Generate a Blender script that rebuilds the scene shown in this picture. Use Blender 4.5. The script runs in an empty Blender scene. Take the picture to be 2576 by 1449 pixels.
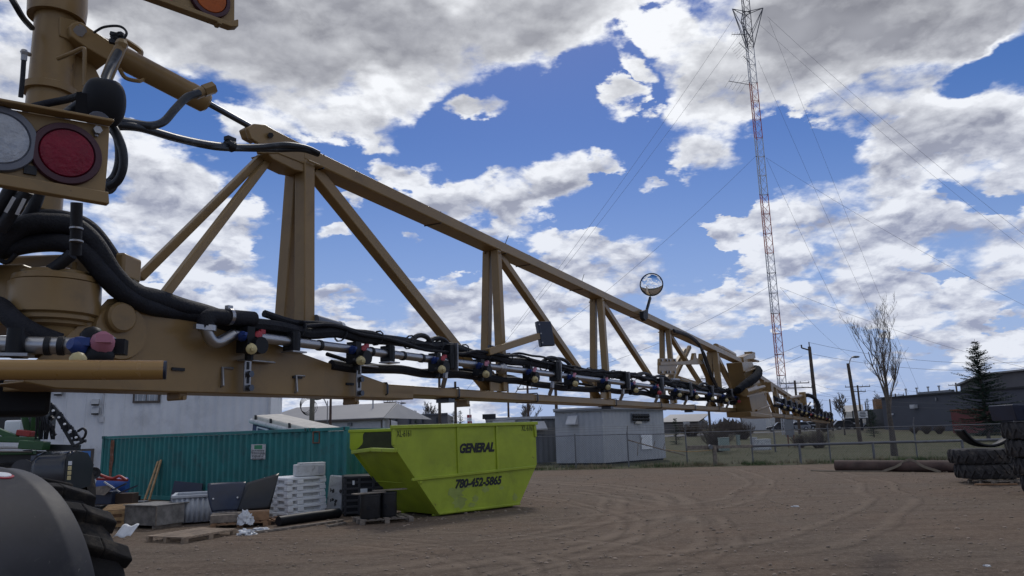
import bpy, bmesh, math, random
from math import sin, cos, pi, radians, atan2, sqrt
from mathutils import Vector, Matrix, noise
SC = bpy.context.scene
COL = SC.collection
rnd = random.Random(7)
# ------------------------------------------------------------------ camera
FPX = 1885.0                       # focal length for a 2576 px wide picture
PITCH = math.atan(360/FPX); ROLL = math.atan(.029); EYE = 2.3
CP = Vector((0, 0, EYE))
_F = Vector((0, cos(PITCH), sin(PITCH))); _R0 = Vector((1, 0, 0)); _U0 = Vector((0, -sin(PITCH), cos(PITCH)))
_R = _R0*cos(ROLL) - _U0*sin(ROLL); _U = _U0*cos(ROLL) + _R0*sin(ROLL)
cam_d = bpy.data.cameras.new('camera'); cam = bpy.data.objects.new('camera', cam_d); COL.objects.link(cam)
cam_d.sensor_width = 36; cam_d.lens = FPX/2576*36; cam_d.clip_start = .05; cam_d.clip_end = 6000
cam.matrix_world = Matrix(((_R.x, _U.x, -_F.x, 0), (_R.y, _U.y, -_F.y, 0), (_R.z, _U.z, -_F.z, EYE), (0, 0, 0, 1)))
SC.camera = cam
SC.view_settings.view_transform = 'Standard'; SC.view_settings.look = 'None'
SC.view_settings.exposure = 0.0; SC.view_settings.gamma = 1
SUN_EL, SUN_AZ = radians(48), radians(4)
# ------------------------------------------------------------------ node helpers
class X:
    """a node socket with arithmetic"""
    def __init__(s, t, k): s.t, s.k = t, k
    def _m(s, op, *a, clamp=False):
        n = s.t.nodes.new('ShaderNodeMath'); n.operation = op; n.use_clamp = clamp
        for i, v in enumerate((s,)+a):
            if isinstance(v, X): s.t.links.new(v.k, n.inputs[i])
            else: n.inputs[i].default_value = v
        return X(s.t, n.outputs[0])
    def __add__(s, o): return s._m('ADD', o)
    def __sub__(s, o): return s._m('SUBTRACT', o)
    def __mul__(s, o): return s._m('MULTIPLY', o)
    def __truediv__(s, o): return s._m('DIVIDE', o)
    __radd__ = __add__; __rmul__ = __mul__
    def max(s, o): return s._m('MAXIMUM', o)
    def min(s, o): return s._m('MINIMUM', o)
    def abs(s): return s._m('ABSOLUTE')
    def clamp(s): return s._m('ADD', 0.0, clamp=True)
    def ss(s, a, b):
        n = s.t.nodes.new('ShaderNodeMapRange'); n.interpolation_type = 'SMOOTHSTEP'
        s.t.links.new(s.k, n.inputs[0]); n.inputs[1].default_value = a; n.inputs[2].default_value = b
        return X(s.t, n.outputs[0])
def comb(t, x, y, z=0.0):
    n = t.nodes.new('ShaderNodeCombineXYZ')
    for i, v in enumerate((x, y, z)):
        if isinstance(v, X): t.links.new(v.k, n.inputs[i])
        else: n.inputs[i].default_value = v
    return n.outputs[0]
def noise_n(t, vec, scale, detail=4, rough=.55, dist=0, out='Fac', lac=2.0):
    n = t.nodes.new('ShaderNodeTexNoise'); n.inputs['Scale'].default_value = scale; n.inputs['Detail'].default_value = detail
    n.inputs['Roughness'].default_value = rough; n.inputs['Distortion'].default_value = dist; n.inputs['Lacunarity'].default_value = lac
    if vec is not None: t.links.new(vec, n.inputs['Vector'])
    return X(t, n.outputs['Fac']) if out == 'Fac' else n.outputs['Color']
def mixc(t, fac, a, b):
    n = t.nodes.new('ShaderNodeMix'); n.data_type = 'RGBA'
    for i, v in ((0, fac), (6, a), (7, b)):
        if isinstance(v, X): t.links.new(v.k, n.inputs[i])
        elif isinstance(v, (int, float)): n.inputs[i].default_value = v
        elif isinstance(v, (tuple, list)): n.inputs[i].default_value = (*v, 1)
        else: t.links.new(v, n.inputs[i])
    return n.outputs[2]
# ------------------------------------------------------------------ pixel geometry of the photograph
def ray(x, y): return _F + _R*((x-1288)/FPX) + _U*((724.5-y)/FPX)
def W(x, y, Z): return CP + ray(x, y)*Z                     # the point Z metres in front of the camera plane
def G(x, y, z=0.0):
    d = ray(x, y); return CP + d*((z-EYE)/d.z)
def wz(x, y, z): return G(x, y, z)
# ------------------------------------------------------------------ sky: Nishita blue behind broken cumulus
wd = bpy.data.worlds.new('World'); SC.world = wd; wd.use_nodes = True
t = wd.node_tree; t.nodes.clear()
out = t.nodes.new('ShaderNodeOutputWorld'); bg = t.nodes.new('ShaderNodeBackground'); t.links.new(bg.outputs[0], out.inputs[0])
sky = t.nodes.new('ShaderNodeTexSky'); sky.sky_type = 'NISHITA'; sky.sun_disc = False
sky.sun_elevation = SUN_EL; sky.sun_rotation = SUN_AZ; sky.altitude = 600; sky.air_density = 1.0; sky.dust_density = .3; sky.ozone_density = 2.2
SKY_K = .1
bg.inputs[1].default_value = SKY_K
tc = t.nodes.new('ShaderNodeTexCoord'); sp = t.nodes.new('ShaderNodeSeparateXYZ'); t.links.new(tc.outputs['Generated'], sp.inputs[0])
dx, dy, dz = (X(t, sp.outputs[i]) for i in range(3))
AZ = dx._m('ARCTAN2', dy)*57.29578; EL = dz._m('ARCSINE')*57.29578
den = dz.max(0.0)+.27
qv = comb(t, dx/den, dy/den, 0.0)
wn = t.nodes.new('ShaderNodeSeparateXYZ'); t.links.new(noise_n(t, qv, 5.0, 5, .6, out='Color'), wn.inputs[0])
wx, wy = X(t, wn.outputs[0])-.5, X(t, wn.outputs[1])-.5
AZw, ELw = AZ+wx*7.0, EL+wy*6.0
avec = comb(t, AZw, ELw, 0.0)
def blob(cx, cy, rx, ry, rot=0, w=1.0, g=1.6):
    d = ray(cx, cy).normalized(); a, e = math.degrees(math.atan2(d.x, d.y)), math.degrees(math.asin(d.z))
    d2 = ray(cx+rx, cy).normalized(); ra = abs(math.degrees(math.atan2(d2.x, d2.y))-a)
    d3 = ray(cx, cy-ry).normalized(); re = abs(math.degrees(math.asin(d3.z))-e)
    return blob_ae(a, e, ra, re, -rot, w, g)
def blob_ae(a, e, ra, re, rot=0, w=1.0, g=1.6):
    m = t.nodes.new('ShaderNodeMapping'); m.vector_type = 'TEXTURE'
    m.inputs['Location'].default_value = (a, e, 0); m.inputs['Rotation'].default_value = (0, 0, radians(rot)); m.inputs['Scale'].default_value = (ra, re, 1)
    t.links.new(avec, m.inputs[0]); gr = t.nodes.new('ShaderNodeTexGradient'); gr.gradient_type = 'SPHERICAL'; t.links.new(m.outputs[0], gr.inputs[0])
    return (X(t, gr.outputs['Fac'])*g).min(1.0)*w
def total(bs):
    r = blob(*bs[0])
    for b in bs[1:]: r = r.max(blob(*b))
    return r
CLOUDS = [  # x, y, rx, ry, tilt, weight
 (250, -60, 1000, 330, 0, 1.25), (800, 60, 800, 330, -3, 1.2), (1290, 40, 560, 260, 0, 1.1), (1600, -20, 260, 120, 0, .85), (1700, 120, 190, 170, 20, .75), (820, 260, 330, 170, 10, .9), (1000, 230, 260, 150, 45, .85),
 (90, 250, 420, 330, 0, 1.0), (480, 520, 430, 250, 20, 1.0), (420, 660, 380, 110, 0, .75), (640, 330, 260, 110, 0, .8),
 (2150, 30, 720, 360, 0, 1.3), (1800, 210, 260, 190, -10, 1.0), (2420, 60, 420, 230, 0, 1.2), (1600, 265, 110, 90, 30, .62), (2250, 250, 420, 170, 15, 1.0),
 (1290, 472, 330, 135, -4, 1.1), (1150, 500, 150, 70, 0, .85), 
 (1720, 392, 240, 85, 10, .85), (1870, 425, 130, 60, 0, .7),
 (2390, 400, 430, 270, 10, 1.15), (2230, 560, 430, 190, 5, 1.05), (1980, 590, 400, 170, -5, 1.0), (2500, 640, 420, 210, 0, 1.0),
 (1560, 690, 400, 150, 12, 1.1), (1190, 770, 360, 170, -8, 1.05), (830, 790, 260, 130, 0, 1.0), (560, 730, 330, 150, 0, 1.0), (1450, 820, 420, 130, 0, .9),
 (1850, 780, 420, 120, 5, .95), (2260, 770, 460, 120, 0, .95), (1000, 880, 500, 110, 0, .85), (1700, 930, 520, 100, 0, 1.0), (2200, 940, 500, 100, 0, .95), (700, 930, 500, 100, 0, .8), (150, 800, 420, 330, 0, .9), (60, 560, 300, 200, 0, .9), (250, 1000, 500, 90, 0, .8), (2500, 860, 300, 100, 0, .9), (1288, 1000, 1500, 80, 0, .85), (1250, 900, 420, 90, 0, 1.0),
]
PUFFS = [(1010, 435, 130, 65, 15, .95), (895, 507, 80, 42, 0, .95), (1270, 565, 130, 50, 0, .95), (1213, 262, 110, 42, 8, .95), (1510, 422, 75, 36, 0, .9), (1630, 460, 60, 26, 0, .8), (870, 602, 60, 24, 0, .85), (1035, 607, 50, 22, 0, .85), (1140, 500, 170, 75, 0, .95), (1560, 250, 90, 90, 30, .8), (1600, 180, 70, 50, 30, .75)]
HOLES = [
 (1420, 300, 300, 130, -30, .7), (1150, 380, 320, 140, -40, .8), (860, 590, 300, 110, -15, .85), (1590, 170, 90, 70, 60, .45), (1760, 620, 130, 40, 25, .6), (1640, 520, 300, 90, 0, .75), (1050, 640, 330, 60, -5, .7), (690, 480, 140, 150, 20, .6), (430, 285, 190, 100, 20, .9),
 (2500, 170, 230, 60, -22, 1.0), (2040, 385, 230, 65, 12, .8), (1960, 440, 160, 60, 0, .7), (2440, 500, 190, 45, 35, .8), (1560, 400, 130, 110, 0, .6), (440, 715, 190, 38, 0, .55), (1850, 650, 120, 50, 0, .5), (2000, 850, 400, 26, 0, .4), (1330, 640, 90, 30, 0, .4), (2400, 480, 60, 160, 60, .35),
]
Mc = total(CLOUDS); Mh = total(HOLES)
# the rest of the sky, outside what the photograph shows
far = (AZ.abs().ss(38, 50)).max(EL.ss(38, 50))
rest = noise_n(t, qv, 1.3, 3, .5).ss(.36, .62)*1.15
M = (Mc-Mh).max(total(PUFFS))*(far*-1.0+1.0) + rest*far
fb = noise_n(t, qv, 7.5, 13, .62, .15)
fb2 = noise_n(t, comb(t, dx/den, dy/den, EL*.05+2.0), 17.0, 9, .62, .1)
low = EL.ss(9, 28)*-1.0+1.0                    # clouds near the horizon are seen sideways: sunlit tops, pale grey feet
bv = comb(t, AZ*.16+wx*.5, EL*.28+wy*.5, 0.0); bu = comb(t, AZ*.16+wx*.5, EL*.28+wy*.5+.12, 0.0); bU = comb(t, AZ*.16+wx*.5, EL*.28+wy*.5+.34, 0.0)
def puff1(vec, sc):
    n = t.nodes.new('ShaderNodeTexVoronoi'); n.feature = 'F1'; n.inputs['Scale'].default_value = sc; t.links.new(vec, n.inputs['Vector']); return X(t, n.outputs['Distance'])
def puff(vec, sc, det=3): return puff1(vec, sc)*.55+puff1(vec, sc*2.7)*.30+(puff1(vec, sc*6.5)*.15 if det > 2 else 0.0)
pf = puff(bv, 1.05)
gap = noise_n(t, bv, .55, 5, .6)
D = M*(low*-.10+1.0) + (fb-.5)*1.15 + (fb2-.5)*.60 + (gap-.52)*(low*1.3+.45) + (pf*-1.0+.45)*(low*1.0+.45) - .35 + low*.085
softness = noise_n(t, bv, .9, 3, .5).ss(.32, .66)*.55+.12
alpha = (D/softness).ss(.0, 1.0)
# thickness of the cloud: thin rims pass the light of the sun behind them, the deep middle is grey
fbl = noise_n(t, qv, 5.5, 3.5, .5, .1)
Dt = M + (fbl-.5)*1.25 + (fb-.5)*.50 - .34
thick = Dt.ss(.16, 1.18)*(low*-.42+1.0)
# sunward side brighter: the same billows sampled a little further up
up = comb(t, dx/(den+.03), dy/(den+.03), 0.0)
fbu = noise_n(t, up, 7.5, 6, .6, .15)
relief = ((fb-fbu)*2.2).max(-.30).min(.40)
bill = ((noise_n(t, bv, 1.9, 8, .6)-noise_n(t, bu, 1.9, 5, .6))*2.6).max(-.4).min(.4) + ((noise_n(t, bv, .75, 4, .55)-noise_n(t, bU, .75, 3, .55))*3.0).max(-.6).min(.45)
pfu = puff(comb(t, AZ*.16+wx*.5, EL*.28+wy*.5+.16, 0.0), 1.05, 2.0)
bp_ = ((pfu-pf)*2.3).max(-.55).min(.45)
lum = (thick*-1.0+1.0 + bp_*(low*.75+.20) + relief*(thick*-.75+1.0) + bill*(low*.72+.16)).clamp()
cgrey = mixc(t, low, mixc(t, fbl.ss(.3, .7), (2.0, 2.06, 2.45), (3.7, 3.8, 4.25)), (3.3, 3.65, 5.0))
cwhite = mixc(t, low, (9.4, 9.6, 10.0), (8.0, 8.35, 9.2))
ccol = mixc(t, lum, cgrey, cwhite)
# clear sky, deepened as a phone renders it
hsv = t.nodes.new('ShaderNodeHueSaturation'); hsv.inputs['Saturation'].default_value = 1.38; hsv.inputs['Value'].default_value = .78
t.links.new(sky.outputs[0], hsv.inputs['Color'])
tint = t.nodes.new('ShaderNodeMix'); tint.data_type = 'RGBA'; tint.blend_type = 'MULTIPLY'; tint.inputs[0].default_value = 1.0
t.links.new(hsv.outputs[0], tint.inputs[6]); tint.inputs[7].default_value = (1.12, .84, 1.0, 1)
clear = mixc(t, EL.ss(-2, 24)*-.9+.95, tint.outputs[2], (3.3, 4.6, 7.3))
fin = mixc(t, alpha, clear, ccol)
t.links.new(fin, bg.inputs[0])
# ------------------------------------------------------------------ sun, veiled by cloud
sd = bpy.data.lights.new('sun', 'SUN'); so = bpy.data.objects.new('sun', sd); COL.objects.link(so)
sd.energy = 1.3; sd.angle = radians(10); sd.color = (1, .95, .87)
so.rotation_euler = (Vector((sin(SUN_AZ)*cos(SUN_EL), cos(SUN_AZ)*cos(SUN_EL), sin(SUN_EL)))).to_track_quat('Z', 'Y').to_euler()
# ------------------------------------------------------------------ materials
MATS = {}
def mat(name, col, rough=.5, metal=0.0, var=.15, vs=2.5, bump=0.0, bs=60, spec=.5, dirt=None, dirt_amt=.5, ds=1.5, emit=None, trans=0, alpha=1, coat=0, chips=None):
    if name in MATS: return MATS[name]
    m = bpy.data.materials.new(name); m.use_nodes = True; t = m.node_tree; b = t.nodes['Principled BSDF']
    co = t.nodes.new('ShaderNodeTexCoord').outputs['Object']
    n1 = noise_n(t, co, vs, 6, .6)
    c = mixc(t, n1.ss(.3, .7), tuple(x*(1-var) for x in col), tuple(min(1, x*(1+var)) for x in col))
    if dirt:
        n2 = noise_n(t, co, ds, 8, .68, .3)
        c = mixc(t, n2.ss(.5, .74)*dirt_amt, c, dirt)
    if chips: c = mixc(t, noise_n(t, co, chips[0], 5, .7, .6).ss(chips[1], chips[1]+.04)*.75, c, chips[2])
    t.links.new(c, b.inputs['Base Color'])
    r = (n1-.5)*.25+rough; t.links.new(r.clamp().k, b.inputs['Roughness'])
    b.inputs['Metallic'].default_value = metal; b.inputs['Specular IOR Level'].default_value = spec
    b.inputs['Transmission Weight'].default_value = trans; b.inputs['Alpha'].default_value = alpha; b.inputs['Coat Weight'].default_value = coat
    if emit: b.inputs['Emission Color'].default_value = (*emit, 1); b.inputs['Emission Strength'].default_value = 1
    if bump:
        n3 = noise_n(t, co, bs, 6, .6); bm = t.nodes.new('ShaderNodeBump'); bm.inputs['Strength'].default_value = bump; bm.inputs['Distance'].default_value = .02
        t.links.new(n3.k, bm.inputs['Height']); t.links.new(bm.outputs[0], b.inputs['Normal'])
    MATS[name] = m; return m
OCHRE = mat('ochre_paint', (.262, .172, .074), .33, var=.10, vs=4, dirt=(.13, .095, .060), dirt_amt=.55, ds=6, spec=.32, chips=(24, .685, (.06, .04, .028)))
OCHRE_LIT = mat('ochre_paint_lit', (.33, .19, .058), .3, var=.05, spec=.5)  # the same ochre lightened: the guard tube's lit look put into its colour
BLACK_RUB = mat('black_rubber', (.014, .015, .019), .55, var=.3, vs=12, bump=.15, bs=90, spec=.4)
HOSE = mat('hose_sleeve', (.012, .013, .018), .68, var=.35, vs=20, bump=.3, bs=150, spec=.3)
HYD = mat('hydraulic_hose', (.014, .017, .022), .42, var=.2, vs=9, dirt=(.16, .17, .18), dirt_amt=.45, ds=22, spec=.4)
PLASTIC = mat('black_plastic', (.010, .011, .014), .5, var=.2, spec=.25)
STEEL = mat('stainless_steel', (.40, .40, .405), .38, 1.0, var=.12, vs=8)
GALV = mat('galvanised_steel', (.36, .36, .37), .45, .9, var=.2, vs=14)
SLEEVE = mat('sleeve_cloth', (.012, .014, .018), .95, var=.4, vs=12, bump=.5, bs=30, spec=.1)
DARKSTEEL = mat('dark_steel', (.09, .10, .12), .35, .9, var=.2)
CAP_BLUE = mat('blue_cap', (.012, .042, .20), .5, var=.1)
CAP_RED = mat('red_cap', (.34, .03, .045), .5, var=.1)
CAP_PINK = mat('pink_cap', (.42, .16, .22), .5, var=.1)
CAP_CREAM = mat('cream_nozzle', (.52, .44, .22), .5, var=.08)
LENS_RED = mat('red_lens', (.17, .002, .018), .28, var=.35, vs=9, bump=.35, bs=70, spec=.3)
RIM_MAROON = mat('maroon_rim', (.05, .012, .022), .5, var=.1)
LENS_CLEAR = mat('clear_lens', (.36, .39, .44), .16, var=.35, vs=9, bump=.4, bs=60, spec=.7, coat=.6)
RIM_GREY = mat('grey_rim', (.12, .13, .16), .4, var=.1)
LENS_AMBER = mat('amber_lens', (.38, .085, .012), .3, var=.2, vs=14, spec=.25)
FENDER = mat('fender_plastic', (.021, .022, .028), .6, var=.25, vs=5, bump=.05, bs=200, spec=.3, dirt=(.055, .052, .05), dirt_amt=.5, ds=7, chips=(26, .665, (.10, .095, .09)))
TYRE = mat('tyre_rubber', (.018, .017, .017), .85, var=.3, vs=6, bump=.3, bs=45, dirt=(.12, .10, .075), dirt_amt=.75, ds=4, spec=.2)
TYRE_OLD = mat('old_tyre_rubber', (.048, .046, .047), .85, var=.3, vs=5, bump=.25, bs=40, dirt=(.15, .13, .11), dirt_amt=.85, ds=3, spec=.2)
WHITE_P = mat('white_plastic', (.76, .78, .80), .45, var=.06, dirt=(.42, .41, .39), dirt_amt=.3, ds=3)
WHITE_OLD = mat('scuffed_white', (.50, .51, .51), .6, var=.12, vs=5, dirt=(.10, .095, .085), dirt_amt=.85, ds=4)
WOOD = mat('grey_wood', (.20, .17, .14), .85, var=.35, vs=6, bump=.3, bs=30)
WOOD_Y = mat('yellow_wood', (.40, .26, .13), .8, var=.25, vs=5, bump=.2, bs=30)
WOOD_B = mat('brown_wood', (.26, .15, .08), .8, var=.3, vs=5, bump=.2, bs=30)
PLY = mat('weathered_plywood', (.21, .20, .185), .9, var=.35, vs=4, bump=.3, bs=25, dirt=(.09, .085, .08), dirt_amt=.5, ds=5)
TEAL = mat('teal_paint', (.014, .165, .160), .55, var=.15, vs=1.2, dirt=(.03, .075, .08), dirt_amt=.6, ds=1.8)
RUST = mat('rust', (.16, .065, .035), .9, var=.4, vs=8, bump=.3, dirt=(.34, .27, .25), dirt_amt=.5, ds=7)
LIME = mat('lime_paint', (.32, .40, .030), .42, var=.12, vs=1.4, dirt=(.13, .165, .025), dirt_amt=.35, ds=1.1, spec=.4, bump=.55, bs=1.7, chips=(5, .665, (.13, .095, .03)))
LIME_PATCH = mat('scuffed_lime', (.27, .33, .07), .6, var=.15, vs=3)
SOOT = mat('soot_black', (.03, .035, .02), .8, var=.3)
INK = mat('black_lettering', (.010, .011, .014), .6, var=.2)
SIDING = mat('pale_metal_siding', (.62, .64, .67), .5, .1, var=.06, vs=.6, dirt=(.34, .35, .37), dirt_amt=.5, ds=.7)
SHED = mat('grey_shed_paint', (.39, .405, .43), .6, var=.06, vs=.7, dirt=(.22, .225, .235), dirt_amt=.45, ds=.8)
SHED_D = mat('dark_shed_grey', (.19, .20, .215), .65, var=.08, dirt=(.13, .135, .14), dirt_amt=.4, ds=.8)
GLASS = mat('window_glass', (.17, .20, .24), .08, var=.2, spec=.8)
BROWNTRIM = mat('brown_trim', (.075, .06, .052), .6)
BLUE_DOOR = mat('blue_door_paint', (.06, .19, .50), .5, var=.06)
NAVY = mat('navy_paint', (.012, .03, .11), .5, var=.15)
CREAM = mat('cream_tarp', (.55, .52, .46), .8, var=.12, vs=3, bump=.3, bs=8)
GREEN_M = mat('green_machine_paint', (.018, .075, .02), .4, var=.15)
BLACK_M = mat('black_machine_paint', (.011, .012, .014), .4, var=.3)
RED_M = mat('red_paint', (.30, .025, .02), .5, var=.2)
BLUE_M = mat('blue_barrel_paint', (.02, .08, .32), .45, var=.15)
DKBLUE = mat('dark_blue_panel', (.016, .024, .05), .4, var=.2)
ROOFM = mat('grey_roof_metal', (.27, .265, .26), .6, .2, var=.08, vs=.4)
DKWALL = mat('charcoal_wall', (.075, .080, .098), .8, var=.08, vs=.2)
BRICK = mat('dark_brick_wall', (.12, .115, .12), .85, var=.15, vs=.3)
PALEWALL = mat('pale_wall', (.50, .51, .53), .7, var=.06)
POLE = mat('pole_wood', (.085, .065, .052), .9, var=.3, vs=2, bump=.2)
POLE_G = mat('green_pole_wood', (.15, .14, .11), .9, var=.25, vs=2)
WIRE = mat('grey_wire', (.11, .115, .13), .6)
FENCE = mat('fence_galvanised', (.15, .155, .165), .5, .4, var=.2, vs=5)
TWR_R = mat('tower_red', (.42, .075, .045), .6); TWR_W = mat('tower_white', (.42, .43, .46), .6); TWR_D = mat('tower_dark', (.085, .085, .10), .6)
BARK = mat('bark', (.085, .072, .062), .9, var=.3, vs=6)
TWIG = mat('twig', (.15, .128, .11), .9, var=.3)
NEEDLE = mat('spruce_needles', (.028, .055, .034), .8, var=.5, vs=1.2)
BUSH = mat('bush_twigs', (.095, .075, .062), .9, var=.3)
CARW = mat('white_car_paint', (.62, .63, .65), .3, spec=.6); CARK = mat('black_car_paint', (.02, .02, .024), .25, spec=.6); CARG = mat('grey_car_paint', (.22, .23, .25), .3, spec=.6)
PIPE_RUST = mat('rusted_pipe', (.080, .050, .042), .85, var=.35, vs=1.5, dirt=(.125, .10, .08), dirt_amt=.8, ds=.8, bump=.2)
STRAP = mat('strap_webbing', (.19, .16, .12), .9, var=.2)
UTIL_G = mat('pale_green_cabinet', (.25, .31, .28), .6, var=.06)
BAG = mat('white_bag_film', (.62, .64, .66), .35, var=.08, bump=.4, bs=14)
TRANSL = mat('milky_plastic', (.48, .51, .55), .5, var=.12, vs=2, spec=.4)
MIRROR = mat('mirror_glass', (.85, .87, .9), .02, 1.0, var=.0)
REDW = mat('red_container_paint', (.13, .035, .035), .6, var=.15)
# ------------------------------------------------------------------ mesh builder
ORG = {}
def frame(d, up=Vector((0, 0, 1))):
    d = d.normalized(); x = d.cross(up)
    if x.length < 1e-5: x = d.cross(Vector((1, 0, 0)))
    x.normalize(); return x, d.cross(x)*-1.0
class MB:
    def __init__(s): s.v, s.f, s.s, s.mi = [], [], [], []
    def add(s, vs, fs, smooth=False, m=0):
        o = len(s.v); s.v += [Vector(p) for p in vs]; s.f += [tuple(i+o for i in f) for f in fs]; s.s += [smooth]*len(fs); s.mi += [m]*len(fs); return s
    def box(s, c, size, ax=None, m=0):
        a = ax or (Vector((1, 0, 0)), Vector((0, 1, 0)), Vector((0, 0, 1))); c = Vector(c); h = [a[i]*(size[i]/2) for i in range(3)]
        vs = [c+h[0]*i+h[1]*j+h[2]*k for k in (-1, 1) for j in (-1, 1) for i in (-1, 1)]
        return s.add(vs, [(0, 2, 3, 1), (4, 5, 7, 6), (0, 1, 5, 4), (2, 6, 7, 3), (0, 4, 6, 2), (1, 3, 7, 5)], m=m)
    def bar(s, a, b, w, h=None, up=Vector((0, 0, 1)), m=0):
        a, b = Vector(a), Vector(b); h = w if h is None else h
        x, z = frame(b-a, up); d = (b-a)
        return s.box((a+b)/2, (w, d.length, h), (x, d.normalized(), z), m)
    def tube(s, pts, r, n=8, cap=True, m=0, smooth=True):
        pts = [Vector(p) for p in pts]; k = len(pts); rs = r if isinstance(r, (list, tuple)) else [r]*k
        vs, fs = [], []; x = None
        for i, p in enumerate(pts):
            d = (pts[min(i+1, k-1)]-pts[max(i-1, 0)]).normalized()
            if x is None: x, _ = frame(d)
            x = (x-d*x.dot(d))
            if x.length < 1e-6: x, _ = frame(d)
            x.normalize(); y = d.cross(x)
            vs += [p+(x*cos(2*pi*j/n)+y*sin(2*pi*j/n))*rs[i] for j in range(n)]
        for i in range(k-1):
            for j in range(n):
                j2 = (j+1) % n; fs.append((i*n+j, i*n+j2, (i+1)*n+j2, (i+1)*n+j))
        s.add(vs, fs, smooth, m)
        if cap: s.add(vs[:n], [tuple(range(n))[::-1]], m=m); s.add(vs[-n:], [tuple(range(n))], m=m)
        return s
    def cyl(s, a, b, r, r2=None, n=20, m=0): return s.tube([a, b], [r, r if r2 is None else r2], n, m=m)
    def lathe(s, prof, o, axis, n=28, m=0, ang=2*pi, a0=0.0, xref=None, smooth=True):
        o = Vector(o); axis = Vector(axis).normalized()
        if xref is None: x, _ = frame(axis)
        else: x = (xref-axis*xref.dot(axis)).normalized()
        y = axis.cross(x); full = abs(ang-2*pi) < 1e-6; st = n if full else n+1
        vs = [o+axis*h+(x*cos(a0+ang*j/n)+y*sin(a0+ang*j/n))*r for r, h in prof for j in range(st)]; fs = []
        for i in range(len(prof)-1):
            for j in range(n): j2 = (j+1) % st; fs.append((i*st+j, i*st+j2, (i+1)*st+j2, (i+1)*st+j))
        return s.add(vs, fs, smooth, m)
    def prism(s, poly, vec, m=0):
        n = len(poly); vec = Vector(vec); vs = [Vector(p) for p in poly]; vs += [p+vec for p in vs]
        fs = [tuple(range(n)), tuple(range(2*n-1, n-1, -1))]+[(i, i+n, (i+1) % n+n, (i+1) % n) for i in range(n)]
        return s.add(vs, fs, m=m)
    def sph(s, c, r, n=12, sc=(1, 1, 1), ax=None, m=0):
        a = ax or (Vector((1, 0, 0)), Vector((0, 1, 0)), Vector((0, 0, 1))); c = Vector(c); k = max(4, n//2); vs, fs = [], []
        for i in range(k+1):
            for j in range(n):
                u, v = pi*i/k, 2*pi*j/n; vs.append(c+a[0]*(sin(u)*cos(v)*r*sc[0])+a[1]*(sin(u)*sin(v)*r*sc[1])+a[2]*(cos(u)*r*sc[2]))
        for i in range(k):
            for j in range(n): fs.append((i*n+j, i*n+(j+1) % n, (i+1)*n+(j+1) % n, (i+1)*n+j))
        return s.add(vs, fs, True, m)
    def grid(s, fn, nu, nv, smooth=True, m=0):
        vs = [fn(i/nu, j/nv) for i in range(nu+1) for j in range(nv+1)]
        fs = [(i*(nv+1)+j, (i+1)*(nv+1)+j, (i+1)*(nv+1)+j+1, i*(nv+1)+j+1) for i in range(nu) for j in range(nv)]
        return s.add(vs, fs, smooth, m)
    def xform(s, M): s.v = [M @ p for p in s.v]; return s
    def build(s, name, mats, parent=None, bevel=0.0, label=None, solid=0.0):
        me = bpy.data.meshes.new(name); o0 = ORG.get(parent.name, Vector()) if parent else Vector()
        me.from_pydata([p-o0 for p in s.v], [], s.f)
        me.polygons.foreach_set('use_smooth', s.s); me.polygons.foreach_set('material_index', s.mi)
        for mm in (mats if isinstance(mats, (list, tuple)) else [mats]): me.materials.append(mm)
        bm = bmesh.new(); bm.from_mesh(me); bmesh.ops.recalc_face_normals(bm, faces=bm.faces); bm.to_mesh(me); bm.free()
        me.set_sharp_from_angle(angle=radians(38)); me.update(); ob = bpy.data.objects.new(name, me); COL.objects.link(ob)
        if parent: ob.parent = parent; ORG[ob.name] = o0
        if bevel: md = ob.modifiers.new('bevel', 'BEVEL'); md.width = bevel; md.segments = 2; md.limit_method = 'ANGLE'; md.angle_limit = radians(40)
        if solid: md = ob.modifiers.new('solid', 'SOLIDIFY'); md.thickness = solid
        if label: ob['label'] = label
        return ob
def thing(name, label, cat, loc=(0, 0, 0), group=None):
    o = bpy.data.objects.new(name, None); COL.objects.link(o); o.location = loc; o.empty_display_size = .2
    o['label'] = label; o['category'] = cat; ORG[o.name] = Vector(loc)
    if group: o['group'] = group
    return o
def tag(o, label, cat, group=None):
    o['label'] = label; o['category'] = cat
    if group: o['group'] = group
    return o
def solo(mb, name, m, label, cat, group=None, loc=None, **k):
    """a thing of one mesh, its origin at its base"""
    if loc is None:
        c = Vector((sum(p.x for p in mb.v)/len(mb.v), sum(p.y for p in mb.v)/len(mb.v), min(p.z for p in mb.v)))
    else: c = Vector(loc)
    mb.v = [p-c for p in mb.v]; o = mb.build(name, m, **k); o.location = c; return tag(o, label, cat, group)
def copy_tree(o, parent=None):
    c = o.copy(); COL.objects.link(c); c.parent = parent
    for ch in list(o.children): copy_tree(ch, c)
    return c
def spline(pts, k=6):
    """Catmull-Rom through the points"""
    P = [Vector(p) for p in pts]; P = [P[0]*2-P[1]]+P+[P[-1]*2-P[-2]]; r = []
    for i in range(1, len(P)-2):
        a, b, c, d = P[i-1:i+3]
        for j in range(k):
            u = j/k; r.append(.5*((2*b)+(c-a)*u+(2*a-5*b+4*c-d)*u*u+(3*b-a-3*c+d)*u**3))
    r.append(P[-2]); return r
def struct(o): o['kind'] = 'structure'; return o
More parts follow.
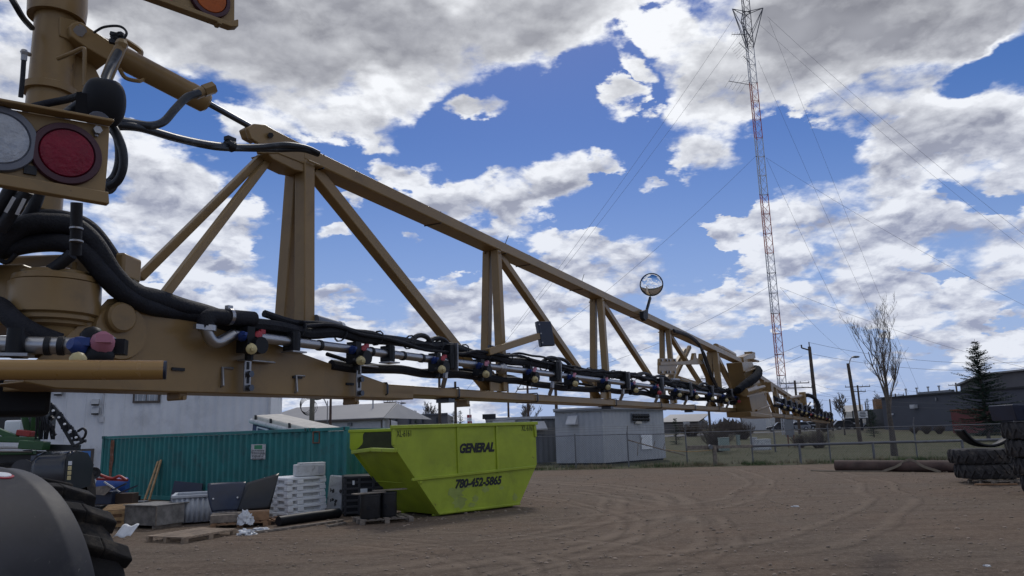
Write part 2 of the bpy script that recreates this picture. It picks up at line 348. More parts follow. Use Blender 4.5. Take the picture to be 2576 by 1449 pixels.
def text_mesh(s, size, shear=0.0, bold=0.0, sx=1.0):
    cu = bpy.data.curves.new('lettering', 'FONT'); cu.body = s; cu.size = size; cu.shear = shear; cu.offset = bold; cu.align_x = 'LEFT'; cu.extrude = .002; cu.resolution_u = 3
    ob = bpy.data.objects.new('lettering', cu); COL.objects.link(ob); bpy.context.view_layer.update()
    me = bpy.data.meshes.new_from_object(ob.evaluated_get(bpy.context.evaluated_depsgraph_get()))
    r = ([Vector((v.co.x*sx, v.co.y, v.co.z)) for v in me.vertices], [tuple(p.vertices) for p in me.polygons])
    bpy.data.objects.remove(ob); bpy.data.curves.remove(cu); return r
def put_text(mb, s, o, ex, ey, size, width=None, **k):
    """lettering on a flat face: o lower left corner, ex along the line, ey up the face"""
    v, f = text_mesh(s, size, **k); ex, ey = ex.normalized(), ey.normalized(); ez = ex.cross(ey)
    x0 = min(p.x for p in v); x1 = max(p.x for p in v); q = (width/(x1-x0)) if width else 1
    return mb.add([o+ex*((p.x-x0)*q)+ey*p.y+ez*(p.z+.004) for p in v], f)
# ------------------------------------------------------------------ ground
def terrain(y): u = min(1, max(0, (y-70)/60)); return .95*u*u*(3-2*u)
def ground_mat(name, cols, streak=1.0, rings=False):
    m = bpy.data.materials.new(name); m.use_nodes = True; t = m.node_tree; b = t.nodes['Principled BSDF']
    co = t.nodes.new('ShaderNodeNewGeometry').outputs['Position']
    mp = t.nodes.new('ShaderNodeMapping'); mp.inputs['Scale'].default_value = (.35, 1.6, 1); t.links.new(co, mp.inputs[0])
    big = noise_n(t, co, .22, 5, .6, .4); st = noise_n(t, mp.outputs[0], 1.3, 7, .65, .6); fine = noise_n(t, co, 7, 9, .78); grit = noise_n(t, co, 22, 6, .75)
    c = mixc(t, big.ss(.35, .65), cols[0], cols[1]); c = mixc(t, st.ss(.42, .66)*.6*streak, c, cols[2]); c = mixc(t, fine.ss(.46, .66)*.65, c, cols[3]); c = mixc(t, grit.ss(.52, .70)*.65, c, cols[4]); c = mixc(t, noise_n(t, co, 5.5, 6, .7, .8).ss(.54, .66)*.45, c, cols[2])
    c = mixc(t, noise_n(t, co, 21, 4, .6).ss(.60, .72)*.6, c, tuple(x*.45 for x in cols[2]))
    h = fine*.6+grit*.25+st*.5
    if rings:
        sp = t.nodes.new('ShaderNodeSeparateXYZ'); t.links.new(co, sp.inputs[0]); x, y = X(t, sp.outputs[0]), X(t, sp.outputs[1])
        wob = noise_n(t, co, .12, 2, .5)-.5
        for cx, cy, ky, rr in ((-5.0, 25.3, 1.22, (7.9, 8.45, 9.5, 9.62, 9.74, 10.1, 10.22, 10.34)), (-9, 20.5, 1.0, (11.4, 11.9, 13.2, 13.35, 13.9)), (-12, 13, .5, (11.2, 12.4, 13.0, 15.0)), (-2, 40, 1.6, (12.5, 13.4, 16.4, 17.4))):
            ax, ay = x-cx, (y-cy)/ky; r = (ax*ax+ay*ay)._m('SQRT')+wob*2.2
            vis = ax.ss(-2.0, 4.0)*noise_n(t, co, .35, 3, .6).ss(.30, .55)
            for r0 in rr:
                band = (((r-r0).abs())*-1.0+.16).ss(0.0, .13)*vis
                c = mixc(t, band*.34, c, cols[3]); h = h-band*.16
                dk = (((r-(r0+.22)).abs())*-1.0+.08).ss(0, .08)*vis
                c = mixc(t, dk*.28, c, tuple(v*.55 for v in cols[2])); h = h+dk*.10
    bm = t.nodes.new('ShaderNodeBump'); bm.inputs['Strength'].default_value = .9; bm.inputs['Distance'].default_value = .10
    t.links.new(h.k, bm.inputs['Height']); t.links.new(bm.outputs[0], b.inputs['Normal']); t.links.new(c, b.inputs['Base Color'])
    b.inputs['Roughness'].default_value = .95; b.inputs['Specular IOR Level'].default_value = .15
    return m
DIRT = ground_mat('yard_dirt', ((.170, .122, .087), (.156, .122, .092), (.085, .060, .043), (.265, .206, .153), (.36, .295, .23)), rings=True)
LAWN = ground_mat('lawn_grass', ((.056, .066, .032), (.082, .082, .046), (.15, .128, .085), (.088, .094, .054), (.14, .125, .08)), streak=1.0)
FAR = ground_mat('far_ground', ((.075, .075, .045), (.095, .085, .055), (.06, .055, .04), (.10, .09, .06), (.12, .11, .08)))
ROADM = mat('road_asphalt', (.135, .135, .142), .9, var=.1, vs=.3)
mb = MB(); ys = [-60, -20, 0, 20, 40, 60]+list(range(70, 131, 5))+[200, 400, 900, 2500]; xs = [-2500, -600, -150, 0, 150, 600, 2500]
mb.add([(x, y, terrain(y)-.012) for y in ys for x in xs], [(j*7+i, j*7+i+1, (j+1)*7+i+1, (j+1)*7+i) for j in range(len(ys)-1) for i in range(6)], True)
struct(mb.build('ground', FAR))
# the fence runs between these two points; the dirt yard ends just short of it
FA, FB = G(1447, 1178), G(2312, 1158); FD = (FB-FA).normalized(); FN = Vector((-FD.y, FD.x, 0))
def onfence(k, z=0.0, off=0.0): return FA+FD*k+FN*off+Vector((0, 0, z))
mb = MB(); e0, e1 = onfence(-60, 0, -1.9), onfence(120, 0, -1.9)
mb.add([(-60, -20, 0), (90, -20, 0), (e1.x, e1.y, 0), (e0.x, e0.y, 0)], [(0, 1, 2, 3)]); struct(mb.build('yard', DIRT))
mb = MB(); n = 26; vs = []
for i in range(n+1):
    for k in (-60, 0, 60, 160):
        p = onfence(k, 0, -1.9+i*2.6); vs.append((p.x, p.y, terrain(p.y)+.004))
mb.add(vs, [(i*4+j, i*4+j+1, (i+1)*4+j+1, (i+1)*4+j) for i in range(n) for j in range(3)], True); struct(mb.build('lawn', LAWN))
RD = (W(2250, 1076, 135)-W(1690, 1090, 118)); RD.z = 0; RD.normalize(); RN = Vector((-RD.y, RD.x, 0)); ra = W(1690, 1090, 118)
def onroad(k, off=0, dz=.02):
    p = ra+RD*k+RN*off; return Vector((p.x, p.y, terrain(p.y)+dz))
mb = MB(); vs = []
for k in range(-120, 201, 16): vs += [onroad(k, -5), onroad(k, 5)]
mb.add(vs, [(2*i, 2*i+1, 2*i+3, 2*i+2) for i in range(len(vs)//2-1)], True); struct(mb.build('road', ROADM))
# ------------------------------------------------------------------ the boom sprayer in front
BD = 1.92
BU = (G(2350, 1084-.029*1062+60)-CP); BU = ray(2350, 1084-.029*1062); BU.z = 0; BU.normalize(); BN = Vector((-BU.y, BU.x, 0))
ZUP = Vector((0, 0, 1))
def BL(s, tt, z): return Vector((CP.x, CP.y, 0))+BU*s+BN*(BD+tt)+ZUP*z       # along the boom, away from the camera, up
def Bp(px, py, tt=0.0):
    d = ray(px, py); return CP+d*((BD+tt)/d.dot(BN))
def Bs(px, py, tt=0.0): p = Bp(px, py, tt)-CP; return p.dot(BU), p.z+EYE
wheel_c = W(-14, 1178, 4.75); WR = 1.0; wheel_c.z -= WR+.06
SPR = thing('boom_sprayer', 'ochre field sprayer in the foreground with its long truss boom reaching over the yard', 'sprayer', (wheel_c.x, wheel_c.y, 0))
BAX = (BU, BN, ZUP)
def P(mb, name, m, par=SPR, **k): return mb.build(name, m, par, **k)
# --- truss
ST = [1.965, 3.377, 4.82, 6.345, 7.96]
def ztop(s): return 3.352-(s-1.97)*.0405                     # upper edge of the top chord
ZB0, ZB1 = 2.462, 2.503
def zb(s): return -.0035*max(0, s-3)
mb = MB(); a, b = BL(1.93, .042, ztop(1.93)-.021), BL(9.42, .042, ztop(9.42)-.021); mb.bar(a, b, .095, .055); P(mb, 'top_chord', OCHRE, bevel=.006)
mb = MB(); mb.bar(BL(2.28, .085, (ZB0+ZB1)/2), BL(9.75, .085, (ZB0+ZB1)/2+zb(9.75)), .17, ZB1-ZB0); P(mb, 'bottom_chord', OCHRE, bevel=.006)
for i, s in enumerate(ST):
    w = (.052, .044, .043, .042, .058)[i]
    mb = MB(); mb.bar(BL(s-.004, .02, ztop(s)-.044), BL(s, .006, (2.67 if i == 0 else ZB1+zb(s))), w, w, BU); P(mb, 'truss_upright', OCHRE, bevel=.004)
    mb = MB(); mb.bar(BL(s+.004, .075, ztop(s)-.044), BL(s, .108, (2.67 if i == 0 else ZB1+zb(s))), w, w, BU); P(mb, 'truss_upright', OCHRE, bevel=.004)
    s2 = ST[i+1] if i < 4 else 9.3
    mb = MB(); mb.bar(BL(s+.06, .045, ztop(s+.06)-.05), BL(s2-.03, .06, ZB1+zb(s2)+.003), w*.95, w*.9, BN); P(mb, 'truss_diagonal', OCHRE, bevel=.004)
for x in ((665, 388, 350, 700, .13), (686, 386, 393, 768, .0)):
    mb = MB(); mb.bar(Bp(x[0], x[1], .05), Bp(x[2], x[3], x[4]), .026, .026, BN); P(mb, 'brace', OCHRE, bevel=.003)
for i, s in enumerate(ST):
    for tt_ in (.0, .1):
        mb = MB(); c = BL(s, tt_, ztop(s)-.055); mb.tube([c-BU*.028-BN*.02, c+BU*.028-BN*.02, c+BU*.028+BN*.02], .005, 5); P(mb, 'weld_bead', OCHRE)
    if i: mb = MB(); mb.prism([BL(s-.02, -.002, ZB1+zb(s)), BL(s+.02, -.002, ZB1+zb(s)), BL(s-.10, -.002, ZB1+zb(s)+.10), BL(s-.13, -.002, ZB1+zb(s)+.09), BL(s-.13, -.002, ZB1+zb(s))], BN*.006); P(mb, 'gusset', OCHRE)
# head casting where the lift cylinder meets the top chord
mb = MB(); poly = [(624, 322), (640, 311), (668, 313), (690, 326), (812, 388), (812, 418), (770, 414), (700, 386), (655, 386), (650, 360), (632, 348)]
mb.prism([Bp(x, y, -.004) for x, y in poly], BN*.018); mb.prism([Bp(x, y, .074) for x, y in poly], BN*.018)
mb.prism([Bp(x, y, .014) for x, y in [(690, 335), (812, 394), (812, 412), (700, 380)]], BN*.06); P(mb, 'chord_end_bracket', OCHRE, bevel=.003)
mb = MB(); mb.cyl(Bp(681, 340, -.02), Bp(681, 340, .10), .010, n=6); P(mb, 'pin_bolt', DARKSTEEL)
mb = MB(); mb.prism([Bp(x, y, .0) for x, y in [(672, 384), (728, 386), (790, 420), (790, 438), (742, 428), (686, 400)]], BN*.085); P(mb, 'gusset', OCHRE, bevel=.004)
# deep root plate of the bottom chord
mb = MB(); poly = [(60, 930), (150, 860), (255, 770), (272, 752), (305, 748), (400, 777), (560, 829), (700, 868), (850, 921), (978, 967), (1040, 980), (1040, 1003), (700, 992), (440, 985), (140, 976), (60, 960)]
mb.prism([Bp(x, y, .0) for x, y in poly], BN*.004)
mb.prism([Bp(x, y, .004) for x, y in [(60, 958), (140, 974), (440, 983), (700, 990), (1040, 1001), (1040, 1005), (700, 994), (440, 987), (140, 978), (60, 962)]], BN*.13)
mb.prism([Bp(x, y, .134) for x, y in poly], BN*.004); P(mb, 'root_plate', OCHRE, bevel=.002)
mb = MB(); c = Bp(294, 800, -.002); mb.lathe([(0, .03), (.036, .03), (.042, .024), (.042, 0)], c, -BN, 24); mb.lathe([(0, .012), (.075, .012), (.08, 0)], Bp(300, 835, 0), -BN, 24); P(mb, 'pivot_boss', OCHRE)
for x, y in ((448, 929), (748, 949), (880, 966)):
    mb = MB(); c = Bp(x, y, -.003); mb.box(c, (.042, .006, .009), BAX); P(mb, 'slot', BLACK_RUB)
for x, y in ((445, 992), (883, 1006), (1165, 1014)):
    mb = MB(); c = Bp(x, y, .05); mb.box(c-ZUP*.002, (.026, .06, .03), BAX); mb.box(c+BU*(-.04)+ZUP*.014, (.07, .05, .008), BAX); mb.cyl(c-ZUP*.012-BN*.036, c-ZUP*.012+BN*.036, .007, n=8); P(mb, 'bottom_lug', OCHRE, bevel=.003)
for x, y in ((560, 925), (745, 945)):
    mb = MB(); a = Bp(x, y, -.004); mb.tube([a+BU*.04, a, a-BN*.006-ZUP*.055, a-ZUP*.06+BN*.01], .0045, 8); P(mb, 'bent_rod', GALV)
for k, s in enumerate((2.42, 2.95, 3.75, 4.95, 5.95, 6.95, 7.85, 8.75, 9.25, 9.6, 9.9+.6)):
    z0, z1 = ZB0+zb(s)-.003, ZB1+zb(s)+.003; mb = MB(); mb.tube([BL(s, .13, z1), BL(s, -.004, z1), BL(s, -.008, z1-.008), BL(s, -.008, z0+.004), BL(s, -.002, z0), BL(s, .13, z0)], .0038, 6)
    if k % 2: mb.box(BL(s-.03, .05, z0-.012), (.05, .07, .018), BAX)
    P(mb, 'band_clamp', DARKSTEEL)
for s in (2.035, 2.82, 3.44, 3.72, 4.46, 5.6, 6.6):
    z1, z0 = ztop(s)+.003, ztop(s)-.048; mb = MB(); mb.tube([BL(s, .09, z1), BL(s, -.003, z1), BL(s, -.003, z0), BL(s, .09, z0)], .0045, 5)
    if s in (3.44, 4.46): mb.tube([BL(s, .0, z1), BL(s+.02, -.01, z1+.05)], .002, 4)
    P(mb, 'cable_tie', BLACK_RUB)
# --- spray line
def zp(s): return 2.618-.004*(s-1.6)
TP = -.055
mb = MB(); mb.tube([BL(1.60, TP, zp(1.6)), BL(9.95, TP, zp(9.95)+.004)], .0165, 14); P(mb, 'spray_pipe', STEEL)
for s in (1.97, 2.25, 2.45, 2.58, 3.12): mb = MB(); mb.cyl(BL(s, TP, zp(s)), BL(s+.013, TP, zp(s)), .0195, n=14); P(mb, 'pipe_ring', BLACK_RUB)
for s in (3.27, 6.55): mb = MB(); mb.lathe([(.017, -.03), (.024, -.02), (.024, -.006), (.028, -.003), (.028, .006), (.024, .008), (.024, .02), (.017, .03)], BL(s, TP, zp(s)), BU, 16); P(mb, 'pipe_coupling', STEEL)
mb = MB(); pts = spline([BL(1.60, TP, zp(1.6)), Bp(546, 862, TP), Bp(527, 850, TP), Bp(520, 832, TP), Bp(519, 820, TP)], 5); mb.tube(pts, .0175, 14); P(mb, 'pipe_elbow', STEEL)
mb = MB(); c = Bp(521, 826, TP); mb.cyl(c-ZUP*.008, c+ZUP*.008, .0265, n=18); mb.box(c-BU*.035-BN*.008, (.03, .014, .014), BAX); P(mb, 'hose_clamp', STEEL)
mb = MB(); pts = spline([Bp(519, 824, TP), Bp(518, 806, TP), Bp(533, 795, TP), Bp(556, 797, TP), Bp(600, 800, TP), Bp(638, 803, TP)], 6); mb.tube(pts, .0245, 14); P(mb, 'elbow_hose', HOSE)
mb = MB(); c = Bp(575, 797, TP); mb.cyl(c-BU*.006, c+BU*.006, .0275, n=18); mb.box(c+ZUP*.028, (.018, .016, .014), BAX); P(mb, 'hose_clamp', STEEL)
def nozzle(s, tt, z, k, cream=True, tilt=0):
    c = BL(s, tt, z); D = -BN
    mb = MB(); mb.box(c+BU*.02+ZUP*.005, (.03, .046, .046), BAX); mb.cyl(c+BU*.045-ZUP*.03+D*.005, c+BU*.045-ZUP*.03+D*.045, .027, n=12); mb.box(c+BU*.04-ZUP*.032, (.07, .05, .04), BAX)
    mb.cyl(c+BU*.035-ZUP*.075, c+BU*.035-ZUP*.035, .014, n=8); mb.cyl(c+BU*.01-ZUP*.045+D*.02, c+BU*.0-ZUP*.045+D*.055, .016, n=10); mb.cyl(c+BU*.07-ZUP*.03, c+BU*.10-ZUP*.035, .011, n=8)
    nb = P(mb, 'nozzle_body', PLASTIC)
    mb = MB(); q = c-BU*.012-ZUP*.004+D*.02; ax = (BU*-.55+D*.8+ZUP*.25).normalized(); mb.lathe([(0, .018), (.007, .018), (.0135, .008), (.0145, -.012), (0, -.012)], q, ax, 9, smooth=False); mb.box(q+ax*.017, (.010, .026, .009), BAX); mb.build('blue_cap', CAP_BLUE, nb)
    if k != 3:
        mb = MB(); q = c+BU*.052+ZUP*.004+D*.018; ax = (BU*.35+ZUP*.85+D*.3).normalized(); mb.lathe([(.015, -.008), (.012, .008), (.006, .014), (0, .014)], q, ax, 8, smooth=False); mb.box(q+ax*.014+BU*.008, (.018, .010, .014), BAX); mb.build('colour_cap', CAP_RED if k == 0 else CAP_PINK, nb)
    mb = MB(); q = c-BU*.006-ZUP*.047+D*.055; ax = (D*.8-BU*.55-ZUP*.12).normalized(); mb.lathe([(.013, -.012), (.0165, -.006), (.0165, .006), (.010, .012), (.006, .014), (.004, .026), (0, .026)], q, ax, 12); mb.box(q+ax*.010, (.008, .03, .010), (BU, ax, ZUP)); mb.box(q-ax*.002+ZUP*.012, (.012, .016, .012), (BU, ax, ZUP)); mb.build('spray_nozzle', CAP_CREAM if cream else CAP_RED, nb)
ns = [1.63, 2.14, 2.665, 3.03, 3.53, 4.045, 4.555, 5.08, 5.6, 6.13, 6.65, 7.2, 7.75, 8.3, 8.8, 9.3, 9.75]
for i, s in enumerate(ns): nozzle(s, TP, zp(s), (0, 0, 0, 1, 1, 1, 1, 2, 0, 3, 2, 3, 3, 3, 2, 3, 3)[i], cream=i not in (8, 13))
# clamps, slotted hangers and the plates that carry the pipe
for i, s in enumerate((1.845, 2.36, 2.79, 3.87, 4.99, 5.75, 6.55, 7.3, 8.1, 8.95, 9.6)):
    c = BL(s, TP, zp(s)); mb = MB(); mb.box(c+ZUP*(.0 if i < 2 else .02), (.034, .05, .062 if i < 2 else .11), BAX); mb.cyl(c-ZUP*.03-BN*.012, c+ZUP*.034-BN*.012, .017, n=10); P(mb, 'pipe_clamp', PLASTIC, bevel=.003)
    mb = MB()
    if i < 2: mb.box(c-ZUP*.034+BU*.012, (.065, .055, .005), BAX); pass
    else: mb.box(c+BU*.024+ZUP*.02-BN*.02, (.006, .034, .125), BAX); mb.cyl(c+BU*.022+ZUP*.02-BN*.025, c+BU*.034+ZUP*.02-BN*.025, .008, n=6)
    P(mb, 'clamp_plate', GALV)
    if i >= 2:
        mb = MB(); mb.tube([c-ZUP*.03+BN*.01, c-ZUP*.07+BN*.01-BU*.01, BL(s+.015, TP+.04, ZB1+zb(s))], .012, 6); P(mb, 'standoff', GALV)
for x, y0, y1 in ((622, 906, 985), (902, 919, 998)):
    a, b = Bp(x, y0, -.03), Bp(x, y1, -.03); mb = MB(); mb.box((a+b)/2, (.028, .006, (a-b).length), BAX); mb.box(a+BU*.05+BN*.012, (.13, .034, .006), BAX)
    hg = P(mb, 'slotted_hanger', GALV, bevel=.002)
    for q in (.18, .62):
        mb = MB(); c = a.lerp(b, q)-BN*.004; mb.box(c, (.008, .003, .024), BAX); mb.build('hanger_slot', BLACK_RUB, hg)
        mb = MB(); c = a.lerp(b, q+.27)-BN*.008; mb.cyl(c, c-BN*.012, .011, n=6); mb.build('hanger_bolt', DARKSTEEL, hg)
# black hoses and wiring bundled along the boom
r7 = random.Random(3)
def bundle(s0, s1, z0, tt, r, wig=.008, name='boom_hose', m=HOSE, n=8, step=.14):
    pts = []; k = max(3, int((s1-s0)/step))
    for i in range(k+1):
        s = s0+(s1-s0)*i/k; pts.append(BL(s, tt+r7.uniform(-wig, wig)*.4, z0(s)+r7.uniform(-wig, wig)))
    mb = MB(); mb.tube(spline(pts, 3), r, n); return P(mb, name, m)
bundle(1.66, 9.7, lambda s: zp(s)+.052+.012*cos(s*2.3), -.035, .021, .010)
bundle(1.75, 9.8, lambda s: zp(s)+.075-.016*max(0, min(1, (s-2.4)*1.5))+.010*cos(s*3.1+1), -.02, .013, .012)
bundle(1.9, 9.7, lambda s: zp(s)+.06+.012*sin(s*4.1), -.06, .007, .012)
bundle(1.9, 9.6, lambda s: zp(s)+.07+.014*sin(s*3.3+2), -.05, .006, .012)
bundle(2.1, 9.7, lambda s: zp(s)-.052-.006*cos(s*3), .0, .019, .006)
bundle(2.1, 9.4, lambda s: zp(s)-.03-.012*cos(s*5), .02, .008, .010)
for s in [1.9+.21*i for i in range(37)]:
    mb = MB(); z = zp(s)+.055+.01*cos(s*2.3); mb.tube([BL(s+.03*sin(a)*.3, -.035+.029*cos(a), z+.029*sin(a)) for a in [2*pi*j/10 for j in range(11)]], .0035, 4); P(mb, 'hose_tie', BLACK_RUB)
mb = MB(); a = BL(1.99, -.02, 2.712); mb.tube([a, a+BU*.12-ZUP*.012], .020, 12); mb.tube([a+BU*.14-ZUP*.016, a+BU*.22-ZUP*.03], .016, 12); P(mb, 'filter_canister', RIM_GREY)
mb = MB(); mb.tube([a+BU*.122-ZUP*.012, a+BU*.138-ZUP*.014], .0225, 12); P(mb, 'filter_band', BAG)
for s, L in ((2.62, .1), (2.75, .12), (4.0, .2), (3.9, .16), (5.5, .3), (5.9, .3), (7.2, .25)):
    mb = MB(); z = zp(s)+.085; mb.tube(spline([BL(s-L, -.03, z-.03), BL(s-L*.3, -.035, z+.012), BL(s+L*.3, -.04, z+.01), BL(s+L, -.03, z-.035)], 5), .011, 7); P(mb, 'cable_loop', BLACK_RUB)
# monitor box on its arm, mirror on its stalk
mb = MB(); mb.bar(Bp(1226, 886, -.06), Bp(1353, 846, -.10), .03, .034); P(mb, 'sensor_arm', OCHRE, bevel=.003)
mb = MB(); c = Bp(1250, 893, -.02); mb.box(c, (.16, .05, .012), BAX); mb.box(Bp(1246, 876, -.02), (.13, .012, .02), BAX)
for dx_ in (-.05, 0, .05): mb.cyl(Bp(1246, 872, -.05)+BU*dx_, Bp(1246, 872, .03)+BU*dx_, .006, n=6)
mb.cyl(Bp(1222, 908, -.02), Bp(1262, 908, -.02), .007, n=6); P(mb, 'arm_clamp', DARKSTEEL)
c0 = Bp(1372, 840, -.12); q = ray(1372, 840).normalized(); ex = Vector((q.y, -q.x, 0)).normalized(); ex = (ex*.93+q*.36).normalized(); ey = ZUP*.985-ex*.15; ey.normalize(); ez = ex.cross(ey)
mb = MB(); mb.box(c0, (.078, .135, .034), (ex, ey, ez)); mb.box(c0-ez*.019, (.066, .12, .008), (ex, ey, ez)); mb.box(c0+ex*-.035, (.016, .14, .042), (ex, ey, ez)); mo = P(mb, 'sensor_box', DKBLUE, bevel=.004)
mb = MB()
for dy_ in (-.05, 0, .05): mb.cyl(c0-ex*.036+ey*dy_-ez*.03, c0-ex*.036+ey*dy_+ez*.03, .004, n=6)
mb.build('box_bolt', GALV, mo)
ms = Bs(1639, 716, -.04); mc = Bp(1639, 716, -.04); mz = (CP-mc).normalized(); mz = (mz+Vector((-.08, .05, .13))).normalized(); rr = 29*(mc-CP).dot(_F)/FPX
mb = MB(); mb.lathe([(0, -.02), (rr*.8, -.018), (rr, -.004), (rr*1.02, .004), (rr*.96, .009), (rr*.93, .006)], mc, mz, 32); mi = P(mb, 'mirror_housing', PLASTIC)
mb = MB(); mb.lathe([(rr*.95*sin(a), .004+rr*.34*(cos(a*.62)-cos(.62*pi/2))) for a in [pi/2*k/10 for k in range(10, -1, -1)]], mc, mz, 32); mb.build('mirror_glass', MIRROR, mi)
mb = MB(); mb.bar(Bp(1636, 748, -.03), Bp(1627, 780, -.03), .022, .016, BN); mb.prism([Bp(x, y, -.05) for x, y in [(1619, 782), (1631, 778), (1630, 800), (1624, 807), (1619, 800)]], BN*.03); P(mb, 'mirror_stalk', PLASTIC, bevel=.002)
# bolted hook bracket and the stowed cylinder beside it
mb = MB(); mb.prism([Bp(x, y, -.02) for x, y in [(1657, 903), (1660, 901), (1700, 902), (1702, 905), (1702, 940), (1699, 943), (1659, 941), (1657, 938)]], BN*.012)
mb.prism([Bp(x, y, -.03) for x, y in [(1662, 911), (1734, 908), (1744, 904), (1747, 888), (1751, 888), (1753, 900), (1766, 908), (1771, 906), (1782, 916), (1740, 917), (1662, 919)]], BN*.03); hk = P(mb, 'hook_bracket', OCHRE, bevel=.003)
mb = MB()
for x in (1663, 1676, 1683, 1696):
    for y in (906, 936): c = Bp(x, y, -.02); mb.cyl(c, c-BN*.012, .012, n=6)
mb.build('bracket_bolt', GALV, hk)
for a_, b_ in (((1665, 970), (1722, 880)), ((1690, 965), (1735, 872))):
    mb = MB(); mb.bar(Bp(*a_, .2), Bp(*b_, .12), .034, .034, BN); P(mb, 'cross_brace', OCHRE, bevel=.003)
for a_, b_ in (((1705, 955), (1747, 968)), ((1815, 878), (1845, 894)), ((1800, 872), (1822, 882)), ((1690, 985), (1745, 1000))):
    mb = MB(); mb.tube([Bp(*a_, .05), Bp(*b_, .05)], .036, 12); P(mb, 'fold_cylinder', OCHRE)
for a_, b_ in (((1690, 955), (1708, 956)), ((1690, 975), (1712, 978))): mb = MB(); mb.tube([Bp(*a_, -.02), Bp(*b_, -.02)], .014, 8); P(mb, 'cylinder_pin', GALV)
mb = MB(); mb.bar(Bp(1762, 898, -.01), Bp(1800, 985, -.01), .09, .05, BN); P(mb, 'fold_arm', OCHRE, bevel=.006)
for k in range(3):
    mb = MB(); mb.tube(spline([Bp(1694+k, 830+k*2, -.03), Bp(1730, 842+k*2, -.03), Bp(1756, 862+k*2, -.03), Bp(1768+k*2, 890, -.06), Bp(1782+k*2, 930, -.06), Bp(1797+k*2, 965, -.06), Bp(1812, 978+k*2, -.05), Bp(1850, 985, -.05)], 5), .011, 6); P(mb, 'wiring_loom', HYD if k == 1 else BLACK_RUB)
# hinge casting between inner and outer boom
mb = MB(); mb.prism([Bp(x, y, -.17) for x, y in [(1866, 911), (1893, 910), (1944, 1047), (1908, 1050), (1892, 1035)]], BN*.17)
mb.prism([Bp(x, y, .0) for x, y in [(1858, 912), (1876, 911), (1915, 1045), (1897, 1048)]], BN*.14); mb.bar(Bp(1850, 915, .05), Bp(1856, 1035, .05), .09, .08, BU)
mb.box(Bp(1879, 908, .05), (.34, .24, .02), BAX); mb.prism([Bp(x, y, -.20) for x, y in [(1888, 1035), (1944, 1044), (1944, 1052), (1890, 1048)]], BN*.26)
mb.prism([Bp(x, y, -.19) for x, y in [(1875, 933), (1902, 925), (1904, 929), (1876, 938)]], BN*.03)
mb.prism([Bp(x, y, -.19) for x, y in [(1905, 1030), (1938, 1018), (1938, 1023), (1906, 1035)]], BN*.03)
mb.bar(Bp(1860, 907, .03), Bp(1890, 894, .03), .10, .08); mb.box(Bp(1886, 888, .03), (.2, .1, .02), BAX); P(mb, 'hinge_casting', OCHRE, bevel=.006)
mb = MB(); mb.tube(spline([Bp(1856, 982, -.2), Bp(1876, 966, -.24), Bp(1893, 955, -.26), Bp(1906, 942, -.24), Bp(1907, 930, -.2), Bp(1897, 926, -.1)], 6), [.036+.012*sin(pi*i/30)+.004*sin(i*2.1) for i in range(31)], 10); P(mb, 'hinge_sleeve', SLEEVE)
mb = MB(); mb.tube([Bp(1872, 986, -.24), Bp(1898, 978, -.24)], .045, 10); mb.tube([Bp(1898, 979, -.24), Bp(1922, 973, -.24)], .020, 10); mb.box(Bp(1932, 974, -.22), (.15, .1, .11), BAX); mb.bar(Bp(1876, 997, -.22), Bp(1935, 984, -.22), .03, .02); P(mb, 'fold_cylinder', OCHRE)
mb = MB()
for k in range(14):
    c = Bp(r7.uniform(1825, 1870), r7.uniform(976, 998), -.05+r7.uniform(-.06, .05)); mb.tube([c, c+BU*r7.uniform(.1, .4)+ZUP*r7.uniform(-.05, .03)], r7.uniform(.006, .015), 6)
P(mb, 'hinge_hoses', BLACK_RUB)
# --- outer boom
def zt2(s): return 2.935-(s-10.3)*.090
def zb2(s): return 2.448-(s-10.4)*.0185
mb = MB(); mb.bar(BL(10.1, .04, zt2(10.1)-.03), BL(17.0, .04, zt2(17.0)-.01), .07, .055); P(mb, 'outer_top_chord', OCHRE, bevel=.004)
mb = MB(); mb.bar(BL(10.0, .05, zb2(10.0)-.02), BL(17.3, .05, zb2(17.3)-.02), .09, .05); P(mb, 'outer_bottom_chord', OCHRE, bevel=.004)
so_ = [10.45, 11.3, 12.2, 13.2, 14.2, 15.3]
for i, s in enumerate(so_):
    mb = MB(); mb.bar(BL(s, .03, zt2(s)-.05), BL(s, .03, zb2(s)), .06, .06, BU); P(mb, 'truss_upright', OCHRE, bevel=.004)
    if i < 5: mb = MB(); mb.bar(BL(s+.05, .05, zt2(s)-.05), BL(so_[i+1]-.05, .05, zb2(so_[i+1])), .05, .05, BN); P(mb, 'truss_diagonal', OCHRE, bevel=.004)
for s in (10.8, 11.7, 12.5, 13.4, 14.4): mb = MB(); mb.tube([BL(s, .1, zb2(s)+.008), BL(s, -.002, zb2(s)+.008), BL(s, -.002, zb2(s)-.048), BL(s, .1, zb2(s)-.048)], .006, 6); P(mb, 'band_clamp', DARKSTEEL)
def zp2(s): return 2.605-(s-10)*.034
mb = MB(); mb.tube([BL(10.8, TP, zp2(10.8)), BL(17.0, TP, zp2(17.0))], .018, 10); P(mb, 'spray_pipe', STEEL)
for z_, r_ in ((.05, .03), (.075, .018), (-.04, .02)):
    mb = MB(); mb.tube(spline([BL(s, -.03+r7.uniform(-.02, .02), zp2(s)+z_+r7.uniform(-.015, .015)) for s in [10.9+.25*i for i in range(26)]], 2), r_, 7); P(mb, 'boom_hose', HOSE)
for i in range(12):
    s = 11.15+.508*i; nozzle(s, TP, zp2(s), 3, cream=i not in (5, 9))
    mb = MB(); mb.box(BL(s+.25, TP, zp2(s)+.02), (.05, .05, .12), BAX); P(mb, 'pipe_clamp', PLASTIC)
    mb = MB(); mb.box(BL(s+.28, TP-.02, zp2(s)+.03), (.008, .036, .14), BAX); P(mb, 'clamp_plate', GALV)
mb = MB()
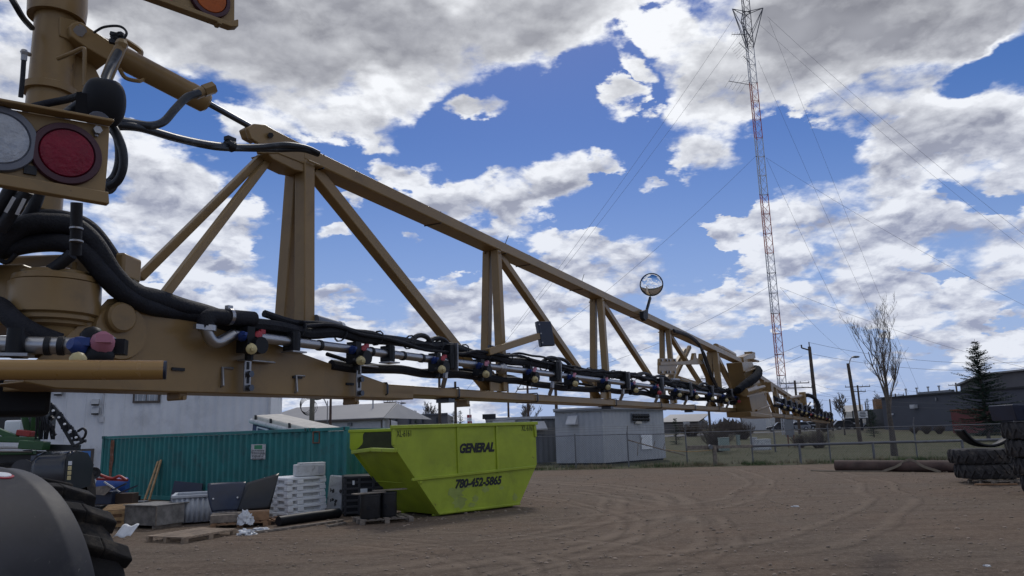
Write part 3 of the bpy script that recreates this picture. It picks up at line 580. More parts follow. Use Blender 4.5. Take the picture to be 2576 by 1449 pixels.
for k in range(60):
    s = r7.uniform(13.5, 17.2); c = BL(s, r7.uniform(-.1, .05), zp2(s)+r7.uniform(-.05, .12)); mb.tube([c, c+BU*r7.uniform(.05, .25)+ZUP*r7.uniform(-.06, .06)], r7.uniform(.01, .03), 5)
P(mb, 'tip_hoses', BLACK_RUB)
mb = MB(); a, b = Bp(2024, 1040, 0), Bp(2018, 986, 0); mb.bar(a, b, .13, .1, BN); mb.tube([Bp(1984, 1002, 0), Bp(2008, 998, 0), Bp(2020, 995, 0)], .03, 8); P(mb, 'breakaway_post', OCHRE, bevel=.01)
mb = MB(); c = Bp(2031, 1022, -.05); ra_ = .30; mb.tube([c+(Vector((1, 0, 0))*cos(a)+ZUP*sin(a))*.19 for a in [radians(-40+20*i) for i in range(15)]], .034, 8); P(mb, 'coiled_hose', HOSE)
# --- centre mast, lift cylinder
mx = W(136, 120, 2.15); MXY = Vector((mx.x, mx.y, 0))
def zat(px, py, xy=None, Z=2.15): return W(px, py, Z).z
zc = [zat(138, y) for y in (-60, 5, 40, 232, 250, 330, 560)]
mb = MB(); mb.lathe([(.056, zc[6]), (.056, zc[4]), (.068, zc[4]), (.068, zc[3]), (.055, zc[3]+.006), (.055, zc[2]), (.074, zc[2]-.002), (.076, zc[1]), (.072, zc[0]), (0, zc[0])], MXY, ZUP, 40); P(mb, 'mast', OCHRE)
mdir = (Bp(680, 338, .04)-mx); mdir.z = 0; mdir.normalize(); mper = Vector((-mdir.y, mdir.x, 0))
def Mp(px, py, off=0.0):
    """on the upright plane of the lift cylinder"""
    d = ray(px, py); n_ = mper; return CP+d*(((mx-CP).dot(n_)+off)/d.dot(n_))
mb = MB(); mb.prism([Mp(x, y, -.008) for x, y in [(188, 95), (214, 120), (262, 215), (245, 262), (178, 250)]], mper*.016); P(mb, 'mast_gusset', OCHRE, bevel=.002)
for o_ in (-.060, .044):
    mb = MB(); mb.prism([Mp(x, y, o_) for x, y in [(150, 40), (196, 52), (216, 66), (218, 86), (206, 104), (190, 106), (150, 90)]], mper*.016); P(mb, 'mast_clevis', OCHRE, bevel=.003)
mb = MB(); mb.cyl(Mp(200, 78, -.085), Mp(200, 78, .05), .016, n=6); mb.cyl(Mp(200, 78, -.072), Mp(200, 78, -.046), .019, n=16); P(mb, 'pin_bolt', GALV)
for o_ in (-.078,):
    mb = MB(); mb.prism([Mp(x, y, o_) for x, y in [(174, 66), (184, 56), (204, 54), (226, 70), (290, 112), (276, 154), (222, 122), (196, 104), (178, 90)]], mper*.10); P(mb, 'cylinder_lug', OCHRE, bevel=.003)
a, b = Mp(262, 122), Mp(521, 258); mb = MB(); ln = (b-a).length
mb.lathe([(.030, -.01), (.036, .02), (.0365, ln-.07), (.038, ln-.068), (.038, ln-.01), (.030, ln), (0, ln)], a, b-a, 28); P(mb, 'lift_cylinder', OCHRE)
mb = MB(); mb.cyl(b-(b-a).normalized()*.02, Bp(650, 330, .04), .0105, n=14); P(mb, 'cylinder_rod', DARKSTEEL)
mb = MB(); mb.prism([Bp(x, y, .02) for x, y in [(622, 322), (640, 312), (672, 326), (684, 345), (650, 356), (630, 345)]], BN*.044); P(mb, 'rod_eye', OCHRE, bevel=.004)
mb = MB(); mb.tube([W(268, 198, 1.98), W(288, 150, 1.99), W(304, 118, 2.0)], [.0155, .0165, .0145], 10); mb.sph(W(306, 112, 2.0), .017, 8); P(mb, 'hose_fitting', OCHRE)
mb = MB(); mb.tube([W(490, 238, 2.06), W(512, 228, 2.08)], .014, 10); mb.tube([W(512, 229, 2.08), W(538, 220, 2.1)], .0175, 6); P(mb, 'hose_fitting', OCHRE)
mb = MB(); mb.tube(spline([Mp(300, 172, -.05), Mp(316, 196, -.045), Mp(350, 204, -.045), Mp(360, 200, -.03)], 4), .006, 6); mb.tube(spline([Mp(310, 100, .02), Mp(330, 112, .02), Mp(352, 128, .02), Mp(352, 140, .02)], 4), .009, 6); P(mb, 'cylinder_bracket', OCHRE)
mb = MB(); mb.tube(spline([W(144, 148, 1.95), W(180, 134, 1.95), W(207, 122, 1.95), W(213, 130, 1.95), W(213, 160, 1.95), W(213, 215, 1.95)], 4), .0055, 8); P(mb, 'bent_rod', OCHRE)
mb = MB(); mb.tube(spline([W(236, 82, 2.05), W(262, 68, 2.05), W(300, 66, 2.05), W(318, 80, 2.05), W(312, 96, 2.05), W(292, 106, 2.05)], 5), .0035, 6)
for k in range(14): c = W(r7.uniform(278, 312), r7.uniform(86, 112), 2.06); mb.tube([c, c+Vector((r7.uniform(-.02, .02), 0, r7.uniform(-.012, .012)))], .008, 5)
P(mb, 'sensor_cable', BLACK_RUB)
mb = MB(); mb.tube([W(52, 245, 2.0), W(57, 195, 2.0), W(60, 150, 2.0)], .006, 8); P(mb, 'grease_hose', BLACK_RUB)
mb = MB(); mb.tube([W(60, 152, 2.0), W(61, 136, 2.0)], .0075, 8); mb.sph(W(61, 132, 2.0), .010, 8); mb.tube([W(61, 132, 2.0), W(74, 137, 2.05)], .006, 8); P(mb, 'grease_fitting', GALV)
mb = MB(); mb.tube(spline([W(20, -20, 1.9), W(40, 15, 1.9), W(58, 45, 1.95), W(80, 70, 2.08)], 4), .008, 8); P(mb, 'hydraulic_hose', BLACK_RUB)
def hose(pts, r, m=HYD, n=10, k=6, name='hydraulic_hose'): mb = MB(); mb.tube(spline([W(*p) for p in pts], k), r, n); return P(mb, name, m)
hose([(298, 130, 1.99), (280, 165, 1.95), (265, 200, 1.9), (258, 235, 1.85)], .0105)
hose([(500, 234, 2.06), (470, 245, 2.02), (440, 275, 1.98), (412, 306, 1.94), (378, 316, 1.9), (335, 310, 1.86), (280, 300, 1.8)], .0105)
hose([(280, 312, 1.8), (340, 318, 1.86), (400, 334, 1.95), (450, 348, 2.03), (520, 362, 2.16), (590, 369, 2.3), (660, 369, 2.42), (720, 364, 2.5), (770, 372, 2.58), (802, 386, 2.62)], .0098)
hose([(280, 318, 1.82), (350, 322, 1.88), (440, 348, 2.04), (540, 370, 2.2), (620, 374, 2.36), (700, 376, 2.5), (760, 376, 2.57), (800, 388, 2.63)], .0095)
hose([(270, 300, 1.78), (290, 330, 1.77), (308, 375, 1.77), (310, 420, 1.77), (296, 455, 1.77), (272, 470, 1.77)], .010)
hose([(278, 320, 1.8), (296, 350, 1.8), (300, 400, 1.8), (290, 440, 1.8), (266, 468, 1.8)], .010)
mb = MB(); mb.tube([W(266, 462, 1.78), W(284, 474, 1.78)], .017, 10); P(mb, 'hose_fitting', DARKSTEEL)
hose([(200, 262, 1.85), (175, 280, 1.85), (150, 300, 1.8)], .012); hose([(205, 240, 1.9), (160, 252, 1.95), (110, 262, 1.95), (60, 275, 1.9)], .010, HOSE)
mb = MB(); c = W(578, 366, 2.27); mb.cyl(c-BU*.012, c+BU*.012, .018, n=10); mb.box(c+ZUP*.02, (.03, .02, .012), BAX); P(mb, 'hose_tie', BLACK_RUB)
# work light seen from behind
q = W(256, 262, 1.72); vd = ray(256, 262).normalized(); lx = Vector((vd.y, -vd.x, 0)).normalized(); ly = lx.cross(vd)*-1
if ly.z < 0: ly = -ly
mb = MB(); mb.grid(lambda u, v: q+lx*(.046*cos(2*pi*v)*sin(pi*u)**.55*(1.0 if cos(2*pi*v) < 0 else 1.0)+.004)+ly*(.055*cos(pi*u)+.004)+vd*(.035*sin(2*pi*v)*sin(pi*u)**.55), 14, 22)
mb.box(q-lx*.036+ly*-.012, (.03, .045, .06), (lx, vd, ly)); wl = P(mb, 'work_light', PLASTIC)
mb = MB(); c = q-ly*.040-vd*.03-lx*.004; mb.lathe([(0, .006), (.022, .006), (.024, 0)], c, -vd, 18); mb.box(c-ly*.018, (.044, .006, .03), (lx, vd, ly)); mb.build('light_bracket', RIM_GREY, wl)
# tail lamp panels
U2 = Vector((sin(radians(47)), cos(radians(47)), 0)); N2 = Vector((U2.y, -U2.x, 0))           # N2 points out of the panel
def panel_plane(o):
    def f(px, py, off=0.0):
        d = ray(px, py); return CP+d*(((o-CP).dot(N2)+off)/d.dot(N2))
    return f
AX2 = (U2, N2, ZUP)
p1 = panel_plane(W(275, 400, 1.62))
mb = MB(); mb.prism([p1(x, y) for x, y in [(-90, 254), (276, 318), (272, 400), (263, 500), (-90, 436)]], -N2*.004)
mb.prism([p1(x, y, .0) for x, y in [(-90, 246), (276, 312), (276, 319), (-90, 254)]], N2*.035)
mb.prism([p1(x, y, .0) for x, y in [(-90, 428), (266, 489), (268, 519), (-90, 458)]], N2*.022); pn = P(mb, 'lamp_panel', OCHRE, bevel=.002)
def lamp(f, px, py, r, rim, lens, par, name, steps=True):
    c = f(px, py, .0); mb = MB(); mb.lathe([(r, 0), (r*1.0, .008), (r*.97, .012), (r*.80, .013), (r*.76, .008)], c, N2, 36); rr_ = mb.build(name, rim, par)
    mb = MB(); mb.lathe([(r*.78, .007), (r*.74, .013), (r*.4, .016), (0, .017)], c, N2, 36); mb.build('lens', lens, rr_); return rr_
pr = lambda f, x0, x1, y: (f(x1, y)-f(x0, y)).length/2
lamp(p1, 166, 389, .0665, RIM_MAROON, LENS_RED, pn, 'tail_lamp')
lamp(p1, -4, 351, .0675, RIM_GREY, LENS_CLEAR, pn, 'reversing_lamp')
mb = MB(); c = p1(243, 330, .004); mb.cyl(c, c+N2*.012, .009, n=6); mb.cyl(c-ZUP*.012, c+ZUP*.01, .004, n=6); mb.build('panel_bolt', GALV, pn)
mb = MB(); mb.box(p1(76, 428, .003), (.022, .006, .018), AX2); mb.build('panel_slot', BLACK_RUB, pn)
p2 = panel_plane(W(570, 40, 2.25))
mb = MB(); mb.prism([p2(x, y) for x, y in [(300, -160), (591, -100), (590, 70), (562, 66), (300, -35)]], -N2*.004)
mb.prism([p2(x, y) for x, y in [(300, -32), (566, 64), (590, 58), (590, 76), (572, 77), (300, -20)]], N2*.03)
mb.prism([p2(x, y) for x, y in [(535, 62), (552, 66), (548, 72), (540, 70)]], N2*.03); pn2 = P(mb, 'lamp_panel', OCHRE, bevel=.002)
lamp(p2, 527, -2, .060, RIM_MAROON, LENS_AMBER, pn2, 'indicator_lamp'); 
mb = MB(); mb.prism([p2(x, y, .002) for x, y in [(385, -40), (432, -30), (432, 9), (385, -5)]], N2*.004); mb.build('red_reflector', CAP_RED, pn2)
# rotary pivot
pc = W(138, 750, 1.98); PXY = Vector((pc.x, pc.y, 0)); k = 1.98/FPX
zz = lambda y: W(138, y, 1.98).z
mb = MB(); mb.lathe([(0, zz(672)), (0.0452, zz(676)), (0.0539, zz(683)), (0.0827, zz(686)), (0.0853, zz(694)), (0.1009, zz(698)), (0.1027, zz(712)), (0.0983, zz(714)), (0.1079, zz(716)), (0.1096, zz(796)), (0.0983, zz(800)), (0.1009, zz(803)), (0.1009, zz(812)), (0.0870, zz(816)), (0.0887, zz(824)), (0.0696, zz(830)), (0.0740, zz(838)), (0.0609, zz(900))], PXY, ZUP, 48); P(mb, 'slew_pivot', OCHRE, bevel=0)
mb = MB(); c = Vector((PXY.x, PXY.y, zz(670)))+Vector((.055, -.02, 0)); mb.cyl(c-ZUP*.012, c+ZUP*.008, .008, n=8); P(mb, 'grease_nipple', OCHRE)
mb = MB(); mb.box(Vector((PXY.x-.16, PXY.y+.05, zz(745))), (.2, .2, .16)); mb.box(Vector((PXY.x-.03, PXY.y+.12, zz(650))), (.34, .1, .07)); P(mb, 'pivot_housing', OCHRE, bevel=.008)
# fat sleeved hoses sweeping down from the mast on to the boom
hose([(-60, 690, 1.9), (10, 600, 1.9), (70, 565, 1.92), (130, 562, 1.95), (185, 570, 1.98), (235, 612, 2.0), (285, 690, 2.03), (335, 735, 2.08), (400, 752, 2.16), (460, 772, 2.24), (520, 788, 2.33), (575, 806, 2.40), (640, 822, 2.47), (700, 838, 2.54), (735, 845, 2.57)], .0265, HOSE, 14, 6, 'sleeved_hose')
hose([(-60, 650, 1.92), (20, 625, 1.92), (90, 612, 1.94), (160, 612, 1.96), (210, 632, 1.98), (260, 690, 2.0), (305, 735, 2.04), (370, 768, 2.12), (440, 785, 2.22), (520, 803, 2.32), (600, 822, 2.40)], .0245, HOSE, 14, 6, 'sleeved_hose')
hose([(-60, 600, 1.98), (30, 570, 1.98), (110, 548, 2.0), (180, 556, 2.02), (228, 580, 2.05), (275, 640, 2.08), (320, 715, 2.12), (380, 752, 2.16)], .0235, HOSE, 14, 6, 'sleeved_hose')
hose([(-60, 640, 2.02), (60, 590, 2.02), (140, 585, 2.02), (200, 598, 2.02), (250, 650, 2.04), (300, 712, 2.06)], .02, HOSE, 12, 6, 'sleeved_hose')
hose([(-40, 760, 1.86), (0, 772, 1.86), (40, 810, 1.84), (90, 840, 1.84), (150, 862, 1.86)], .024, HOSE, 14, 6, 'sleeved_hose')
hose([(180, 640, 1.93), (150, 665, 1.93), (128, 680, 1.93)], .016, BLACK_RUB, 10, 4); hose([(-20, 640, 1.9), (15, 660, 1.9), (40, 640, 1.9)], .006, BLACK_RUB, 8, 5)
for pts in ([(70, 480, 1.85), (40, 520, 1.85), (0, 580, 1.85)], [(30, 470, 1.85), (0, 520, 1.85), (-40, 570, 1.85)], [(100, 480, 1.95), (85, 520, 1.95), (60, 560, 1.95)]): hose(pts, .0155, BLACK_RUB, 10, 4)
mb = MB()
for (x0, y0, x1, y1) in ((62, 500, 42, 540), (36, 496, 14, 534)):
    a, b = W(x0, y0, 1.825), W(x1, y1, 1.825); mb.bar(a, b, .008, .002, ray(50, 520))
P(mb, 'hose_label', BAG)
mb = MB(); mb.tube([W(193, 510, 1.78), W(192, 560, 1.78), W(190, 640, 1.8)], .0135, 10); P(mb, 'hose_stub', BLACK_RUB)
mb = MB()
for y in (575, 607): c = W(192, y, 1.78); mb.cyl(c-ZUP*.002, c+ZUP*.002, .0150, n=12)
P(mb, 'hose_tie', GALV)
# near spray line on the centre rack, tube guard, tank corner below
a, b = W(-80, 866, 1.72), W(286, 872, 1.80); mb = MB(); mb.cyl(a, b, .0205, n=20); P(mb, 'spray_pipe', STEEL)
dv = (b-a).normalized(); pe = Vector((dv.y, -dv.x, 0))
mb = MB(); mb.lathe([(.026, -.02), (.027, 0), (.021, .004), (.017, .002), (0, .002)], b-dv*.012, (dv*.55+pe*.85), 24); P(mb, 'pipe_end_cap', STEEL)
for x in (122, 155): c = W(x, 870, 1.76); mb = MB(); mb.cyl(c-dv*.006, c+dv*.006, .0228, n=18); P(mb, 'pipe_ring', BLACK_RUB)
for x in (45,): c = W(x, 868, 1.74); mb = MB(); mb.box(c, (.036, .05, .06), (dv, pe, ZUP)); mb.cyl(c-ZUP*.03+pe*.02, c+ZUP*.036+pe*.02, .018, n=12); P(mb, 'pipe_clamp', PLASTIC, bevel=.003); mb = MB(); mb.box(c-ZUP*.026+pe*.02, (.07, .05, .007), (dv, pe, ZUP)); P(mb, 'clamp_plate', GALV)
c = W(222, 872, 1.735); mb = MB(); mb.box(c+dv*.03, (.10, .04, .035), (dv, pe, ZUP)); mb.sph(W(250, 894, 1.71), .032, 12); mb.sph(W(232, 850, 1.77), .028, 10); nb = P(mb, 'nozzle_body', PLASTIC)
mb = MB(); mb.lathe([(0, .03), (.012, .03), (.022, .012), (.023, -.012), (0, -.012)], W(206, 872, 1.70), (-dv*.6+pe*.75+ZUP*.1).normalized(), 10, smooth=False); mb.box(W(210, 860, 1.69), (.03, .02, .018), (dv, pe, ZUP)); mb.build('blue_cap', CAP_BLUE, nb)
mb = MB(); mb.lathe([(0, .026), (.014, .026), (.025, .008), (.025, -.014), (0, -.014)], W(258, 862, 1.70), (dv*.2+pe*.8+ZUP*.45).normalized(), 10, smooth=False); mb.box(W(262, 852, 1.68), (.03, .02, .018), (dv, pe, ZUP)); mb.build('colour_cap', CAP_PINK, nb)
mb = MB(); mb.sph(W(196, 906, 1.60), .018, 10); mb.build('spray_nozzle', CAP_CREAM, nb)
a, b = W(-120, 930, 1.46), W(411, 931, 1.6); mb = MB(); mb.cyl(a, b, .0205, n=28); tg = P(mb, 'guard_tube', OCHRE_LIT)
mb = MB(); mb.cyl(b, b+(b-a).normalized()*.006, .0200, n=24); mb.build('tube_plug', DKBLUE, tg)
mb = MB(); c = W(12, 1000, 2.05); mb.box(c, (.20, .13, .105), (U2, N2, ZUP)); P(mb, 'valve_block', PLASTIC, bevel=.015)
mb = MB(); mb.bar(W(40, 968, 1.95), W(420, 975, 2.35), .12, .03); P(mb, 'centre_beam', OCHRE, bevel=.004)
# --- wheel, tyre and fender
WA = BU; WN = -BN                                             # axle along the boom; WN = out to the right of the wheel in the picture
mb = MB(); a0, a1 = radians(-14), radians(190); Rf = WR+.06
def fpt(a, r, k): return wheel_c+(WN*cos(a)+ZUP*sin(a))*r+WA*k
prof = [(-1.5, Rf-.16), (-1.5, Rf), (-.8, Rf), (-.06, Rf), (-.03, Rf+.010), (.0, Rf+.010), (.03, Rf), (.09, Rf-.004), (.11, Rf-.012), (.115, Rf-.05)]
mb.grid(lambda u, v: fpt(a0+(a1-a0)*u, *[(p[1]) for p in [prof[min(int(round(v*(len(prof)-1))), len(prof)-1)]]], prof[min(int(round(v*(len(prof)-1))), len(prof)-1)][0]), 60, len(prof)-1)
fd = P(mb, 'fender', FENDER, solid=.012)
d_ = ray(6, 1196); best = None
for i in range(400):                                           # where that line of sight meets the round fender
    k_ = 2.6+i*.006; q = CP+d_*k_-wheel_c; rad = (q-WA*q.dot(WA)).length
    if rad < Rf+.002: best = q; break
if best is not None:
    nr = (best-WA*best.dot(WA)).normalized(); c = wheel_c+WA*best.dot(WA)+nr*Rf
    mb = MB(); mb.lathe([(0, .006), (.062, .005), (.064, -.01)], c, nr, 28); rs = P(mb, 'reflector_sticker', CAP_RED); mb = MB(); mb.lathe([(0, .010), (.046, .009), (.047, .004)], c, nr, 28); mb.build('sticker_centre', BAG, rs)
mb = MB(); Rt = WR-.04
mb.lathe([(Rt*.55, -.22), (Rt*.72, -.27), (Rt*.90, -.25), (Rt*.95, -.18), (Rt*.96, .0), (Rt*.96, .25), (Rt*.95, .36), (Rt*.90, .42), (Rt*.72, .44), (Rt*.55, .40)], wheel_c, WA, 64)
ty = P(mb, 'tyre', TYRE)
mb = MB()
for i in range(21):
    for sgn in (0, 1):
        a = 2*pi*(i+.5*sgn)/21; k0, k1 = (.06, .44) if sgn else (.12, -.28)
        pts = []
        for q_, (kk, da) in enumerate(((k0, 0), (k0+(k1-k0)*.5, -.09), (k1, -.16))):
            pts.append((kk, a+da))
        for q_ in range(2):
            (ka, aa), (kb, ab) = pts[q_], pts[q_+1]; w_ = .060+.008*q_
            lo, hi = Rt*.94, Rt*1.035; hb = hi if q_ == 0 else hi-.05
            A = [fpt(aa-w_, lo, ka), fpt(aa+w_, lo, ka), fpt(ab+w_*1.1, lo-.05*q_, kb), fpt(ab-w_*1.1, lo-.05*q_, kb), fpt(aa-w_*.7, hi, ka), fpt(aa+w_*.7, hi, ka), fpt(ab+w_*.8, hb, kb), fpt(ab-w_*.8, hb, kb)]
            mb.add(A, [(0, 1, 2, 3), (4, 5, 6, 7), (0, 1, 5, 4), (1, 2, 6, 5), (2, 3, 7, 6), (3, 0, 4, 7)])
mb.build('tread_lugs', TYRE, ty, bevel=.012)
mb = MB(); mb.lathe([(0, -.05), (.2, -.05), (.22, -.02), (Rt*.5, -.06), (Rt*.56, -.2), (Rt*.57, -.22)], wheel_c, WA, 36); P(mb, 'wheel_rim', OCHRE)
# ------------------------------------------------------------------ things standing in the yard
def zproj(py, col, P):
    """height at ground point P seen on picture row py (column col)"""
    d = ray(col, py); k = math.hypot(P.x, P.y)/math.hypot(d.x, d.y); return EYE+d.z*k
class Loc:
    """local axes on the ground: a = along, b = away"""
    def __init__(s, o, az): s.o = Vector((o[0], o[1], o[2] if len(o) > 2 else 0)); s.a = Vector((sin(az), cos(az), 0)); s.b = Vector((-s.a.y, s.a.x, 0)); s.ax = (s.a, s.b, ZUP)
    def __call__(s, l, w=0.0, z=0.0): return s.o+s.a*l+s.b*w+ZUP*z
    def pix(s, px, py, w=0.0):
        d = ray(px, py); k = ((s.o+s.b*w-CP).dot(s.b))/d.dot(s.b); return CP+d*k
# --- lime skip bin
DL = Loc((-2.226, 21.842, 0), atan2(.7207, .6932)); DW = 2.1
SK = thing('skip_bin', 'lime green boat shaped steel skip bin with black GENERAL lettering on its long side', 'skip bin', DL(1.2, 1.0))
TOP = [(-1.62, 2.49), (3.96, 2.52), (3.96, 1.24), (3.12, .06), (0, .06), (-1.42, 1.86), (-1.60, 2.02)]
mb = MB(); mb.prism([DL(l, 0, z) for l, z in TOP], DL.b*.012); P_ = lambda mb, n, m, par=SK, **k: mb.build(n, m, par, **k)
P_(mb, 'side_panel', LIME)
mb = MB(); mb.prism([DL(l, DW, z) for l, z in [(-1.62, 2.42), (3.96, 2.46), (3.96, 1.24), (3.12, .06), (0, .06), (-1.50, 1.80), (-1.62, 1.95)]], -DL.b*.012); P_(mb, 'side_panel', LIME)
mb = MB()
def endp(p, q, n=8):
    return [[DL(p[0]+(q[0]-p[0])*i/n, w, p[1]+(q[1]-p[1])*i/n) for w in (0.0, DW)] for i in range(n+1)]
for p, q in (((-1.44, 1.84), (0, .06)), ((3.96, 1.24), (3.12, .06)), ((3.96, 2.48), (3.96, 1.24)), ((0, .06), (3.12, .06))):
    n_ = Vector((-(q[1]-p[1]), 0, q[0]-p[0])).normalized(); off = (DL.a*n_.x+ZUP*n_.z)*.012
    mb.prism([DL(p[0], .012, p[1]), DL(p[0], DW-.012, p[1]), DL(q[0], DW-.012, q[1]), DL(q[0], .012, q[1])], off)
P_(mb, 'hull_plate', LIME)
mb = MB(); mb.bar(DL(-1.50, -.03, 1.87), DL(-1.54, DW*.5, 1.90), .12, .11); mb.bar(DL(-1.54, DW*.5, 1.90), DL(-1.50, DW+.03, 1.83), .12, .11); P_(mb, 'loading_lip', LIME, bevel=.02)
mb = MB(); mb.bar(DL(-1.66, -.025, 2.50), DL(4.02, -.025, 2.53), .075, .10); P_(mb, 'top_rim', LIME, bevel=.015)
mb = MB(); mb.bar(DL(-1.66, DW, 2.43), DL(4.02, DW, 2.48), .075, .09); P_(mb, 'top_rim', LIME, bevel=.015)
mb = MB(); ra1, rb1 = DL.pix(1036, 1207, -.03), DL.pix(1346, 1174, -.03); mb.bar(ra1, rb1, .07, .085); mb.bar(DL(-.66, -.05, .98), DL(-.70, DW+.04, .98), .10, .085); P_(mb, 'belt_rib', LIME, bevel=.015)
for l in (.70, 2.24, -1.56, 3.91):
    z1 = 1.07 if 0 < l < 3 else (2.02 if l < 0 else 2.1); mb = MB(); mb.bar(DL(l, -.022, 2.46), DL(l+(.02 if l > 0 else 0), -.022, z1), .09, .045, DL.b); P_(mb, 'upright_rib', LIME, bevel=.012)
mb = MB(); mb.bar(DL(-.03, -.02, .09), DL(3.14, -.02, .09), .05, .06); mb.bar(DL(.0, .3, .03), DL(3.1, .3, .03), .1, .06); mb.bar(DL(.0, DW-.3, .03), DL(3.1, DW-.3, .03), .1, .06); P_(mb, 'skid', LIME, bevel=.01)
mb = MB(); mb.bar(DL(-1.42, -.012, 1.86), DL(0, -.012, .08), .05, .03, DL.b); P_(mb, 'corner_weld', LIME)
mb = MB(); mb.grid(lambda u, v: DL(-1.5+1.9*u+.5*v+.12*sin(v*5), DW-.016, 1.86+.55*v), 6, 6, False); P_(mb, 'soot_stain', SOOT)
r5 = random.Random(5)
for (l, z, w, h) in ((.62, .62, .62, .30), (.75, .33, .5, .34), (1.35, .38, .24, .2), (2.95, .30, .2, .22), (1.0, .78, .4, .15), (1.75, .62, .3, .18), (2.4, .62, .2, .1), (1.2, .22, .3, .12)):
    mb = MB(); n = 18; mb.add([DL(l+w*.5*cos(2*pi*i/n)*(1+.3*sin(3*i+l*7)), -.004, z+h*.5*sin(2*pi*i/n)*(1+.3*cos(2*i+z*9))) for i in range(n)], [tuple(range(n))]); P_(mb, 'paint_scuff', LIME_PATCH)
def letter(sx, px0, py0, px1, size_px, **k):
    a, b = DL.pix(px0, py0, -.006), DL.pix(px1, py0, -.006); mb = MB()
    sz = size_px*1.0; put_text(mb, sx, a, DL.a, ZUP, sz, width=(b-a).dot(DL.a), **k); return mb
for sx, px0, py0, px1, sz, k in (('GENERAL', 1156, 1139, 1244, .36, dict(shear=.28, bold=.019)), ('780-452-5865', 1145, 1228, 1263, .33, dict(shear=.25, bold=.014)), ('XL-6161', 998, 1099, 1034, .26, dict(bold=-.002)), ('XL-6161', 1312, 1084, 1341, .26, dict(bold=-.002))):
    P_(letter(sx, px0, py0, px1, sz, **k), 'lettering', INK)
# --- teal shipping container
CA, CB = W(258, 1100, 33), W(873, 1073, 24); CA.z = CB.z = 0; CL = Loc(CA, atan2((CB-CA).x, (CB-CA).y)); LEN = (CB-CA).length
CT = thing('shipping_container', 'long teal corrugated steel shipping container standing in front of the white building', 'container', CL(LEN/2, 1.2))
Pc = lambda mb, n, m, par=CT, **k: mb.build(n, m, par, **k)
SEC = CL.pix(775, 1150).copy(); LS = (SEC-CA).dot(CL.a)
def corrugate(mb, f, l0, l1, pitch, z0, z1, dep):
    n = max(1, int(round((l1-l0)/pitch))); pt = (l1-l0)/n; vs = []
    for i in range(n):
        for q, d in ((0, 0), (.30, 0), (.5, 1), (.80, 1)): vs.append((l0+(i+q)*pt, d*dep))
    vs.append((l1, 0)); k = len(vs)
    mb.add([f(l, w, z) for z in (z0, z1) for l, w in vs], [(i, i+1, k+i+1, k+i) for i in range(k-1)])
mb = MB(); corrugate(mb, lambda l, w, z: CL(l, .03+w, z), .16, LS-.1, .34, .16, 2.47, .075); corrugate(mb, lambda l, w, z: CL(l, .03+w, z), LS+.1, LEN-.14, .46, .16, 2.47, .075); Pc(mb, 'side_wall', TEAL)
mb = MB(); corrugate(mb, lambda l, w, z: CL(LEN-.03-w, l, z), .14, 2.3, .28, .16, 2.47, .045); Pc(mb, 'end_wall', TEAL)
mb = MB(); mb.box(CL(LEN/2, 1.22, 2.52), (LEN-.1, 2.36, .03), CL.ax); Pc(mb, 'roof', TEAL)
mb = MB(); mb.box(CL(LEN/2, .05, 2.53), (LEN, .10, .11), CL.ax); Pc(mb, 'top_rail', TEAL, bevel=.01)
mb = MB(); mb.box(CL(LEN/2, .05, .10), (LEN, .10, .16), CL.ax); Pc(mb, 'bottom_rail', TEAL, bevel=.01)
for l in (.07, LEN-.07): mb = MB(); mb.box(CL(l, .06, 1.3), (.15, .14, 2.46), CL.ax); Pc(mb, 'corner_post', TEAL, bevel=.01)
mb = MB(); mb.box(CL(LS, .06, 1.3), (.18, .08, 2.40), CL.ax); Pc(mb, 'corner_post', TEAL)
for l in (.09, LS-.12, LS+.12, LEN-.09):
    mb = MB(); mb.box(CL(l, .04, 2.54), (.17, .16, .12), CL.ax); cc = Pc(mb, 'corner_casting', TEAL, bevel=.008)
    mb = MB(); mb.box(CL(l, -.042, 2.54), (.06, .006, .08), CL.ax); mb.build('casting_hole', INK, cc)
r6 = random.Random(11)
a, b = CL.pix(284, 1107, .02), CL.pix(297, 1200, .02); mb = MB()
pts = [(-.5, 0), (.4, 0), (.5, -.12), (.42, -.3), (.55, -.45), (.35, -.6), (.30, -.75), (.15, -1), (-.25, -1), (-.35, -.8), (-.5, -.62), (-.42, -.35), (-.55, -.2)]
mb.prism([CL((a-CA).dot(CL.a)+p[0]*.32, .018, a.z+p[1]*(a.z-.55)) for p in pts], -CL.b*.004); Pc(mb, 'rust_stripe', RUST)
a, b = CL.pix(632, 1118, .02), CL.pix(667, 1155, .02); la, lb = (a-CA).dot(CL.a), (b-CA).dot(CL.a)
mb = MB(); mb.box(CL((la+lb)/2, .024, (a.z+b.z)/2), (lb-la, .006, a.z-b.z), CL.ax); st = Pc(mb, 'sticker', WHITE_OLD)
mb = MB(); mb.box(CL((la+lb)/2, .019, a.z-.10), ((lb-la)*.55, .003, .14), CL.ax); mb.build('green_heading', mat('green_print', (.03, .22, .10), .6), st)
mb = MB()
for r_ in range(7):
    x = la+.06
    while x < lb-.1:
        w_ = r6.uniform(.03, .12); mb.box(CL(x+w_/2, .019, a.z-.22-r_*.052), (w_*.75, .003, .026), CL.ax); x += w_
mb.build('sticker_print', INK, st)
a, b = CL.pix(788, 1086, .02), CL.pix(803, 1114, .02); la, lb = (a-CA).dot(CL.a), (b-CA).dot(CL.a); mb = MB()
mb.tube([CL(la, .022, a.z), CL(lb, .022, a.z), CL(lb, .022, b.z), CL(la, .022, b.z), CL(la, .022, a.z)], .03, 5); Pc(mb, 'rust_outline', RUST)
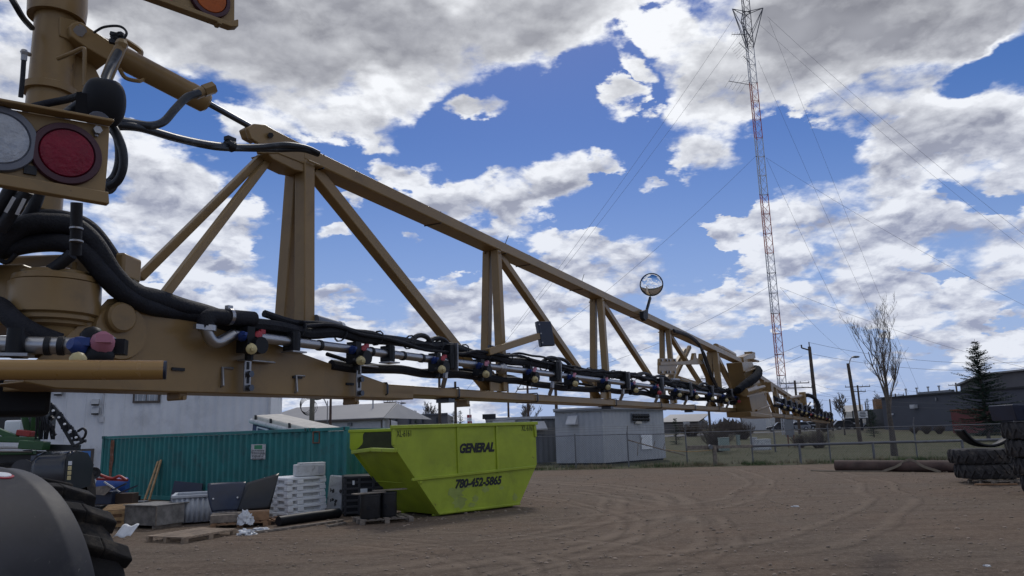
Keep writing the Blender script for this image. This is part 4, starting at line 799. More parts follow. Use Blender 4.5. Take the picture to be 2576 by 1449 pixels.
# --- white metal building behind the container
q_ = W(677, 1060, 41); BLc = Loc((q_.x, q_.y, 0), radians(76)); L1 = 0.0; L0 = -34.0
BD_ = thing('metal_building', 'white ribbed metal clad building with a blue door behind the teal container', 'building', BLc(0, 6))
Pb = lambda mb, n, m, par=BD_, **k: mb.build(n, m, par, **k)
mb = MB(); corrugate(mb, lambda l, w, z: BLc(l, w, z), L0, L1, .46, 0, 5.2, .05); Pb(mb, 'wall', SIDING)
mb = MB(); mb.box(BLc(L1-.02, 6, 2.6), (.04, 12, 5.2), BLc.ax); Pb(mb, 'wall', SIDING)
mb = MB()
for i in range(40):
    l = L0+i*.92
    if l < L1: mb.box(BLc(l, -.016, 2.6), (.05, .034, 5.2), BLc.ax)
Pb(mb, 'panel_seam', SIDING)
mb = MB(); mb.prism([BLc(L0, -.3, 5.2), BLc(L0, 6, 6.6), BLc(L0, 12.3, 5.2)], BLc.a*(L1-L0+.1)); Pb(mb, 'roof', ROOFM)
mb = MB(); mb.box(BLc(L1, -.02, 2.6), (.12, .06, 5.2), BLc.ax); Pb(mb, 'corner_trim', PALEWALL)
def brect(x0, y0, x1, y1, off=-.03):
    a, b = BLc.pix(x0, y0, off), BLc.pix(x1, y1, off); la, lb = (a-BLc.o).dot(BLc.a), (b-BLc.o).dot(BLc.a); return (la+lb)/2, (a.z+b.z)/2, abs(lb-la), abs(a.z-b.z)
l, z, w, h = brect(337, 965, 402, 1013); mb = MB(); mb.box(BLc(l, -.05, z), (w, .10, h), BLc.ax); wf = Pb(mb, 'window', BROWNTRIM)
for q in (-1, 1): mb = MB(); mb.box(BLc(l+q*w*.22, -.105, z), (w*.40, .012, h-.22), BLc.ax); mb.build('pane', GLASS, wf)
for q in (-.32, -.12, .12, .32): mb = MB(); mb.box(BLc(l+q*w, -.115, z), (.03, .01, h-.22), BLc.ax); mb.build('glazing_bar', PALEWALL, wf)
l, z, w, h = brect(188, 1130, 230, 1223); mb = MB(); mb.box(BLc(l, -.05, z), (w, .10, h), BLc.ax); df = Pb(mb, 'door_frame', BROWNTRIM)
mb = MB(); mb.box(BLc(l, -.105, z-.04), (w-.26, .02, h-.14), BLc.ax); mb.build('door', BLUE_DOOR, df)
for bx_ in ((233, 1004, 250, 1019), (233, 1024, 250, 1042), (140, 975, 157, 994)):
    l, z, w, h = brect(*bx_); mb = MB(); mb.prism([BLc(l-w/2, -.02, z-h/2), BLc(l-w/2, -.02, z+h/2), BLc(l-w/2, -.10, z+h/2), BLc(l-w/2, -.28, z-h/2+.05)], BLc.a*w); vh = Pb(mb, 'vent_hood', SHED)
    mb = MB(); mb.box(BLc(l, -.15, z-h/2+.0), (w*.9, .2, .05), BLc.ax); mb.build('vent_mouth', INK, vh)
mb = MB(); a, b = BLc.pix(263, 960, -.05), BLc.pix(259, 1050, -.05); mb.tube([a, Vector((a.x, a.y, b.z))], .035, 6); mb.box(Vector((a.x, a.y, b.z-.1)), (.22, .15, .3), BLc.ax); Pb(mb, 'conduit', PALEWALL)
# --- tarped grain trailer between container and building
TZ = 29.5
TR = thing('tarped_trailer', 'dark blue trailer box under a rolled cream tarp behind the teal container', 'trailer', W(760, 1100, TZ)*1.0)
a, b = W(636, 1062, TZ+1.5), W(886, 1124, TZ-2.8); tv = (b-a).normalized(); tl = Vector((-tv.y, tv.x, 0)).normalized()
mb = MB(); mb.prism([a, a+ZUP*.05, b+ZUP*.02, b-ZUP*1.6, a-ZUP*1.9-tv*.25], tl*2.4); mb.build('trailer_box', NAVY, TR, bevel=.03)
mb = MB(); mb.prism([a+tl*.0+ZUP*.02-tv*.1-tl*.06, a+ZUP*.30-tl*.04+tv*.1, a+ZUP*.36+tl*1.2+tv*.1, a+tl*2.45+ZUP*.05], (b-a)*1.0); mb.build('tarp', CREAM, TR, bevel=.06)
mb = MB(); mb.tube([a+ZUP*.05-tl*.09, b+ZUP*.05-tl*.09], .10, 10); mb.build('tarp_roll', WHITE_OLD, TR)
for q in (.05, .22, .42, .62, .80):
    c = a.lerp(b, q)-tl*.08; mb = MB(); mb.box(c+ZUP*.12, (.10, .05, .42), (tv, tl, ZUP)); mb.build('tarp_bow', INK, TR)
c = a.lerp(b, .12)-tl*.015-ZUP*.45; e2 = tv.cross(tl)*-1
mb = MB()
for dx_, dz_, w_, h_ in ((0, .3, .85, .06), (0, -.3, .85, .06), (-.42, 0, .06, .6), (.42, 0, .06, .6)): mb.box(c+tv*dx_+ZUP*dz_, (w_, .03, h_), (tv, tl, ZUP))
mb.build('white_outline', WHITE_P, TR)
for k in (0, 1): mb = MB(); c = b.lerp(a, .12+.16*k)-ZUP*2.0+tl*.2; c.z = .5; mb.lathe([(.3, -.14), (.48, -.14), (.5, -.1), (.5, .1), (.48, .14), (.3, .14), (.28, .1), (.28, -.1), (.3, -.14)], c, tl, 20); mb.build('wheel', TYRE, TR)
mb = MB(); c = b.lerp(a, .1)-ZUP*.9-tl*.02; mb.box(c, (1.0, .05, .18), (tv, tl, ZUP)); mb.build('white_stripe', WHITE_P, TR)
# --- white collapsed bulk bins, one on the other
WAZ = radians(43); WL = Loc(G(722, 1309), WAZ); nlay = 6; hl = 1.16/nlay
place = ['lowest of the stack, on the ground', 'second from the ground', 'third from the ground', 'fourth from the ground', 'second from the top', 'topmost, under the white box']
for i in range(nlay):
    o = WL(r6.uniform(-.02, .02), r6.uniform(-.03, .03), i*hl)
    t_ = thing('collapsed_bin', 'white plastic collapsed bulk bin, '+place[i], 'plastic bin', o, 'white collapsed bins in the stack')
    L_ = Loc(o, WAZ); mb = MB(); mb.box(L_(.63, .68, hl*.80), (1.26, 1.36, hl*.38), L_.ax); mb.box(L_(.63, .68, hl*.07), (1.22, 1.32, hl*.14), L_.ax); mb.build('bin_deck', WHITE_P, t_, bevel=.018)
    for l, w in ((.07, .07), (.42, .06), (1.18, .07), (.07, 1.29), (1.18, 1.29), (.07, .68)): mb = MB(); mb.box(L_(l, w, hl*.34), (.20 if l > .1 else .17, .13 if l > .1 else .2, hl*.55), L_.ax); mb.build('bin_foot', WHITE_P, t_, bevel=.012)
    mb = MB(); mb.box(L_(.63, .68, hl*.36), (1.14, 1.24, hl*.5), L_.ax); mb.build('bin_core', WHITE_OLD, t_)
# white foam box on the stack
o = WL(.42, .25, 1.17); L_ = Loc(o, radians(64)); t_ = thing('white_box', 'scuffed white cooler box lying on the white bin stack', 'box', o)
mb = MB(); mb.box(L_(.40, .2, .17), (.86, .5, .34), L_.ax); mb.build('box_body', WHITE_OLD, t_, bevel=.03); mb = MB(); mb.box(L_(.46, .2, .36), (.76, .42, .05), L_.ax); mb.build('box_lid', WHITE_OLD, t_, bevel=.015)
mb = MB(); mb.box(L_(.70, -.056, .18), (.16, .02, .2), L_.ax); mb.build('latch_recess', SHED, t_)
# scuffed panel leaning at the end of the stack
o = G(842, 1292); L_ = Loc(o, radians(80)); t_ = thing('leaning_tank', 'stained white tank standing upright between the white stack and the black bins', 'tank', o)
mb = MB(); mb.box(Vector((0, 0, .55)), (.52, .26, 1.06)); mb.xform(Matrix.Translation(o+ZUP*.04) @ Matrix.Rotation(radians(8), 4, 'Z') @ Matrix.Rotation(radians(6), 4, 'Y')); mb.build('tank_body', WHITE_OLD, t_, bevel=.03)
for q in range(7): mb = MB(); c = o+Vector((r6.uniform(-.18, .2)+.06, -.135, r6.uniform(.2, 1.0))); n = 9; mb.add([c+Vector((.05*cos(2*pi*i/n)*r6.uniform(.5, 1.2), -.012, .06*sin(2*pi*i/n)*r6.uniform(.5, 1.2))) for i in range(n)], [tuple(range(n))]); mb.build('stain', mat('dark_stain', (.07, .065, .06), .9), t_)
# black bulk bins
o = G(866, 1300); L_ = Loc(o, radians(74)); t_ = thing('black_bin', 'black ribbed bulk bin with small white labels beside the skip bin', 'plastic bin', o)
mb = MB(); mb.box(L_(.62, .5, .58), (1.3, 1.0, 1.12), L_.ax); mb.build('bin_shell', PLASTIC, t_, bevel=.03)
mb = MB()
for z in (.1, .27, .44, .61, .78, .95, 1.1): mb.box(L_(.62, -.02, z), (1.34, .05, .06), L_.ax)
for l in (.02, .42, .83, 1.24): mb.box(L_(l, -.02, .58), (.07, .05, 1.1), L_.ax)
mb.build('bin_rib', mat('black_rib', (.022, .023, .028), .45), t_, bevel=.008)
for l, z, w, h in ((.25, .95, .06, .12), (.55, .70, .2, .14)): mb = MB(); mb.box(L_(l, -.05, z), (w, .012, h), L_.ax); mb.build('bin_label', BAG, t_)
# grey curved canopy lying on the bins
o = W(842, 1200, 24.5); t_ = None; mb = MB(); ex = Vector((1, .25, 0)).normalized(); ey = Vector((-.25, 1, 0)).normalized()
prof = [(-.62, .0), (-.60, .22), (-.5, .32), (-.1, .40), (.3, .37), (.6, .26), (.74, .05), (.76, -.1)]
sp_ = spline([Vector((x, 0, z)) for x, z in prof], 4); mb.grid(lambda u, v: o+ex*sp_[int(round(u*(len(sp_)-1)))].x+ey*(v*.9)+ZUP*sp_[int(round(u*(len(sp_)-1)))].z, len(sp_)-1, 2)
mb.v = [Vector(p) for p in mb.v]; solo(mb, 'curved_canopy', RIM_GREY, 'grey curved plastic canopy lying upside on the black bins', 'canopy', solid=.03, loc=o)
# pallets
def pallet(o, az, L=1.2, Wd=1.0, label='', m=WOOD, nslat=7, tilt=0, group='pallets on the ground', z=0.0):
    t_ = thing('wooden_pallet', label, 'pallet', (o.x, o.y, z), group); l_ = Loc((o.x, o.y, z), az)
    for i in range(nslat): mb = MB(); mb.box(l_((i+.5)*L/nslat, Wd/2, .125), (L/nslat*.66, Wd, .022), l_.ax); mb.build('deck_slat', m, t_)
    for w in (.05, Wd/2, Wd-.05):
        mb = MB(); mb.box(l_(L/2, w, .102), (L, .09, .022), l_.ax); mb.build('stringer', m, t_)
        for l in (.07, L/2, L-.07): mb = MB(); mb.box(l_(l, w, .046), (.13, .09, .09), l_.ax); mb.build('pallet_block', m, t_)
    return t_, l_
po = G(906, 1322); pallet(po, radians(66), 1.45, .95, 'grey wooden pallet carrying two black tubs near the skip bin', WOOD)
PL = Loc(po, radians(66))
for l, w, h, r_, lab in ((.32, .25, .62, .27, 'black round tub with a board on top, left one on the pallet'), (.82, .45, .64, .27, 'black round tub with a board on top, right one nearer the skip bin')):
    c = PL(l, w, .138); t_ = thing('black_tub', lab, 'tub', c, 'black tubs on the pallet')
    mb = MB(); mb.lathe([(0, 0), (r_*.93, 0), (r_, .05), (r_, h-.06), (r_*1.04, h-.05), (r_*1.04, h), (r_*.96, h), (r_*.9, .1), (0, .1)], c, ZUP, 28); mb.build('tub_wall', BLACK_M, t_)
    mb = MB(); q = c+PL.b*-.0-Vector((0, r_, -h*.45)); mb.lathe([(0, .006), (.05, .006), (.055, 0)], q, Vector((0, -1, 0)), 14); mb.build('drain_plug', PLASTIC, t_)
mb = MB(); mb.bar(PL(-.15, .16, .785), PL(.70, .30, .795), .30, .025); solo(mb, 'board', WOOD, 'thin brown board lying over the left black tub', 'board')
mb = MB(); mb.bar(PL(.45, .40, .825), PL(1.35, .50, .83), .28, .022); solo(mb, 'board', WOOD, 'thin brown board lying over the right black tub', 'board')
# black roll and loose sticks in front of the bins
a, b = G(700, 1324), G(852, 1302); a.z = b.z = .13; mb = MB(); mb.tube([a, a.lerp(b, .5)+Vector((0, 0, .01)), b], .13, 18); solo(mb, 'black_roll', PLASTIC, 'long black roll lying on the ground before the white bins', 'roll')
pallet(G(668, 1322), radians(60), 1.1, .9, 'dark broken pallet under the white bins and the black roll', WOOD_B, 6)
for x0, y0, x1, y1, w_, lab in ((735, 1330, 862, 1312, .11, 'long grey plank lying in front of the black roll'), (825, 1327, 868, 1318, .09, 'short plank beside the pallet of black tubs'), (640, 1342, 725, 1332, .10, 'thin stick lying near the white rags')):
    a, b = G(x0, y0), G(x1, y1); a.z = b.z = .03; mb = MB(); mb.bar(a, b, w_, .05); solo(mb, 'plank', WOOD, lab, 'plank', bevel=.004)
# block stack with the cut drums and the bag
o = G(528, 1332); az = radians(72); pallet(o, az, 1.45, .9, 'low brown pallet under the timber blocks and cut drums', WOOD_B, 7); L_ = Loc(o, az)
mb = MB(); mb.box(L_(.36, .42, .24), (.74, .7, .2), L_.ax); solo(mb, 'timber_block', WOOD, 'grey timber block on the low pallet under the left cut drum', 'timber', bevel=.01)
mb = MB(); mb.box(L_(1.12, .42, .255), (.70, .66, .23), L_.ax); solo(mb, 'timber_box', WOOD_B, 'brown timber box on the low pallet under the right cut drum', 'timber', bevel=.01)
def cut_drum(o, ex, ey, r_, h, a0, a1, name, lab, m):
    mb = MB(); mb.grid(lambda u, v: o+(ex*cos(a0+(a1-a0)*u)+ey*sin(a0+(a1-a0)*u))*r_*(1-.12*(1-v))+ZUP*(h*v), 22, 3); return solo(mb, name, m, lab, 'drum piece', solid=.025, loc=o)
c = L_(.33, .5, .35); mb = MB(); ex, ey = L_.a, L_.b
mb.grid(lambda u, v: c+ex*((v-.5)*(.98-.34*(1-u)**2))+ZUP*(.04+.74*u)+ey*(.05+.36*(u**2)*.9+.10*cos((v-.5)*pi)), 14, 12); solo(mb, 'curved_shell', DKBLUE, 'dark grey curved plastic shell with two bright bolts standing on the timber block', 'panel', solid=.03, loc=c)
for q in (-.32, .3): mb = MB(); mb.sph(c+ex*q+ZUP*.38-ey*(-.10), .025, 8); solo(mb, 'panel_bolt', WHITE_P, 'bright bolt head on the dark curved shell', 'bolt', 'bolts on the curved shell')
c = L_(1.05, .3, .37); mb = MB(); mb.grid(lambda u, v: c+ex*(-.42+.85*v+.22*u)+ZUP*(.02+.72*u+.22*v*u)+ey*(.05+.34*u*u), 12, 8); solo(mb, 'bent_sheet', BLACK_M, 'matt black curved sheet leaning right on the brown timber box', 'panel', solid=.03, loc=c)
def rag(c, sx, sy, sz, lab, name='plastic_bag', m=BAG, seed=0):
    mb = MB()
    def f(u, v):
        d = Vector((sin(pi*u)*cos(2*pi*v), sin(pi*u)*sin(2*pi*v), cos(pi*u))); q = 1+.75*(noise.noise(d*1.9+Vector((seed, 0, 0))))+.35*noise.noise(d*5+Vector((seed, 3, 0)))
        return c+Vector((d.x*sx*q, d.y*sy*q, max(-.3, d.z)*sz*q))
    mb.grid(f, 18, 26); return solo(mb, name, m, lab, 'plastic bag')
rag(L_(.86, -.05, .16), .17, .09, .22, 'crumpled white plastic bag hanging between the timber blocks', seed=4)
rag(G(620, 1345)+ZUP*.03, .20, .13, .09, 'white rag lying on the ground beyond the flat pallet', 'white_rag', seed=9)
rag(G(655, 1336)+ZUP*.02, .2, .12, .06, 'flat white film on the ground next to the stick', 'white_rag', seed=14)
# flat pallet in front, crates
pa, pb, pq = G(596, 1344), G(365, 1349), G(462, 1368); PV = mat('pale_pallet_wood', (.27, .205, .145), .85, var=.3, vs=4, bump=.2, bs=30)
pallet(pq, atan2((pa-pq).x, (pa-pq).y), (pa-pq).length, 1.25, 'pale slatted pallet lying nearest, in front of the plywood box', PV, 9)
def open_bin(o, az, L, Wd, H, m, lab, cat, name, pitch=.13):
    t_ = thing(name, lab, cat, o); l_ = Loc(o, az); mb = MB()
    corrugate(mb, lambda l, w, z: l_(l, -w*.8, z), 0, L, pitch, .06, H-.08, .045); corrugate(mb, lambda l, w, z: l_(-w*.8, l, z), 0, Wd, pitch, .06, H-.08, .045); corrugate(mb, lambda l, w, z: l_(l, Wd+w, z), 0, L, pitch, .06, H-.08, .045); corrugate(mb, lambda l, w, z: l_(L+w, l, z), 0, Wd, pitch, .06, H-.08, .045); mb.build('bin_wall', m, t_, solid=.012)
    mb = MB(); mb.box(l_(L/2, Wd/2, .07), (L, Wd, .03), l_.ax); mb.build('bin_floor', m, t_)
    mb = MB()
    for l, w, a_, b_ in ((L/2, -.02, L+.14, .09), (L/2, Wd+.02, L+.14, .09), (-.02, Wd/2, .09, Wd), (L+.02, Wd/2, .09, Wd)): mb.box(l_(l, w, H-.04), (a_, b_, .08), l_.ax)
    mb.build('bin_rim', m, t_, bevel=.015); return t_, l_
t_, l_ = open_bin(G(392, 1331)+Vector((.1, .75, 0)), radians(70), 1.75, 1.3, .80, TRANSL, 'milky white ribbed open bin behind the plywood box', 'plastic bin', 'ribbed_bin')
mb = MB(); mb.box(l_(.5, .7, .52), (.9, .8, .25), l_.ax); solo(mb, 'black_scrap', BLACK_RUB, 'black scrap lying inside the milky open bin', 'scrap', bevel=.08)
o = G(391, 1332); L_ = Loc(o, radians(27)); t_ = thing('plywood_box', 'weathered grey plywood box with a loose lid between the crates', 'box', o)
mb = MB(); mb.box(L_(.45, .65, .34), (.88, 1.30, .50), L_.ax); mb.build('box_side', PLY, t_); mb = MB(); mb.box(L_(.50, .66, .605), (1.06, 1.36, .022), (L_.a, L_.b, (ZUP+L_.a*-.04).normalized())); mb.build('box_lid', PLY, t_)
mb = MB(); mb.box(L_(.45, .12, .045), (.86, .10, .09), L_.ax); mb.build('box_runner', WOOD, t_)
mb = MB(); mb.box(L_(.45, 1.15, .045), (.86, .10, .09), L_.ax); mb.build('box_runner', WOOD, t_)
mb = MB(); mb.box(L_(.0, -.0, .34), (.03, .03, .52), L_.ax); mb.build('corner_strip', WOOD, t_)
o = G(270, 1330); L_ = Loc(o, radians(66)); t_ = thing('slatted_crate', 'brown wooden crate with pale slats on top left of the plywood box', 'crate', o)
mb = MB(); mb.box(L_(.38, .5, .24), (.76, 1.0, .44), L_.ax); mb.build('crate_body', WOOD_B, t_)
mb = MB()
for l in (.05, .38, .71): mb.box(L_(l, -.015, .24), (.09, .03, .46), L_.ax)
for z in (.07, .24, .42): mb.box(L_(.38, -.04, z), (.76, .025, .09), L_.ax)
mb.build('crate_batten', WOOD_Y, t_)
for i in range(6): mb = MB(); mb.box(L_(.40+.02*i, .02+i*.19, .49+.012*i), (1.15, .11, .022), L_.ax); mb.build('top_slat', WOOD_Y, t_)
a = G(310, 1352); mb = MB(); mb.grid(lambda u, v: a+Vector((-.22+.42*u+.1*v, -.05+.22*v, .02+.26*v+.03*sin(u*9))), 8, 6); solo(mb, 'paper_sheet', WHITE_P, 'creased white printed sheet lying by the tyre', 'paper', solid=.006, loc=a)
for k, (x0, y0, x1, y1) in enumerate(((363, 1262, 398, 1160), (374, 1262, 405, 1157))):
    a, b = G(x0, y0), CL.pix(x1, y1, -.02); mb = MB(); mb.bar(a+ZUP*.02, b, .11, .045, CL.b); solo(mb, 'plank', WOOD_Y, ('left' if k == 0 else 'right')+' of two yellow planks leaning on the teal container', 'plank', 'planks leaning on the container')
o = G(455, 1268); L_ = Loc(o, radians(98)); mb = MB(); mb.prism([L_(-.62, .2, .0), L_(.66, .2, .0), L_(.62, .35, .70), L_(.0, .38, .76), L_(-.55, .38, .82)], L_.b*.05); solo(mb, 'dark_sheet', DKBLUE, 'dark blue sheet standing against the teal container', 'panel', bevel=.01)
mb = MB(); mb.box(L_(.30, .05, .14), (.85, .25, .28), L_.ax)
for i in range(9): mb.box(L_(-.05+.09*i, -.08, .2+.06*(i % 3)), (.05, .06, .2), L_.ax)
solo(mb, 'radiator_block', BLACK_M, 'black finned block in front of the dark blue sheet', 'machine part')
mb = MB(); mb.box(L_(-.25, .02, .17), (.30, .08, .36), L_.ax); solo(mb, 'grey_plate', SHED, 'small grey plate beside the black finned block', 'plate')
# junk heap at the left end
o = G(278, 1268); t_ = thing('blue_barrel', 'blue plastic barrel lying under red scrap near the blue door', 'barrel', o)
c = W(283, 1222, 26.5); mb = MB(); e = Vector((1, .15, 0)).normalized(); mb.lathe([(0, -.5), (.24, -.5), (.28, -.46), (.28, -.18), (.295, -.16), (.28, -.14), (.28, .14), (.295, .16), (.28, .18), (.28, .46), (.24, .5), (0, .5)], c, e, 24); mb.build('barrel_body', BLUE_M, t_)
mb = MB(); mb.lathe([(0, .515), (.10, .515), (.27, .505), (.285, .47)], c, -e, 20); mb.build('barrel_head', WHITE_OLD, t_)
o = W(260, 1205, 25.5); t_ = thing('red_tool_frame', 'red tubular tool frame with a black disc lying on the junk heap', 'tool', o)
mb = MB(); mb.tube(spline([W(206, 1184, 25.4), W(235, 1186, 25.4), W(255, 1196, 25.4), W(282, 1204, 25.4), W(300, 1198, 25.4), W(318, 1208, 25.4)], 5), .05, 7); mb.bar(W(245, 1205, 25.5), W(320, 1208, 25.5), .16, .07); mb.build('frame_tube', RED_M, t_)
mb = MB(); c = W(237, 1190, 25.2); mb.lathe([(0, .05), (.08, .05), (.10, .02), (.19, .03), (.20, 0), (.19, -.03), (0, -.03)], c, (CP-c).normalized(), 28); mb.build('disc', BLACK_M, t_)
mb = MB(); mb.bar(W(228, 1200, 25.3), W(226, 1262, 25.3), .10, .06); mb.build('stand', BLACK_M, t_)
mb = MB(); mb.box(W(216, 1252, 25.0), (.45, .4, .30)); solo(mb, 'red_crate', RED_M, 'small red crate at the foot of the junk heap', 'crate', bevel=.02)
mb = MB(); mb.box(W(318, 1254, 25.2), (.60, .45, .36)); solo(mb, 'brown_carton', mat('dark_brown_card', (.06, .04, .03), .9), 'dark brown box at the right end of the junk heap', 'box', bevel=.01)
mb = MB(); mb.box(W(262, 1252, 25.0), (.75, .45, .42)); solo(mb, 'grey_bin', DKBLUE, 'dark grey bin in the middle of the junk heap', 'bin', bevel=.03)
mb = MB(); mb.prism([W(238, 1244, 24.6), W(236, 1225, 24.7), W(280, 1220, 24.7), W(280, 1230, 24.6), W(262, 1246, 24.6)], Vector((0, .06, 0))); solo(mb, 'cardboard_flap', WOOD, 'pale brown flap resting on the grey bin', 'cardboard')
for x0, y0, x1, y1, w_, lab in ((262, 1212, 304, 1240, .14, 'grey board thrown over the blue barrel'), (300, 1240, 345, 1222, .12, 'dark bent strip leaning over the brown box'), (285, 1232, 318, 1216, .16, 'dark plate lying on the junk heap')):
    mb = MB(); mb.bar(W(x0, y0, 24.6), W(x1, y1, 24.7), w_, .04); solo(mb, 'scrap_strip', DKBLUE if 'board' not in lab else SHED, lab, 'scrap')
mb = MB(); mb.lathe([(.12, -.05), (.2, -.05), (.22, 0), (.2, .05), (.12, .05), (.1, 0), (.12, -.05)], G(285, 1283)+ZUP*.08, ZUP, 16); solo(mb, 'small_tyre', TYRE, 'small black tyre lying behind the slatted crate', 'tyre')
for x0, y0, x1, y1, w_, m_, lab in ((455, 1318, 520, 1306, .16, WOOD, 'grey board lying behind the pale slatted pallet'), (600, 1326, 668, 1316, .14, WOOD_B, 'brown board lying between the timber box and the white bins'), (300, 1300, 352, 1284, .14, WOOD_Y, 'yellow board poking out between the crate and the plywood box'), (690, 1336, 770, 1326, .07, WOOD, 'thin grey lath before the black roll'), (455, 1268, 512, 1262, .12, BLACK_M, 'black strip under the dark blue sheet')):
    a, b = G(x0, y0), G(x1, y1); a.z = b.z = .035; mb = MB(); mb.bar(a, b, w_, .06); solo(mb, 'loose_board', m_, lab, 'board', bevel=.004)
for px, py, Z, sx, sy, sz, m_, lab in ((330, 1262, 27, .5, .4, .35, PLASTIC, 'black box right of the dark brown box'), (352, 1262, 26, .4, .4, .25, RIM_GREY, 'grey box at the foot of the leaning planks'), (650, 1262, 26, .6, .4, .6, BLACK_M, 'black block between the bent sheet and the white bins'), (760, 1262, 26.5, 1.6, .5, .9, PLASTIC, 'black crate behind the white bin stack'), (240, 1282, 24, .5, .4, .3, BLACK_M, 'black case before the red crate'), (205, 1268, 26, .4, .4, .6, BLUE_M, 'blue drum by the mudguard of the green sprayer')):
    p = W(px, py, Z); o = Vector((p.x, p.y, 0)); t_ = thing('storage_box' if 'drum' not in lab else 'blue_drum', lab, 'box' if 'drum' not in lab else 'drum', o); mb = MB()
    if 'drum' in lab: mb.lathe([(0, 0), (.27, 0), (.29, .03), (.29, .3), (.305, .32), (.29, .34), (.29, .6), (.305, .62), (.29, .64), (.29, .86), (.27, .88), (0, .88)], o, ZUP, 24)
    else: mb.box(o+ZUP*(sz/2), (sx, sy, sz))
    mb.build('box_body', m_, t_, bevel=.03 if 'drum' not in lab else 0); mb = MB(); mb.box(o+ZUP*(sz+.02 if 'drum' not in lab else .89), (sx*1.04, sy*1.04, .04) if 'drum' not in lab else (.12, .12, .03)); mb.build('box_lid', m_, t_, bevel=.01)
# --- green sprayer parked at the left
GZ = 18.0
GS = thing('green_sprayer', 'green and black field sprayer with folded black boom parked at the left edge', 'sprayer', Vector((W(20, 1200, GZ).x, W(20, 1200, GZ).y, 0)))
Pg = lambda mb, n, m, **k: mb.build(n, m, GS, **k)
def gw(x, y, dz=0.0): return W(x, y, GZ+dz)
mb = MB(); mb.bar(gw(-90, 1103), gw(95, 1107), .25, .14); mb.bar(gw(55, 1118, -.3), gw(118, 1122, -.3), .3, .20); Pg(mb, 'boom_carrier', GREEN_M, bevel=.02)
mb = MB(); mb.bar(gw(-90, 1140), gw(88, 1138), .2, .10); mb.bar(gw(-40, 1070), gw(42, 1102), .16, .13); mb.bar(gw(92, 1040, .4), gw(88, 1105, .4), .2, .2); mb.bar(gw(60, 1045, .4), gw(70, 1085, .4), .14, .14); Pg(mb, 'frame', GREEN_M, bevel=.015)
for y in (1125, 1134): mb = MB(); mb.tube([gw(-90, y, -.3), gw(80, y+1, -.3)], .03, 8); Pg(mb, 'spray_pipe', STEEL)
mb = MB(); mb.box(gw(40, 1083, .6), (.42, .3, .5)); Pg(mb, 'rinse_tank', WHITE_P, bevel=.04)
mb = MB(); mb.bar(gw(46, 1088, .1), gw(82, 1092, .1), .2, .14); Pg(mb, 'red_cover', RED_M, bevel=.02)
mb = MB(); mb.box(gw(20, 1195, .8), (2.3, 1.2, 1.1)); mb.box(gw(40, 1060, 1.2), (1.8, .5, .5)); Pg(mb, 'chassis', BLACK_M, bevel=.05)
r8 = random.Random(8)
# folded boom: a slanting lattice with its hoses
a0_, a1_, b0_, b1_ = gw(124, 1014, -.2), gw(186, 1122, -.2), gw(134, 1020, -.2), gw(208, 1112, -.2)
mb = MB(); mb.bar(a0_, a1_, .09, .07); mb.bar(b0_, b1_, .10, .07)
for i in range(9): q = i/8; mb.bar(a0_.lerp(a1_, q), b0_.lerp(b1_, min(1, q+.06*(i % 2))), .05, .05)
mb.bar(gw(100, 1050), gw(140, 1095), .09, .07); mb.bar(gw(112, 1062), gw(130, 1045), .06, .05); mb.bar(gw(116, 1066), gw(134, 1050), .06, .05); mb.bar(gw(95, 1140, -.1), gw(178, 1142, -.1), .14, .10); mb.bar(gw(120, 1126), gw(200, 1128), .1, .16); Pg(mb, 'folded_boom', BLACK_M)
for i in range(13):
    q = .1+i*.068; c = a0_.lerp(b1_, q)+Vector((r8.uniform(-.07, .07), -.08, r8.uniform(-.05, .05))); mb = MB(); mb.box(c, (.09, .09, .11)); mb.cyl(c-ZUP*.02, c+ZUP*.09, .03, n=8); Pg(mb, 'nozzle_body', PLASTIC)
for i in range(5): c = a0_.lerp(b1_, .2+i*.17)+Vector((.03, -.14, 0)); mb = MB(); mb.cyl(c, c-Vector((0, .04, 0)), .025, n=8); Pg(mb, 'nozzle_tip', WHITE_P)
for i in range(10):
    x = 92+i*5+r8.uniform(-2, 2); y0 = 1022+max(0, (i-2))*7; mb = MB(); mb.tube(spline([gw(x-4, y0, -.1), gw(x, y0+20, -.15), gw(x-1+r8.uniform(-4, 4), 1070, -.15), gw(x+r8.uniform(-5, 5), 1105, -.1)], 5), .022, 6); Pg(mb, 'hose', BLACK_RUB)
mb = MB(); mb.tube(spline([gw(92, 1050), gw(92, 1022), gw(98, 1018), gw(104, 1024), gw(104, 1045)], 5), .035, 7); mb.tube(spline([gw(196, 1085, -.2), gw(208, 1078, -.2), gw(216, 1085, -.2), gw(213, 1098, -.2), gw(205, 1106, -.2)], 5), .03, 7); mb.tube([gw(202, 1110, -.2), gw(216, 1109, -.2)], .04, 7); Pg(mb, 'hose_bow', BLACK_RUB)
c = gw(150, 1195, -.3); mb = MB()
fpr = spline([Vector((-.02, -.45, -.42)), Vector((0, -.48, .1)), Vector((0, -.40, .42)), Vector((0, -.1, .56)), Vector((0, .4, .50)), Vector((0, .7, .2))], 5)
mb.grid(lambda u, v: c+Vector(((v-.5)*.80*(1 if .05 < v < .95 else .98), fpr[int(round(u*(len(fpr)-1)))].y, fpr[int(round(u*(len(fpr)-1)))].z-(.03 if v in (0, 1) else 0))), len(fpr)-1, 8); Pg(mb, 'mudguard', mat('glossy_mudguard', (.02, .022, .028), .22, spec=.6), solid=.03)
mb = MB(); mb.prism([c+Vector((.385, y_, z_)) for y_, z_ in [(-.46, -.42), (-.46, .1), (-.38, .42), (-.1, .55), (.4, .49), (.7, .2), (.6, -.3)]], Vector((.02, 0, 0))); Pg(mb, 'mudguard_side', BLACK_M); mb = MB(); mb.box(c+Vector((.43, -.46, .0)), (.04, .06, .95)); Pg(mb, 'mudguard_edge', BLACK_M)
